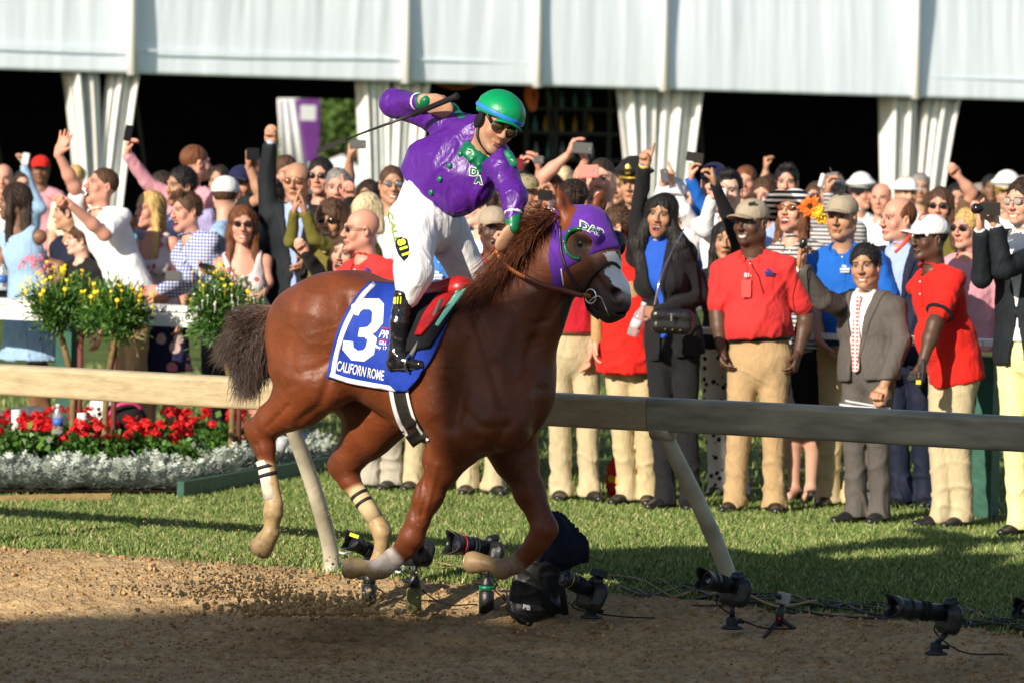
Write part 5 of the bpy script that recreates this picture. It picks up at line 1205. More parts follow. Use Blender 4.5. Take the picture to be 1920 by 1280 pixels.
    if hair == 'short': hobj(base+face_sub+lowcut+ears, .007, 42)
    elif hair == 'buzz': hobj([hd.E((0, -.020, .033), (.0775, .0975, .087))]+face_sub+lowcut+ears, .0008)
    elif hair == 'thin': hobj([hd.E((0, -.026, .026), (.079, .095, .084))]+[hd.E((0, .055, .05), (.06, .085, .09), sub=True, k=.01)]+lowcut+ears, .002)
    elif hair == 'quiff': hobj(base+[hd.C((-.03, .06, .105), (.03, .055, .112), .022, .026)]+face_sub+lowcut+ears, .006, 20)
    elif hair == 'bob': hobj(base+[hd.C((q*.066, -.02, .03), (q*.074, -.01, -.10), .034, .034, k=.03) for q in (-1, 1)]+[hd.C((0, -.07, .02), (0, -.075, -.11), .06, .055, k=.04)]+[hd.E((0, .105, -.030), (.055, .08, .092), sub=True, k=.01)], .006, 16)
    elif hair in ('long', 'wavy', 'verylong'):
        Ld = dict(long=.27, wavy=.34, verylong=.42)[hair]; L = list(base); am = .004 if hair != 'wavy' else .012
        for q in (-1, 1):
            L += [hd.C((q*.062, -.005, .05), (q*.076, .0, -.08), .026, .028, k=.03)]; a = hd.p(q*.076, .0, -.08); b = a-Z_*(Ld-.08)*m+bs2*q*.02+bf2*(.035)
            if hair == 'wavy':
                m1 = a*.6+b*.4+bs2*q*.05; L += [Cone(a, m1, .04, .05), Cone(m1, b, .052, .03)]
            else: L.append(Cone(a, b, .028*m, .022*m, n=bf2, q=.8))
        a = hd.p(0, -.07, .02); b = a-Z_*Ld*m-bf2*.03; L.append(Cone(a, b, .062*m, .06*m, n=bf2, q=.55)); L.append(hd.E((0, .108, -.032), (.056, .08, .095), sub=True, k=.01))
        hobj(L, am, 14 if hair == 'wavy' else 30, h=.008 if lod < 2 else .012)
    elif hair == 'curly':
        hobj([hd.E((0, -.025, .04), (.10, .115, .10))]+[hd.C((q*.075, -.02, .0), (q*.085, -.02, -.10), .042, .038, k=.04) for q in (-1, 1)]+[hd.E((0, -.07, -.04), (.08, .05, .09))]+[hd.E((0, .120, -.035), (.058, .085, .092), sub=True, k=.010)], .013, 34)
    elif hair == 'pony':
        hobj(base+[Cut(hd.p(0, 0, -.05), nrm(-HB[2]+HB[1]*.3), k=.006)]+face_sub+ears, .003); hobj([hd.C((0, -.115, .02), (0, -.13, -.03), .022, .026), Cone(hd.p(0, -.13, -.03), hd.p(0, -.12, -.03)-Z_*.2, .028, .012)], .006, 24, 'ponytail')
    # headwear
    if cap:
        kind, cm = cap[0], cap[1]
        if kind == 'cap':
            L = [hd.E((0, -.014, .046), (.088, .106, .083)), Cut(hd.p(0, 0, .022), nrm(-HB[2]-HB[1]*.05), k=.004)]; v, ff = sdf_mesh(L, .0065 if lod < 2 else .009, .02); co = mesh_obj('cap', v-OFF, ff, cm, rt)
            L = [hd.E((0, .105, .036), (.072, .075, .009)), Cone(hd.p(-.055, .05, .028), hd.p(.055, .05, .028), .012, .012)]; v, ff = sdf_mesh(L, .0055, .015)
            q = (v-C0)@HB[0]; v = v-HB[2]*(q*q*3.2)[:, None]; mesh_obj('cap_peak', v-OFF, ff, cap[2] if len(cap) > 2 else cm, rt)
        elif kind == 'officer':
            L = [hd.E((0, .0, .082), (.125, .13, .032)), hd.C((0, 0, .045), (0, 0, .075), .088, .10)]; v, ff = sdf_mesh(L, .008, .015); mesh_obj('cap', v-OFF, ff, cm, rt)
            L = [hd.C((0, -.004, .034), (0, -.004, .052), .092, .094)]; v, ff = sdf_mesh(L, .008, .01); mesh_obj('cap_band', v-OFF, ff, cap[2], rt)
            L = [hd.E((0, .098, .026), (.06, .045, .007))]; v, ff = sdf_mesh(L, .007, .01); mesh_obj('cap_peak', v-OFF, ff, LEATH, rt)
            if len(cap) > 3: L = [hd.E((0, .115, .085), (.026, .01, .032)), hd.E((0, .112, .105), (.012, .01, .02))]; v, ff = sdf_mesh(L, .006, .01); mesh_obj('cap_badge', folds(v, ff, 3, .003, 90)-OFF, ff, cap[3], rt)
        elif kind == 'widehat':
            L = [hd.E((0, -.015, .06), (.095, .105, .075)), Cut(hd.p(0, 0, .03), -HB[2])]; v, ff = sdf_mesh(L, .0075, .02); mesh_obj('hat_crown', v-OFF, ff, cm, rt)
            L = [hd.E((0, .0, .035), (.20, .20, .009)), hd.E((0, .0, .035), (.080, .092, .03), sub=True, k=.004)]; v, ff = sdf_mesh(L, .0075, .01)
            q = (v-C0)@HB.T; v = v-HB[2]*(np.clip(q[:, 0], -1, 1)**2*2.6-np.clip(q[:, 1], 0, 1)**2*1.2)[:, None]; mesh_obj('hat_brim', v-OFF, ff, cap[2], rt)
            HATS[key] = hd
        elif kind == 'bucket':
            L = [hd.E((0, -.014, .05), (.09, .104, .072)), Cut(hd.p(0, 0, .03), -HB[2])]; v, ff = sdf_mesh(L, .007, .02); mesh_obj('hat', v-OFF, ff, cm, rt)
            L = [hd.E((0, .0, .03), (.145, .155, .008))]; v, ff = sdf_mesh(L, .007, .01); mesh_obj('hat_brim', v-OFF, ff, cm, rt)
    if shades:
        sm_ = shades if not isinstance(shades, bool) else mat('dark_lens', (.01, .008, .008), .06, .7)
        for q in (-1, 1):
            v, ff = sdf_mesh([hd.E((q*.033, .092, .0), (.025, .0075, .019)), ], .0045, .01); mesh_obj('lens', v-OFF, ff, sm_, rt)
        mb = MB(); fr = mat('glasses_frame', (.02, .015, .012), .3, .5)
        mb.tube([hd.p(-.012, .096, .006)-OFF, hd.p(.012, .096, .006)-OFF], .0026, 6)
        for q in (-1, 1): mb.tube([hd.p(q*.056, .088, .005)-OFF, hd.p(q*.078, .06, .006)-OFF, hd.p(q*.083, -.01, .002)-OFF], .0026, 6)
        mb.build('glasses_frame', fr, rt, True)
    PEOPLE[key] = dict(root=rt, off=OFF, hd=hd, nk=nk, hip=hp_, up=up, bf=bf2, bs=bs2, sh=sh, AR=AR, body=body)
    return PEOPLE[key]
HATS = {}
def held(name, label, cat, c, ax, half, m, lens=None, bev=.008, group=None):
    """small rounded slab such as a phone, axes rows ax"""
    c = np.asarray(c, float); ax = np.asarray(ax, float); bm = bmesh.new(); bmesh.ops.create_cube(bm, size=2)
    for v in bm.verts: v.co = Vector((v.co.x*half[0], v.co.y*half[1], v.co.z*half[2]))
    bmesh.ops.bevel(bm, geom=bm.edges[:], offset=min(bev, min(half)*.8), segments=2, affect='EDGES'); bm.verts.index_update()
    V = np.array([v.co[:] for v in bm.verts])@ax; F = [tuple(v.index for v in f.verts) for f in bm.faces]; bm.free()
    o = mesh_obj(name, V, F, m, None, smoothf=False); o.location = c; tag(o, label, cat, group)
    if lens is not None:
        mb = MB(); mb.lathe(ax[0]*half[0]*lens[0]+ax[2]*half[2]*lens[1]+ax[1]*half[1]*lens[2], [(.0065, 0), (.0062, .0025), (.003, .003)], ax=ax[1]*lens[2], n=12); mb.build('camera_lens', mat('lens_glass', (.25, .25, .27), .1, .8), o, True)
    return o
# ------------------------------------------------------------------ the rider
jk = root('person', H(790, 600, 0)*np.array([1, 1, 0])+Z_*.9, 'rider in purple and green silks standing in the stirrups and swinging a whip', 'person'); jo = np.array(jk.location)
silk = mat('purple_silk', (.085, .012, .24), .38, .45, noise=.10, nscale=12, bump=.45, bscale=8, warp=1.8, bdist=.03, stretch=(1.5, 1.5, .7))
breech = mat('white_breeches', (.80, .80, .82), .55, .4, noise=.03, nscale=20, bump=.4, bscale=9, warp=1.5, bdist=.025, stretch=(1.3, 1.3, .8))
gloss = mat('boot_gloss', (.012, .012, .013), .16, .65, noise=.25, nscale=25, bump=.35, bscale=14, bdist=.01)
jB = basis(R(26), R(-14), R(20)); jhd = Head(H(931, 233, -.04), jB, 1.0, None, 'neutral', 'm', .15, 77)
parts = []
v, f = sdf_mesh(jhd.prims(), .0042, .02); parts.append((v, f, jhd.colour(v, 'tan', 'dark', .35)))
nk_ = H(898, 270, .02); shR, elR, wrR = H(842, 232, .06), H(738, 194, .10), H(799, 190, -.06)
shL_, elL, wrL = H(935, 305, -.04), H(964, 368, -.14), H(962, 428, -.20)
pelv = H(797, 392, -.03)
pr = [Cone(jhd.p(0, -.02, -.10), nk_, .054, .06), Cone(shR, shL_, .04, .04), Cone(nk_, pelv, .07, .08), Cone(shR, elR, .036, .033), Cone(elR, wrR, .032, .026), Cone(shL_, elL, .036, .033), Cone(elL, wrL, .032, .026)]
v, f = sdf_mesh(pr, .011, .03); parts.append((v, f, np.tile(SKIN['tan'], (len(v), 1))))
wd = nrm(H(858, 182, -.12)-H(690, 245, -.02))                           # whip direction
hdR = nrm([.85, 0, -.35])
v, f = sdf_mesh(hand_prims(wrR, hdR, L_, 1, 'fist', 1.12), .005, .012); parts.append((v, f, np.tile(np.array(SKIN['tan'])*1.1, (len(v), 1))))
v, f = sdf_mesh(hand_prims(wrL, nrm(H(936, 468, -.22)-wrL), nrm(-hf*.9-Z_*.2), 1, 'fist', 1.05), .005, .012); parts.append((v, f, np.tile(np.array(SKIN['tan'])*1.1, (len(v), 1))))
V, Fq, Cq = cat_mesh(parts); mesh_obj('body', V-jo, Fq, skin_m, jk, cols=Cq)
def jcloth(name, pr, m, amp, h=.0095, k=.04, sc=14, sd=0, dirn=None, off=None):
    v, f = sdf_mesh(pr, h, k); v = folds(v, f, sd+5, amp, sc, dirn); v = folds(v, f, sd+6, amp*.45, sc*2.1, dirn); o = mesh_obj(name, v-jo, f, m, jk); return o, BVHTree.FromPolygons([tuple(x) for x in v], [tuple(map(int, y)) for y in f])
cn = nrm(H(860, 300, -.3)-H(860, 300, 0)); axis = nrm(nk_-pelv); cs = nrm(np.cross(axis, L_))
jer = [Cone(H(893, 268, .02), H(850, 320, -.01), HR(54), HR(72), n=L_, q=.75), Cone(H(850, 320, -.01), H(806, 372, -.02), HR(73), HR(56), n=L_, q=.74), Cone(shR, shL_, HR(32), HR(30)), Cone(H(905, 300, 0), H(890, 350, -.02), HR(42), HR(40)),
       Cone(H(880, 330, -.02), H(862, 375, -.03), HR(44), HR(28)), Cone(H(800, 300, 0), H(780, 350, 0), HR(40), HR(42)),
       Cone(shR, elR, HR(29), HR(24)), Cone(elR, wrR-nrm(wrR-elR)*.06, HR(24), HR(17)), Cone(shL_, elL, HR(29), HR(23)), Cone(elL, wrL-nrm(wrL-elL)*.05, HR(23), HR(16)),
       Cone(nk_+axis*.03, jhd.p(0, .01, -.12), .05, .07, sub=True, k=.01), Cut(H(800, 372, 0), nrm(H(735, 345, 0)-H(735, 345, 0)-axis*1.0+cs*.12), k=.01)]
jer_o, jbv = jcloth('silk_jersey', jer, silk, .0065, sc=14, dirn=axis+cs*.3, h=.0085)
nb_ = jhd.p(0, -.030, -.150); jcloth('collar', ring(nb_, nrm(jB[2]+jB[1]*.25), .064, .020, 12)+ring(nb_-jB[2]*.022-jB[1]*.0, nrm(jB[2]+jB[1]*.3), .070, .020, 12)+[Cone(nb_+jB[1]*.05-jB[2]*.03, nb_+jB[1]*.075-jB[2]*.075, .020, .010)], grn_cloth, .004, .007, .02, 30)
# green shoulder patch and cuffs
jcloth('shoulder_patch', [Cone(shR+axis*.03+Z_*.045-L_*.02, shR*.6+elR*.4+Z_*.04-L_*.03, .030, .018), Cone(shR+Z_*.042, H(888, 245, -.02)+Z_*.02, .034, .03)], grn_cloth, .003, .008)
jcloth('shoulder_patch', [Cone(H(950, 292, -.075), H(960, 306, -.085), .028, .026, n=L_, q=.6)], grn_cloth, .003, .008)
for a, b_ in ((elR, wrR), (elL, wrL)):
    d = nrm(b_-a); jcloth('cuff', [Cone(b_-d*.068, b_-d*.004, .038, .033)], grn_cloth, .003, .007); jcloth('cuff_piping', [Cone(b_-d*.070, b_-d*.074, .042, .042)]+[Cut(b_-d*.066, d), Cut(b_-d*.082, -d)], white_paint, 0, .006, .004)
for px, py in ((863, 289), (843, 311), (825, 336), (809, 361)):
    q = rc(px, py, jbv)
    if q is not None: mb = MB(); mb.lathe(q-L_*.004-jo, [(.013, 0), (.013, .004), (.009, .007)], ax=-L_, n=12); mb.build('button', grn_cloth, jk, True)
def jglyph(s, p0, ex, ey, m, off, bold, bv, shear=0):
    o = glyphs('lettering', s, p0, ex, ey, bv, off, m, None, bold=bold, shear=shear); o.parent = jk; o.location = -jo; return o
for s, p in (('D', (880, 330)), ('A', (889, 345))):
    jglyph(s, p, (18, 3), (2, -18), white_paint, .005, .11, jbv); jglyph(s, (p[0]+2, p[1]-1.5), (14, 2.5), (1.5, -15), gl, .008, .03, jbv)
# breeches
bp_ = [Cone(H(805, 376, -.02), H(795, 420, -.02), HR(60), HR(62), n=L_, q=.85), Cone(H(775, 415, -.10), H(776, 512, -.27), HR(48), HR(33)), Cone(H(776, 512, -.27), H(765, 556, -.28), HR(36), HR(23)),
       Cone(H(828, 415, .08), H(878, 512, .20), HR(46), HR(34)), Cone(H(878, 512, .20), H(872, 560, .24), HR(32), HR(22)), Cut(H(808, 362, 0), axis, k=.01)]
bre_o, bbv = jcloth('breeches', bp_, breech, .0045, sc=14, sd=3, dirn=axis*.6+Z_*.6+cs*.5)
# boots
bo = [Cone(H(757, 548, -.30), H(750, 605, -.315), HR(19), HR(18)), Cone(H(750, 605, -.315), H(744, 662, -.32), HR(18), HR(15)), Cone(H(736, 682, -.32), H(760, 680, -.33), HR(13), HR(12)), Cone(H(744, 662, -.32), H(758, 678, -.33), HR(15), HR(12)), Cone(H(760, 680, -.33), H(788, 684, -.35), HR(12), HR(9)), Cut(H(757, 545, -.3), nrm(H(757, 545, 0)-H(750, 605, 0)))]
boot_o, bobv = jcloth('boot', bo, gloss, .0035, .0075, .02, 22, 4)
bo2 = [Cone(H(872, 560, .30), H(860, 640, .34), HR(20), HR(16)), Cone(H(858, 665, .34), H(895, 668, .34), HR(12), HR(9)), Cone(H(860, 640, .34), H(862, 662, .34), HR(16), HR(12))]
jcloth('boot', bo2, gloss, .003, .0085, .02, 22, 5)
jcloth('boot_sole', [Cone(H(733, 692, -.32), H(762, 691, -.33), .02, .022, n=Z_, q=.35), Cone(H(762, 691, -.33), H(790, 691, -.35), .022, .014, n=Z_, q=.35)], mat('sole', (.03, .028, .03), .7, .3), 0, .006, .01)
# patch texts: on breeches and boot
poly_decal('badge', [(743, 450), (752, 444), (764, 448), (768, 466), (766, 482), (758, 490), (748, 478), (742, 462)], bbv, .005, blk_leather, jk, offs=jo)
jglyph('811', (745, 451), (11, 30), (15, -5), yel_print, .009, .05, bbv)
jglyph('CALL', (726, 398), (15, 58), (9, -2), mat('lime_text', (.30, .42, .05), .6, .3), .007, .02, bbv)
jglyph('811', (738, 571), (15, -1), (1, -14), yel_print, .006, .05, bobv)
# helmet and goggles
hcov = mat('green_helmet_cover', (.0, .30, .10), .38, .5, noise=.06, nscale=10, bump=.5, bscale=10, bdist=.012, warp=.5)
hl_ = [jhd.E((0, -.012, .058), (.112, .128, .098)), Cut(jhd.p(0, 0, .022), nrm(-jB[2]+jB[1]*.12), k=.006)]
v, f = sdf_mesh(hl_, .006, .02); mesh_obj('helmet', folds(v, f, 9, .002, 18)-jo, f, hcov, jk)
v, f = sdf_mesh([jhd.E((0, -.012, .058), (.1155, .1315, .1005)), Cut(jhd.p(0, 0, .058), jB[2], .002), Cut(jhd.p(0, 0, .036), -jB[2], .002)], .005, .01); mesh_obj('helmet_band', v-jo, f, mat('blue_band', (.03, .22, .70), .4, .4), jk)
v, f = sdf_mesh([jhd.E((0, .108, .034), (.075, .036, .008))], .005, .01); qx = (v-jhd.c)@jB[0]; mesh_obj('helmet_peak', v-jB[2]*(qx*qx*2.5)[:, None]-jo, f, hcov, jk)
v, f = sdf_mesh([jhd.E((0, -.01, .152), (.012, .012, .006))], .004, .01); mesh_obj('helmet_button', v-jo, f, hcov, jk)
lensm = mat('mirror_lens', (.14, .10, .05), .06, .9, metal=.75)
for q in (-1, 1):
    v, f = sdf_mesh([jhd.E((q*.034, .088, -.002), (.031, .018, .025))], .0045, .01); mesh_obj('goggle_lens', v-jo, f, lensm, jk)
    v, f = sdf_mesh([jhd.E((q*.034, .085, -.002), (.036, .014, .030)), jhd.E((q*.034, .10, -.002), (.028, .022, .022), sub=True, k=.003)], .0045, .01); mesh_obj('goggle_rim', v-jo, f, mat('smoke_rim', (.05, .03, .02), .3, .5), jk)
m_ = MB()
for q in (-1, 1): m_.tube([jhd.p(q*.066, .075, 0)-jo, jhd.p(q*.088, .03, .03)-jo, jhd.p(q*.10, -.03, .06)-jo], .007, 6)
m_.build('goggle_strap', brid, jk, True).__setitem__('kind', 'stuff')
for q in (-1, 1):
    m_ = MB(); m_.tube(spline([jhd.p(q*.098, .02, .05), jhd.p(q*.085, .0, -.02), jhd.p(q*.066, .02, -.09), jhd.p(0, .055, -.135)], 12)-jo, .0075, 7); m_.build('chin_strap', brid, jk, True)
    v, f = sdf_mesh([jhd.E((q*.088, -.006, -.015), (.014, .030, .04))], .006, .01); mesh_obj('ear_pad', v-jo, f, MATS['pad_black'], jk)
# whip, its own thing held in the raised hand
m_ = MB(); wp0 = H(858, 180, -.13); wp1 = H(773, 216, -.10); wp2 = H(690, 246, -.06); wp3 = H(648, 262, -.04); wp4 = H(594, 284, -.02)
wroot = root('whip', wp0, 'black riding whip with flat keeper in raised right hand of rider', 'whip'); wo_ = np.array(wroot.location)
m_ = MB(); m_.tube([wp0-wo_, wp0*.9+wp1*.1-wo_, wp1-wo_], [.018, .0135, .012], 10); m_.build('grip', mat('grip_rubber', (.012, .012, .012), .7, .3, bump=.6, bscale=120), wroot, True)
m_ = MB(); m_.tube([wp1-wo_, wp2-wo_, wp3-wo_], [.008, .0055, .004], 8); m_.build('shaft', mat('whip_shaft', (.02, .02, .02), .3, .5), wroot, True)
m_ = MB(); m_.box((wp3+wp4)/2-wo_, (np.linalg.norm(wp4-wp3)/2, .003, .012), [nrm(wp4-wp3), L_, nrm(np.cross(wp4-wp3, L_))]); m_.build('keeper', mat('whip_shaft', (.02, .02, .02), .3, .5), wroot)
for k in range(5):
    m_ = MB(); c_ = wp3*(1-k/5)+wp4*(k/5)-wo_; m_.tube([c_, c_+nrm(wp4-wp3)*.05+Z_*.012*(1 if k % 2 else -1)], .0028, 5); m_.build('fringe', mat('fringe_dark', (.06, .055, .05), .8, .2), wroot)
# stirrup, leather
stl = tubeobj('stirrup_leather', [H(828, 560, -.30), H(805, 610, -.33), H(780, 650, -.34), H(768, 668, -.345)], .009, MATS['saddle_pad'] if 'saddle_pad' in MATS else mat('strap_grey', (.16, .14, .13), .5, .4), horse, flat=.4)
tubeobj('stirrup_iron', [H(768, 664, -.35), H(760, 676, -.38), H(762, 694, -.37), H(768, 697, -.34), H(775, 690, -.30), H(772, 672, -.33), H(768, 664, -.35)], .006, steel, horse)
# ------------------------------------------------------------------ the crowd
red = fabric('coral_red', (.62, .035, .035)); red2 = fabric('bright_red', (.66, .018, .012)); redd = fabric('deep_red', (.50, .015, .03)); blue = fabric('royal_blue', (.012, .12, .50)); white = fabric('white', (.78, .78, .80))
khaki = fabric('khaki', (.44, .30, .155)); stone = fabric('stone', (.50, .42, .26)); sand = fabric('sand', (.52, .42, .24)); greyk = fabric('grey_khaki', (.40, .37, .30)); black = fabric('black', (.012, .012, .014)); navy = suiting('navy', (.010, .014, .035))
grey = suiting('grey', (.095, .085, .076)); dsuit = suiting('dark', (.010, .014, .018)); pinks = fabric('pink', (.62, .30, .36)); lav = fabric('lavender', (.36, .33, .56)); olive = fabric('olive', (.14, .125, .022)); lblue = fabric('light_blue', (.30, .46, .66)); yellow = fabric('pale_yellow', (.78, .76, .36))
tanf = fabric('tan_shirt', (.45, .28, .12)); capk = fabric('khaki_cap', (.36, .30, .22)); camo = pat_mat('camo', 'floral', (.30, .26, .15), (.12, .12, .05), (.20, .14, .07), 22)
plaid = pat_mat('plaid_shirt', 'plaid', (.74, .76, .82), (.10, .14, .36), sc=14); floral = pat_mat('floral_dress', 'floral', (.62, .55, .56), (.62, .10, .22), (.35, .12, .10), 16); floral2 = pat_mat('navy_floral', 'floral', (.02, .02, .06), (.70, .25, .30), (.7, .5, .45), 8)
bw = pat_mat('black_white_print', 'floral', (.70, .70, .68), (.02, .02, .02), (.03, .03, .03), 22); stripes = pat_mat('grey_stripe', 'stripe', (.5, .5, .5), (.05, .05, .06), sc=12); hatst = pat_mat('hat_stripes', 'stripe', (.015, .015, .02), (.75, .75, .75), sc=9); tiep = pat_mat('red_tie', 'plaid', (.62, .10, .10), (.75, .6, .6), sc=14)
blueshirt = fabric('blue_shirt', (.34, .44, .72)); bluetop = fabric('blue_top', (.02, .09, .48)); teal = fabric('teal', (.05, .25, .28)); brownf = fabric('brown', (.12, .07, .04)); orange = fabric('orange', (.70, .16, .03)); cream = fabric('cream', (.66, .60, .46))
brownb = mat('brown_belt', (.12, .045, .02), .4, .5); phone_b = mat('phone_black', (.012, .012, .014), .15, .7); phone_w = mat('phone_white', (.75, .75, .77), .25, .6); phone_p = mat('phone_pink', (.80, .26, .22), .35, .5); phone_g = mat('phone_grey', (.10, .10, .10), .35, .5); phone_r = mat('phone_maroon', (.16, .01, .02), .3, .5)
gold = mat('gold_badge', (.80, .55, .10), .3, .5, metal=.8)
UPD = (0, 0, 1)
# ---- right hand side, standing on the grass
person('r1', 'heavy man in coral red polo and khaki cap smiling with hands at his pockets', 1408, 417, 25.1, yaw=-38, byaw=-14, m=1.12, skin='dark', hair='buzz', hc='black', mouth='smile', cap=('cap', capk), top='polo', topm=red, arms={-1: (1346, 590, .05, 1352, 652, -.02, 'cup'), 1: (1512, 596, .05, 1497, 662, -.05, 'cup')}, hip=(1424, 655), legs='trousers', legm=khaki, fat=.75, foot=[(1378, 955), (1452, 958)], lod=0, belt=True, hem=-.06)
person('r2', 'man in royal blue polo and khaki cap behind the short man in grey suit', 1578, 407, 25.6, yaw=-24, byaw=-8, m=1.12, skin='olive', hair='buzz', hc='grey', mouth='neutral', cap=('cap', capk), top='polo', topm=blue, arms={-1: (1530, 575, 0, 1537, 640, -.15, 'relax', (.5, 0, -.6))}, hip=(1592, 640), legs='trousers', legm=sand, fat=.5, foot=[(1553, 955), (1600, 955)], lod=0, hem=.02)
person('r3', 'short man in grey suit and pink tie raising a small remote and holding papers', 1622, 498, 24.5, yaw=-20, byaw=-38, roll=-5, m=1.06, skin='olive', hair='short', hc='black', mouth='smile', top='suit', topm=grey, tie=tiep, arms={-1: (1542, 562, -.18, 1503, 502, -.3, 'hold', (0, 0, 1)), 1: (1690, 640, -.16, 1656, 726, -.26, 'fist', (-.3, -.2, -.9))}, hip=(1630, 672), legs='trousers', legm=grey, foot=[(1606, 968), (1650, 974)], fat=.2, lod=0)
person('r4', 'man in bright red polo and white baseball cap facing left with a black glove', 1742, 446, 24.3, yaw=-62, byaw=-58, m=1.06, skin='dark', hair='buzz', hc='black', mouth='neutral', cap=('cap', white), top='polo', topm=red2, arms={1: (1752, 608, -.30, 1729, 682, -.36, 'fist', (-.1, 0, -1)), -1: None}, hip=(1788, 676), legs='trousers', legm=stone, foot=[(1768, 972), (1806, 970)], fat=.35, lod=0, hem=.14)
person('r5', 'man in dark jacket and pale yellow trousers at the right edge aiming a camera', 1916, 378, 23.9, yaw=-40, byaw=-30, m=1.08, skin='fair', hair='short', hc='dark', mouth='smile', shades=mat('clear_glasses', (.35, .3, .28), .1, .6), top='suit', topm=dsuit, arms={-1: (1842, 520, -.15, 1838, 432, -.25, 'clap', (0, 0, 1)), 1: (1880, 505, -.3, 1868, 425, -.32, 'hold', (-.2, 0, 1))}, hip=(1924, 640), legs='trousers', legm=yellow, foot=[(1912, 985), (1962, 990)], lod=0)
person('r6', 'woman with long wavy black hair cheering in a black jacket and pointing one finger up', 1240, 402, 25.2, yaw=-16, byaw=-24, roll=6, m=1.04, sex='f', skin='olive', hair='wavy', hc='black', mouth='open', top='blazer', topm=black, shirt2=bluetop, arms={-1: (1196, 408, .1, 1207, 312, .0, 'point', (.25, 0, 1)), 1: (1312, 556, 0, 1232, 588, -.25, 'hold', (-.9, -.2, .2))}, hip=(1262, 632), legs='trousers', legm=black, foot=[(1248, 930), (1296, 935)], lod=0)
person('r7', 'man in deep red shirt and stone trousers standing behind the head of the horse', 1078, 378, 25.7, yaw=150, byaw=8, m=1.1, skin='pink', hair='short', hc='dark', top='polo', topm=redd, arms={1: (1126, 590, 0, 1110, 650, -.08, 'relax', (-.1, -.1, -1), (-1, -.3, 0))}, hip=(1070, 640), legs='trousers', legm=stone, foot=[(1052, 928), (1104, 932)], lod=0, belt=brownb, fat=.3, hem=-.06)
r8 = person('r8', 'woman with tied back hair in tan shirt and red vest looking left beside the horse', 1152, 425, 25.5, yaw=-80, byaw=-20, m=1.03, sex='f', skin='fair', hair='pony', hc='brown', top='shirt', topm=tanf, arms={-1: (1122, 540, -.1, 1118, 640, -.1, 'relax')}, hip=(1182, 655), legs='trousers', legm=sand, foot=[(1176, 938), (1216, 938)], lod=0)
v, f = sdf_mesh([Cone(P(1185, 505, 25.5), P(1182, 600, 25.45), .16, .18, n=(0, 1, 0), q=.75), Cone(P(1182, 600, 25.45), P(1178, 690, 25.45), .18, .20, n=(0, 1, 0), q=.75), Cut(P(1178, 700, 25.45), -Z_), Cut(P(1140, 500, 25.2), (-.9, 0, .6))], .012, .03)
mesh_obj('vest', folds(v, f, 5, .012, 14)-r8['off'], f, red2, r8['root'])
person('r9', 'dark haired woman half hidden behind the coral polo in a black and white print', 1362, 450, 26.2, yaw=-8, m=1.02, sex='f', skin='olive', hair='long', hc='black', top='shirt', topm=black, arms={1: (1362, 400, -.2, 1340, 345, -.3, 'hold', (-.2, 0, 1)), -1: (1330, 560, 0, 1335, 640, 0)}, hip=(1360, 640), legs='trousers', legm=bw, foot=[(1345, 925), (1385, 925)], lod=1)
r10 = person('r10', 'woman in wide black and white striped sun hat with orange flowers and round sunglasses', 1488, 396, 26.1, yaw=-35, pitch=14, m=1.08, sex='f', skin='fair', hair='long', hc='auburn', mouth='open', shades=mat('amber_lens', (.16, .05, .02), .08, .7), cap=('widehat', hatst, hatst), top='shirt', topm=stripes, hip=(1510, 640), legs='skirt', legm=black, foot=[(1488, 930), (1520, 935)], lod=0)
person('r11', 'balding man in navy suit with red lanyard looking left between polo shirts', 1682, 410, 25.7, yaw=-58, byaw=-25, m=1.12, skin='pink', hair='thin', hc='auburn', mouth='neutral', top='suit', topm=navy, shirt2=blueshirt, hip=(1700, 650), legs='trousers', legm=navy, foot=[(1690, 955), (1735, 958)], lod=0, fat=.3, arms={1: (1752, 560, .1, 1745, 640, 0, 'relax')})
person('r12', 'dark haired man photographing with a white phone held before his face', 1366, 358, 27.0, yaw=-12, m=1.06, skin='pale', hair='quiff', hc='black', top='shirt', topm=white, arms={-1: (1322, 430, -.15, 1334, 374, -.25, 'hold', (.3, 0, 1)), 1: None})
person('r12b', 'person in navy cap and blue jacket lifting a black phone high above the crowd', 1338, 342, 28.2, yaw=-15, m=1.05, skin='fair', hair='short', hc='dark', cap=('cap', fabric('navy_cap', (.012, .016, .06))), top='shirt', topm=blue, arms={-1: (1322, 400, -.1, 1296, 338, -.15, 'hold', (-.1, 0, 1))})
person('r12c', 'person in a white cap behind the cheering woman holding up a silver phone', 1262, 372, 27.2, yaw=-8, m=1.03, skin='fair', hair='short', hc='brown', cap=('cap', white), top='shirt', topm=white, arms={-1: (1232, 400, -.1, 1240, 352, -.1, 'hold', (.1, 0, 1)), 1: (1282, 395, -.1, 1262, 350, -.1, 'clap', (-.1, 0, 1))})
person('r13', 'officer in black uniform cap with a large gold badge behind the pointing arm', 1188, 345, 27.6, yaw=-20, m=1.08, skin='tan', hair='buzz', hc='black', cap=('officer', black, gold, gold), top='shirt', topm=black)
person('r14', 'big bearded man smiling behind a pink phone', 1127, 335, 26.9, yaw=-12, m=1.12, skin='fair', hair='buzz', hc='dark', mouth='smile', top='tee', topm=black, fat=1, stubble=.55, arms={-1: (1064, 385, -.1, 1082, 340, -.2, 'hold', (.5, 0, .8))})
person('r14b', 'person in grey tee stretching up a grey phone left of the pink phone', 1032, 362, 27.8, yaw=-20, m=1.03, skin='pink', hair='short', hc='brown', top='tee', topm=greyk, arms={-1: (1020, 330, -.1, 1066, 290, -.12, 'cup', (.3, 0, .9)), 1: (1085, 340, 0, 1098, 300, -.1, 'cup', (-.3, 0, .9))})
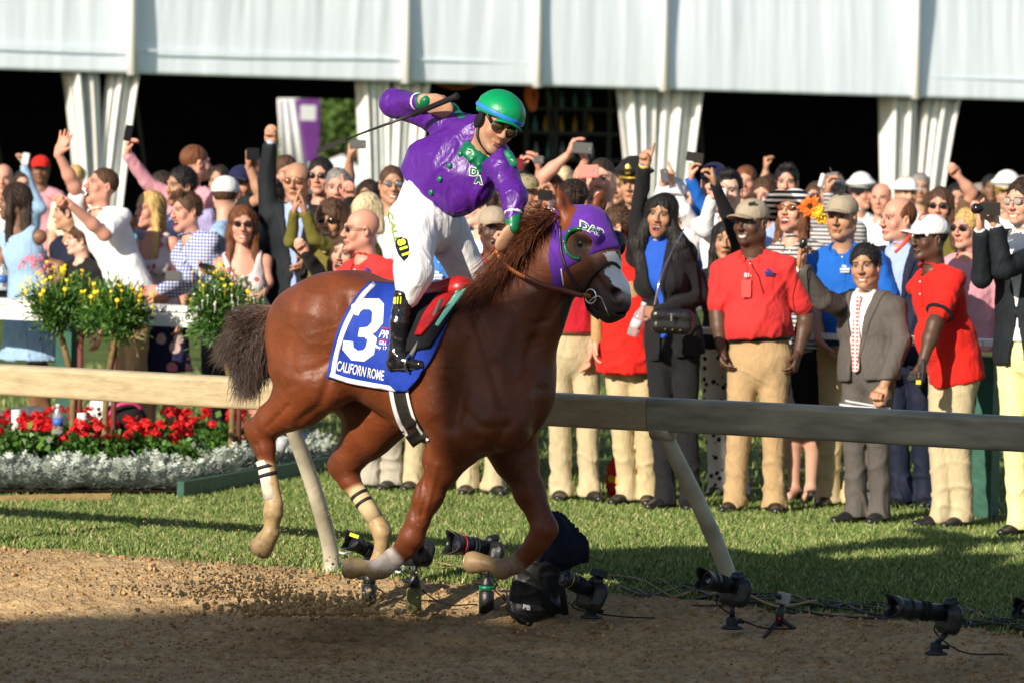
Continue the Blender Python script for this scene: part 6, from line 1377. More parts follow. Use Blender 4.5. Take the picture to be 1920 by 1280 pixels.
person('r15', 'bearded man in camouflage hat holding a phone sideways above the horse mane', 984, 362, 26.8, yaw=55, m=1.06, skin='tan', hair='short', hc='black', cap=('bucket', camo), top='shirt', topm=white, stubble=.8, arms={1: (1040, 420, -.1, 1040, 375, -.2, 'hold', (-.4, 0, .9))})
person('r15b', 'person holding a maroon phone beside the shoulder of the rider', 962, 375, 28.0, yaw=-10, m=1.0, skin='pink', hair='short', hc='dark', top='tee', topm=brownf, arms={-1: (945, 350, 0, 975, 322, -.1, 'hold', (.1, 0, 1)), 1: (1010, 350, 0, 1012, 318, -.1, 'cup', (-.2, 0, 1))})
person('r16', 'man in khaki cap and red polo looking up between rider and horse neck', 925, 428, 26.0, yaw=8, m=1.08, skin='dark', hair='buzz', hc='black', cap=('cap', capk), mouth='open', top='polo', topm=redd, hip=(905, 640), legs='trousers', legm=stone, foot=[(878, 925), (925, 928)], lod=1)
person('r17', 'man with glasses in white shirt seen in profile under the arm of the rider', 898, 386, 27.2, yaw=-72, m=1.05, skin='pale', hair='short', hc='brown', shades=MATS['clear_glasses'], top='shirt', topm=white)
r18 = person('r18', 'man in light blue polo standing behind the legs of the rider', 828, 402, 26.2, yaw=-5, m=1.05, skin='fair', hair='short', hc='brown', top='polo', topm=fabric('polo_sky', (.05, .20, .55)), hip=(812, 640), legs='trousers', legm=stone, foot=[(775, 915), (822, 918)], lod=1)
person('r19', 'bald man in red polo and black sunglasses looking left behind the horse rump', 676, 430, 26.2, yaw=-72, byaw=-40, m=1.1, skin='pink', hair='none', mouth='neutral', shades=True, top='polo', topm=red, hip=(705, 640), legs='trousers', legm=greyk, foot=[(695, 912), (738, 915)], lod=0, stubble=.25, fat=.2)
person('r20', 'laughing woman with long brown hair beside the bald man in red', 648, 474, 26.6, yaw=-22, roll=10, m=1.04, sex='f', skin='fair', hair='long', hc='brown', mouth='open', top='shirt', topm=black, lod=0, arms={-1: (598, 512, -.1, 572, 474, -.2, 'fist', (-.5, 0, .8))})
person('r21', 'woman with curly brown hair and sunglasses in olive coat clapping raised hands', 620, 414, 27.7, yaw=-18, m=1.05, sex='f', skin='tan', hair='curly', hc='brown', mouth='smile', shades=True, top='shirt', topm=olive, arms={-1: (546, 452, -.15, 551, 398, -.25, 'clap', (.15, 0, 1), (1, 0, 0)), 1: (590, 448, -.2, 573, 400, -.25, 'clap', (-.25, 0, 1), (-1, 0, 0))})
person('r22', 'man in black suit and brown sunglasses punching a fist into the air', 556, 340, 28.4, yaw=-12, m=1.1, skin='tan', hair='thin', hc='black', mouth='neutral', shades=MATS['amber_lens'], top='suit', topm=dsuit, shirt2=blueshirt, arms={-1: (500, 338, .05, 507, 268, -.02, 'fist', (.05, 0, 1)), 1: (590, 450, 0, 575, 480, -.1)})
person('r23', 'young woman with very long brown hair and aviator sunglasses in pink dress', 455, 420, 28.3, yaw=4, m=1.06, sex='f', skin='pink', hair='verylong', hc='auburn', mouth='smile', shades=True, top='dress', topm=floral, hip=(462, 590), legs='skirt', legm=black, foot=[(450, 850), (480, 850)], arms={-1: (418, 520, -.05, 402, 512, -.25, 'cup', (-.8, -.2, .2)), 1: (502, 530, 0, 470, 575, -.15, 'relax')}, lod=0)
person('r24', 'woman with blonde bob turned away behind the bald man', 692, 398, 27.4, yaw=155, m=1.08, sex='f', skin='fair', hair='bob', hc='fairhair', top='shirt', topm=olive)
person('r25', 'grey haired man with one finger raised beside his face', 634, 352, 28.4, yaw=-5, m=1.06, skin='pink', hair='short', hc='grey', mouth='neutral', top='shirt', topm=black, arms={1: (668, 412, -.1, 655, 372, -.2, 'point', (-.1, 0, 1))})
person('r26', 'tanned man with mirrored sunglasses smiling just left of the rider', 735, 345, 28.0, yaw=8, m=1.06, skin='tan', hair='buzz', hc='brown', mouth='smile', shades=mat('mirror_glasses', (.4, .4, .42), .08, .8, metal=.8), top='tee', topm=white)
person('r27', 'person raising a grey phone under the tip of the whip', 690, 372, 28.8, yaw=-10, m=1.02, skin='tan', hair='short', hc='dark', top='tee', topm=teal, arms={-1: (652, 348, 0, 656, 298, -.1, 'hold', (0, 0, 1))})
person('r28', 'dark haired man in wraparound sunglasses behind the clapping hands', 600, 330, 29.6, yaw=-12, m=1.05, skin='pink', hair='short', hc='black', shades=True, top='shirt', topm=dsuit)
person('r28b', 'man half hidden behind the punching arm of the black suit', 536, 325, 30.5, yaw=20, m=1.05, skin='pink', hair='short', hc='brown', top='shirt', topm=greyk)
person('r29', 'person in orange and white cap turned away in light blue shirt', 424, 368, 28.8, yaw=165, m=1.1, skin='fair', hair='buzz', hc='brown', cap=('cap', white, orange), top='shirt', topm=lblue)
person('r30', 'man in navy cap holding up a black phone in both hands', 452, 345, 29.8, yaw=-14, m=1.06, skin='tan', hair='buzz', hc='dark', cap=('cap', MATS['fabric_navy_cap']), top='tee', topm=dsuit, arms={-1: (492, 372, -.2, 466, 312, -.25, 'hold', (-.1, 0, 1), (1, 0, 0)), 1: (500, 350, -.1, 482, 312, -.2, 'hold', (0, 0, 1), (-1, 0, 0))})
# ---- left, behind the white fence
person('l1', 'woman in sleeveless light blue dress with long dark hair turned away at left', 26, 378, 29.0, yaw=-105, byaw=160, m=1.08, sex='f', skin='brown', hair='verylong', hc='dark', top='dress', topm=lblue, hip=(58, 560), legs='skirt', legm=lblue, foot=[(62, 838), (98, 838)], arms={-1: (8, 470, 0, -12, 545, -.1, 'relax'), 1: (112, 500, 0, 108, 560, -.1)}, lod=0)
person('l2', 'shouting young man in white polo waving one arm and pointing with the other', 190, 348, 28.9, yaw=-58, pitch=14, byaw=-35, m=1.08, skin='pink', hair='buzz', hc='brown', mouth='open', top='polo', topm=white, hip=(245, 540), legs='trousers', legm=khaki, foot=[(232, 848), (262, 850)], arms={-1: (140, 350, -.1, 109, 288, -.2, 'open', (.45, -.1, 1)), 1: (196, 440, -.3, 132, 384, -.45, 'point', (-.9, -.2, .5))}, lod=0)
person('l3', 'small boy in black shirt in profile behind the yellow flowers', 148, 450, 29.0, yaw=-75, m=.86, skin='pale', hair='short', hc='brown', top='tee', topm=black, mouth='neutral', lod=0)
person('l4', 'blonde woman in floral dress smiling next to the white polo', 280, 392, 29.2, yaw=-48, m=1.05, sex='f', skin='pink', hair='verylong', hc='blond', mouth='smile', top='dress', topm=floral, hip=(305, 580), legs='skirt', legm=floral2, foot=[(280, 842), (315, 842)], lod=0)
person('l5', 'man in pink shirt with shaved neck lifting a black phone in front of the curtain', 368, 305, 30.1, yaw=120, byaw=-20, m=1.08, skin='pink', hair='buzz', hc='auburn', top='shirt', topm=pinks, arms={-1: (278, 345, 0, 240, 292, -.1, 'hold', (.0, 0, 1))}, lod=1)
person('l6', 'black haired man in lavender shirt with a clenched fist', 338, 348, 29.6, yaw=-50, m=1.08, skin='olive', hair='short', hc='black', mouth='open', top='shirt', topm=lav, arms={-1: (305, 470, -.3, 258, 428, -.4, 'fist', (-.6, 0, .6))}, lod=0, hip=(380, 560))
person('l7', 'shouting young man in blue and white plaid shirt leaning on the fence', 348, 396, 28.6, yaw=-52, roll=-8, byaw=-40, m=1.06, skin='pink', hair='quiff', hc='brown', mouth='open', top='shirt', topm=plaid, hip=(415, 575), arms={-1: (352, 520, -.2, 300, 545, -.3, 'relax', (-.9, -.1, -.1)), 1: (368, 530, -.1, 318, 552, -.2, 'relax', (-.9, -.1, -.1))}, lod=0, legs='trousers', legm=dsuit, foot=[(405, 845), (432, 846)])
person('l8', 'man in dark clothes turned left behind the boy', 128, 398, 30.0, yaw=-95, m=1.04, skin='tan', hair='short', hc='black', top='shirt', topm=navy)
person('l9', 'person in a red cap and pink shirt far back on the left', 76, 318, 40, yaw=0, m=1.05, skin='brown', hair='short', hc='black', cap=('cap', red2), top='tee', topm=pinks, lod=2)
person('l10', 'far person in pale blue shirt raising a white phone at the left', 42, 345, 38, yaw=10, m=1.0, skin='fair', hair='short', hc='dark', top='shirt', topm=lblue, lod=2, arms={1: (50, 335, 0, 45, 312, 0, 'hold', (0, 0, 1))})
person('l11', 'far bald person cut by the left frame edge', 6, 335, 36, yaw=0, m=1.05, skin='pink', hair='none', top='tee', topm=white, lod=2)
person('l12', 'person in a pale shirt looking up left of the waving man', 140, 335, 37, yaw=-20, m=1.0, skin='pink', hair='short', hc='blond', top='tee', topm=cream, lod=2)
person('l13', 'dark haired person in teal between the lavender shirt and the striped curtain', 300, 352, 31.5, yaw=-30, m=1.02, sex='f', skin='fair', hair='long', hc='dark', top='tee', topm=teal, lod=2)
person('l14', 'man in olive tee between the white cap and the aviator sunglasses', 410, 340, 33, yaw=-10, m=1.02, skin='tan', hair='short', hc='dark', top='tee', topm=olive, lod=2)
# ---- right rear
person('q1', 'black haired man with his forehead showing between the officer caps', 1475, 342, 30.5, yaw=-8, m=1.06, skin='pink', hair='quiff', hc='black', top='shirt', topm=dsuit)
person('q2', 'man with brown brushed hair behind the striped sun hat', 1432, 368, 28.6, yaw=-20, m=1.05, skin='pink', hair='short', hc='brown', top='shirt', topm=blueshirt)
person('q3', 'naval officer in white peaked cap and white uniform facing right', 1614, 362, 38, yaw=50, m=1.1, skin='pink', hair='buzz', hc='brown', cap=('officer', white, black), top='shirt', topm=white, lod=1)
person('q4', 'far person stretching one bare arm straight up beyond the sun hat', 1440, 352, 36, yaw=0, m=1.0, skin='tan', hair='short', hc='dark', top='tee', topm=cream, lod=2, arms={-1: (1434, 345, 0, 1436, 318, 0, 'hold', (-.1, 0, 1))})
person('q5', 'man behind the blue polo lifting a small white phone', 1560, 360, 28.4, yaw=-20, m=1.03, skin='tan', hair='short', hc='grey', top='shirt', topm=stripes, arms={-1: (1562, 400, -.1, 1553, 362, -.15, 'hold', (-.1, 0, 1))})
person('q6', 'woman with brown hair and sunglasses behind the white baseball cap', 1762, 386, 28.0, yaw=-14, m=1.04, sex='f', skin='pink', hair='long', hc='brown', shades=True, top='shirt', topm=olive, lod=1)
person('q7', 'far person punching the air against the right curtain', 1830, 392, 31, yaw=-20, m=1.02, skin='pink', hair='short', hc='brown', top='tee', topm=brownf, arms={-1: (1822, 362, -.05, 1796, 330, -.1, 'fist', (-.5, 0, .6))}, lod=1)
person('q8', 'person with dark sunglasses behind the raised camera at right', 1812, 428, 26.4, yaw=-42, m=1.04, skin='pink', hair='short', hc='blond', shades=True, top='shirt', topm=pinks, lod=1)
person('q9', 'second naval officer in white cap near the orange stall', 1888, 362, 34, yaw=-10, m=1.08, skin='tan', hair='buzz', hc='dark', cap=('officer', white, gold), top='shirt', topm=white, lod=1)
person('q10', 'person in a tall white hat before the right curtain', 1700, 362, 33, yaw=10, m=1.05, skin='fair', hair='short', hc='fairhair', cap=('bucket', white), top='shirt', topm=white, lod=1)
person('q11', 'bald man in white shirt right of the naval officer', 1652, 372, 33, yaw=-20, m=1.03, skin='pink', hair='none', top='shirt', topm=white, lod=2)
person('q12', 'man in brown jacket far behind the white phone', 1398, 340, 34, yaw=-10, m=1.02, skin='pink', hair='short', hc='auburn', top='shirt', topm=brownf, lod=2)
person('q13', 'woman in cream between the two khaki caps', 1530, 372, 31, yaw=-25, m=1.0, sex='f', skin='fair', hair='bob', hc='brown', top='shirt', topm=cream, lod=2)
person('q14', 'far man in light shirt just left of the right curtain', 1725, 352, 37, yaw=-5, m=1.05, skin='tan', hair='short', hc='grey', top='shirt', topm=lblue, lod=2)
person('q15', 'far person in orange under the stall roof', 1858, 352, 40, yaw=0, m=1.02, skin='brown', hair='short', hc='black', top='tee', topm=orange, lod=2)
person('q16', 'man with short dark hair between the pink phone and the officer', 1160, 350, 29.5, yaw=-20, m=1.03, skin='tan', hair='short', hc='dark', top='shirt', topm=olive, lod=1)
person('q17', 'fair haired man behind the ears of the horse', 1052, 345, 30, yaw=-15, m=1.02, skin='fair', hair='short', hc='fairhair', top='shirt', topm=greyk, lod=1)
person('q18', 'dark haired man in blue right of the rider white trousers', 868, 372, 29, yaw=-10, m=1.04, skin='tan', hair='short', hc='dark', top='shirt', topm=dsuit, lod=1)
person('q19', 'young woman in teal between blonde bob and mirrored sunglasses', 712, 372, 30.5, yaw=-15, m=1.0, sex='f', skin='fair', hair='long', hc='dark', top='tee', topm=teal, lod=2)
person('q20', 'man in a straw coloured cap behind the curly haired woman', 580, 372, 31, yaw=-5, m=1.02, skin='tan', hair='buzz', hc='dark', cap=('cap', cream), top='tee', topm=white, lod=2)
person('q21', 'man with swept hair in black behind the aviator sunglasses', 512, 372, 30, yaw=-10, m=1.03, skin='pink', hair='quiff', hc='dark', top='shirt', topm=dsuit, lod=1)
person('q22', 'woman in lilac between the cheering woman and the blue jacket', 1300, 372, 30, yaw=-15, m=1.0, sex='f', skin='fair', hair='long', hc='dark', top='shirt', topm=lav, lod=2)
person('q23', 'person in stripes left of the raised camera at right', 1795, 372, 33, yaw=-5, m=1.0, skin='tan', hair='short', hc='black', top='shirt', topm=stripes, lod=2)
# ---- things held or worn as extras
X_, Y_ = np.array([1., 0, 0]), np.array([0, 1., 0])
def axr(roll=0, yaw=0):
    a = R(roll); y = R(yaw); s = np.array([math.cos(y), math.sin(y), 0]); n = np.array([-math.sin(y), math.cos(y), 0]); u = Z_
    return np.array([s*math.cos(a)+u*math.sin(a), n, u*math.cos(a)-s*math.sin(a)])
held('phone', 'white phone held up by the black haired man', 'phone', P(1350, 362, 26.7), axr(-5), (.040, .006, .058)[:1]+(.006, .032), phone_w, (.35, .4, -1))
held('phone', 'black phone lifted by the blue sleeved arm', 'phone', P(1303, 295, 28.0), axr(-8), (.056, .006, .032), phone_b)
held('phone', 'silver phone held behind the cheering woman', 'phone', P(1246, 330, 27.0), axr(10), (.026, .006, .045), phone_g, (.3, .5, -1))
held('phone', 'pink phone in front of the big bearded man', 'phone', P(1103, 322, 26.6), axr(4), (.066, .007, .040), phone_p, (.45, .1, -1))
held('phone', 'dark grey phone held highest left of the pink phone', 'phone', P(1092, 278, 27.6), axr(-3), (.066, .006, .036), phone_g, (.75, -.1, -1))
held('phone', 'maroon phone beside the purple shoulder', 'phone', P(968, 308, 27.8), axr(4), (.045, .006, .036), phone_r)
held('phone', 'silver phone near the helmet in both hands', 'phone', P(1010, 300, 27.8), axr(0), (.034, .006, .026), phone_g, (.5, 0, -1))
held('phone', 'black and white phone of the man in camouflage hat', 'phone', P(1022, 366, 26.5), axr(-2), (.045, .006, .032), phone_b)
held('phone', 'grey phone held up under the tip of the whip', 'phone', P(671, 271, 28.5), axr(2), (.056, .006, .030), phone_g, (.75, 0, -1))
held('phone', 'black phone in two hands beside the punching arm', 'phone', P(474, 289, 29.5), axr(0), (.045, .006, .042), phone_b)
held('phone', 'black phone held in front of the left curtain', 'phone', P(241, 250, 29.2), axr(80), (.056, .006, .026), phone_b)
held('phone', 'small white phone above the khaki cap of the blue polo', 'phone', P(1540, 338, 28.2), axr(75), (.045, .006, .014), phone_w)
held('phone', 'white phone held far back at the left', 'phone', P(48, 298, 37.8), axr(80), (.05, .006, .03), phone_w)
held('phone', 'dark phone in the hands of the aviator sunglasses woman', 'phone', P(388, 500, 27.9), axr(-12), (.055, .006, .016), phone_b)
held('phone', 'grey camera resting over the fence near the plaid shirt', 'camera', P(326, 518, 28.2), axr(0), (.055, .014, .035), phone_g)
cm_ = root('camera', P(1856, 392, 23.5), 'black compact camera held up by the man at the right edge', 'camera'); m_ = MB(); m_.box([0, 0, 0], (.055, .03, .036)); m_.build('camera_body', phone_b, cm_); m_ = MB(); m_.lathe([-.04, -.0, 0], [(.028, 0), (.03, .05), (.024, .06)], ax=(-.9, -.4, 0), n=14); m_.build('lens', phone_b, cm_, True)
# papers, remote, badge, bottle, bag
mp_ = root('folded_programme', P(1620, 762, 24.3), 'folded white race programme in the hand of the man in grey suit', 'papers')
pm = mat('paper', (.68, .70, .74), .7, .3); m_ = MB(); m_.box([0, 0, 0], (.13, .06, .006), axr(-4, 10)); m_.build('page', pm, mp_); m_ = MB(); m_.box([.02, -.01, .014], (.12, .055, .005), axr(-9, 10)); m_.build('page', pm, mp_)
m_ = MB(); m_.box([.09, -.066, .012], (.03, .002, .006), axr(-9, 10)); m_.build('printed_stripe', mat('print_red', (.4, .02, .02), .6), mp_); m_ = MB(); m_.box([-.04, -.064, .006], (.05, .002, .004), axr(-4, 10)); m_.build('printed_stripe', mat('print_blue', (.02, .04, .3), .6), mp_)
m_ = MB(); m_.lathe([0, 0, 0], [(.016, 0), (.02, .02), (.018, .05), (.01, .06)], ax=(.2, -.1, 1), n=12); o = m_.build('remote', phone_b, None, True); o.location = P(1504, 466, 24.1); tag(o, 'small black remote with cord in raised left hand of grey suit man', 'remote')
m_ = MB(); m_.tube(spline([P(1505, 470, 24.1), P(1498, 520, 24.1), P(1488, 560, 24.2), P(1492, 590, 24.3)], 16)-P(1505, 470, 24.1), .003, 5); q = m_.build('cord', phone_b, o, True)
o = mesh_obj('lanyard', *(lambda m: (np.concatenate(m.V), m.F))((lambda m: (m.tube([P(1384, 470, 24.92), P(1400, 500, 24.86), P(1402, 525, 24.82)], .004, 5), m)[1])(MB())), red2, None); o.location = (0, 0, 0)
rr1 = PEOPLE['r1']; o.parent = rr1['root']; o.location = -Vector(rr1['off'])
def on_person(key, px, py, off=.01):
    """point on the clothes of a person seen at this pixel"""
    dg = bpy.context.evaluated_depsgraph_get(); best = None
    for ch in PEOPLE[key]['root'].children:
        if ch.type != 'MESH' or ch.name.split('.')[0] in ('lanyard', 'badge', 'logo'): continue
        me = ch.data; W = np.empty(len(me.vertices)*3, dtype=np.float32); me.vertices.foreach_get('co', W); W = W.reshape(-1, 3)+PEOPLE[key]['off']
        X, Y = topx(W); k = (np.abs(X-px) < 6) & (np.abs(Y-py) < 6)
        if k.any():
            d = W[k][:, 1].min()
            if best is None or d < best: best = d
    return P(px, py, (best if best is not None else 25)-off)
def patch(key, name, px, py, hw, hh_, m, off=.012, roll=0, text=None, tm=None):
    c = on_person(key, px, py, off); mb = MB(); mb.box([0, 0, 0], (hw, .0025, hh_), axr(roll)); o = mb.build(name, m, PEOPLE[key]['root']); o.location = Vector(c)-Vector(PEOPLE[key]['off'])
    if text:
        V, F = text_mesh(text, 0, .02); V = V-[.5, .5, 0]; W = np.stack([V[:, 0]*hw*1.7, -.004+0*V[:, 0], V[:, 1]*hh_*1.3], 1); mesh_obj('lettering', W, F, tm, o, False)
    return o
patch('r1', 'badge', 1399, 541, .028, .052, mat('badge_pink', (.72, .09, .08), .4, .4)); patch('r1', 'badge_clip', 1400, 516, .014, .012, phone_w)
LOGOB = mat('logo_navy', (.03, .03, .18), .7); LOGOW = mat('logo_white', (.6, .68, .8), .7)
def logo(key, px, py, m, sc=1, lines=3):
    c = on_person(key, px, py, .012); rt_ = PEOPLE[key]['root']; mb = MB()
    mb.box([0, 0, 0], (.026*sc, .002, .007*sc), axr(2)); mb.box([-.004, 0, .016*sc], (.012*sc, .002, .006*sc), axr(-12)); mb.box([0, 0, -.015*sc], (.024*sc, .002, .004*sc), axr(2))
    o = mb.build('logo', m, rt_); o['kind'] = 'stuff'; o.location = Vector(c)-Vector(PEOPLE[key]['off'])
logo('r1', 1442, 511, LOGOB); logo('r2', 1584, 505, LOGOW, 1.1); logo('r18', 820, 517, LOGOW, 1.2); logo('r19', 688, 508, LOGOB)
# red lanyard of the navy suit, pink tag
p11 = PEOPLE['r11']; m_ = MB(); m_.tube(spline([P(1712, 432, 25.45), P(1700, 452, 25.3), P(1678, 474, 25.3)], 8)-p11['off'], .011, 6, flat=1); m_.build('lanyard', mat('lanyard_red', (.72, .06, .03), .5), p11['root'], True)
# black trim on red polo, glove
p4 = PEOPLE['r4']; gx = P(1727, 712, 24.15); v, f = sdf_mesh(hand_prims(p4['AR'][1][1]-Z_*.0, (-.1, 0, -1), (-1, -.2, 0), 1, 'fist', 1.18), .006, .012); mesh_obj('glove', v-p4['off'], f, mat('glove_black', (.02, .022, .02), .7), p4['root'])
patch('r4', 'glove_badge', 1722, 716, .014, .012, mat('glove_yellow', (.65, .55, .05), .5), .02)
a_, b_ = p4['sh'][1], p4['AR'][1][0]; t_ = .71; v, f = sdf_mesh([Cone(a_*(1-t_)+b_*t_, a_*(1-t_-.05)+b_*(t_+.05), .084, .084), Cut(a_*(1-t_-.06)+b_*(t_+.06), nrm(b_-a_)), Cut(a_*(1-t_)+b_*t_, -nrm(b_-a_))], .009, .01); mesh_obj('sleeve_trim', v-p4['off'], f, black, p4['root'])
patch('r4', 'cap_stripe', 1727, 405, .006, .028, orange, .008, -30)
# pins and tie details on caps
for k, px, py in (('r1', 1410, 382), ('r2', 1577, 362)): patch(k, 'cap_logo', px, py, .022, .009, phone_b, .004, 12)
# bottle in the hand of the cheering woman
bo_ = root('water_bottle', P(1196, 600, 24.8), 'clear plastic water bottle with pale label in the hand of the cheering woman', 'bottle')
clear = mat('clear_plastic', (.85, .88, .9), .08, .5, trans=.75); ba = nrm(P(1208, 572, 24.8)-P(1190, 618, 24.8))
m_ = MB(); m_.lathe(-ba*.10, [(.026, 0), (.033, .01), (.033, .07), (.031, .075), (.033, .08), (.033, .13), (.014, .175), (.013, .19)], ax=ba, n=16); m_.build('bottle_body', clear, bo_, True)
m_ = MB(); m_.lathe(-ba*.05, [(.0338, 0), (.0338, .05)], ax=ba, n=16); m_.build('label', mat('bottle_label', (.75, .62, .66), .5), bo_, True); m_ = MB(); m_.lathe(ba*.088, [(.016, 0), (.016, .02)], ax=ba, n=12); m_.build('cap', phone_w, bo_, True)
# shoulder bag
bg = root('handbag', P(1258, 604, 24.75), 'black leather handbag with brass studs hanging on a chain at the cheering woman', 'handbag'); gl_ = mat('bag_leather', (.012, .011, .011), .3, .5, noise=.2, nscale=20, bump=.3, bscale=20); bgo = P(1258, 604, 24.75)
v, f = sdf_mesh([Cone(P(1234, 592, 24.75), P(1286, 594, 24.75), .045, .045, n=(0, 1, 0), q=.7), Cone(P(1234, 612, 24.75), P(1286, 614, 24.75), .042, .042, n=(0, 1, 0), q=.8)], .008, .02); mesh_obj('bag_body', v-bgo, f, gl_, bg)
m_ = MB(); m_.tube(spline([P(1226, 580, 24.72), P(1236, 530, 24.72), P(1246, 500, 24.8), P(1268, 455, 24.95), P(1282, 430, 25.1)], 24)-bgo, .006, 6); m_.build('chain_strap', steel, bg, True)
for k in range(3): m_ = MB(); m_.lathe(P(1247+k*14, 617+k, 24.70)-bgo, [(.006, 0), (.004, .004)], ax=(0, -1, 0), n=8); m_.build('stud', brass, bg)
m_ = MB(); m_.tube([P(1259, 588, 24.68)-bgo, P(1259, 602, 24.68)-bgo], .006, 6); m_.tube([P(1253, 590, 24.68)-bgo, P(1266, 590, 24.68)-bgo], .004, 6); m_.build('clasp', steel, bg)
# flowers on the sun hat
hd10 = PEOPLE['r10']['hd']; off10 = PEOPLE['r10']['off']
def bloom(px, py, D, r, m, mc, key='r10', n=11, seed=0):
    c = P(px, py, D); rr_ = np.random.default_rng(seed); ax = nrm([-.2, -1, .25]); u = nrm(np.cross(ax, Z_)); v = np.cross(ax, u)
    mb = MB()
    for lay in (0, 1):
        for k in range(n):
            t = 2*math.pi*(k+.5*lay)/n+rr_.normal(0, .1); d = u*math.cos(t)+v*math.sin(t); s = np.cross(ax, d); L0 = r*(1-.22*lay)*rr_.uniform(.85, 1.1)
            p0 = c+ax*.006*lay; mb.add([p0, p0+d*L0*.5+s*r*.22+ax*r*(.12+.15*lay), p0+d*L0+ax*r*.25*rr_.uniform(-.5, 1), p0+d*L0*.5-s*r*.22+ax*r*(.12+.15*lay)], [(0, 1, 2, 3)])
    o = mb.build('flower', m, PEOPLE[key]['root'], off=PEOPLE[key]['off']); o['kind'] = 'stuff'
    m2 = MB(); m2.lathe(c+ax*.004-PEOPLE[key]['off'], [(r*.34, 0), (r*.30, r*.14), (r*.1, r*.2)], ax=ax, n=12); m2.build('flower_centre', mc, o)
petal_o = mat('petal_orange', (.75, .16, .02), .6, .3); petal_y = mat('petal_yellow', (.80, .50, .03), .6, .3); seedm = mat('flower_centre', (.05, .02, .01), .9, .1)
bloom(1519, 388, 25.78, .082, petal_o, seedm, seed=1); bloom(1532, 398, 25.76, .055, petal_y, petal_y, seed=2); bloom(1542, 410, 25.78, .05, petal_y, seedm, seed=3)
# watch / wristbands
def bandon(key, q, m, w=.02, t=.03, r=.033):
    el, wr = PEOPLE[key]['AR'][q][:2]; d = nrm(wr-el); c = wr-d*t; mb = MB(); mb.tube([c-d*w/2-PEOPLE[key]['off'], c+d*w/2-PEOPLE[key]['off']], r, 14); mb.build('wristband', m, PEOPLE[key]['root'], True)
bandon('r6', -1, phone_b, .025, .03); bandon('r6', -1, mat('band_yellow', (.7, .45, .03), .6), .018, .0, .032); bandon('l5', -1, phone_b, .014, -.0); bandon('r20', -1, phone_b, .012, .05, .03)
# stall roof with orange drape at the far right
st = root('stall', P(1880, 345, 43)*np.array([1, 1, 0]), 'stall with pale pitched roof and orange drape at far right', 'stall'); sto = np.array(st.location)
a, b2, c_, d_ = P(1838, 358, 42), P(1960, 352, 42), P(1925, 322, 44), P(1958, 322, 44)
m_ = MB(); m_.add([a-sto, b2-sto, b2+Y_*3-sto, a+Y_*3-sto, P(1915, 330, 43.5)-sto, P(1960, 328, 43.5)-sto], [(0, 1, 5, 4), (1, 2, 5), (2, 3, 4, 5), (3, 0, 4)]); m_.build('roof', mat('stall_canvas', (.42, .33, .27), .8), st)
m_ = MB(); m_.box(P(1905, 372, 42.3)-sto, (.22, .02, .16)); m_.build('drape', orange, st)
for px in (1845, 1945): m_ = MB(); q = P(px, 360, 42.2)-sto; m_.tube([q, q*np.array([1, 1, 0])], .025, 6); m_.build('post', steel, st)
# ------------------------------------------------------------------ crowd fence: green posts and white boards
FB = G(1850, 972); FB[2] = 0
def FP(px): 
    p = onplane(px, 600, FB, L_); return float(np.dot(p-FB, F_))
greenp = mat('green_post', (.012, .085, .055), .5, .5, noise=.25, nscale=9, bump=.3, bscale=20); whb = mat('white_board', (.78, .78, .74), .5, .4, noise=.1, nscale=6, bump=.2, bscale=14)
fe = root('crowd_fence', FB, 'white topped fence with green posts holding back the crowd', 'fence')
ts = [FP(130), (FP(130)+FP(1855))/2, FP(1855)]; dts = ts[1]-ts[0]; ts = [ts[0]-dts]+ts+[ts[-1]+dts]
for i, t in enumerate(ts):
    hgt = .93 if i < 4 else .93
    m_ = MB(); m_.box(F_*t+Z_*hgt/2, (.062, .062, hgt/2), [F_, L_, Z_]); m_.build('post', greenp, fe); m_ = MB(); m_.box(F_*t+Z_*(hgt+.012), (.07, .07, .012), [F_, L_, Z_]); m_.build('post_cap', greenp, fe)
for i in range(len(ts)-1):
    a, b_ = ts[i]+.004, ts[i+1]-.004
    m_ = MB(); m_.box(F_*(a+b_)/2+L_*.01+Z_*1.035, ((b_-a)/2, .10, .018), [F_, L_, Z_]); m_.build('top_board', whb, fe)
    if i < 2: m_ = MB(); m_.box(F_*(a+b_)/2-L_*.082+Z_*.965, ((b_-a)/2, .014, .045), [F_, L_, Z_]); m_.build('front_board', whb, fe)
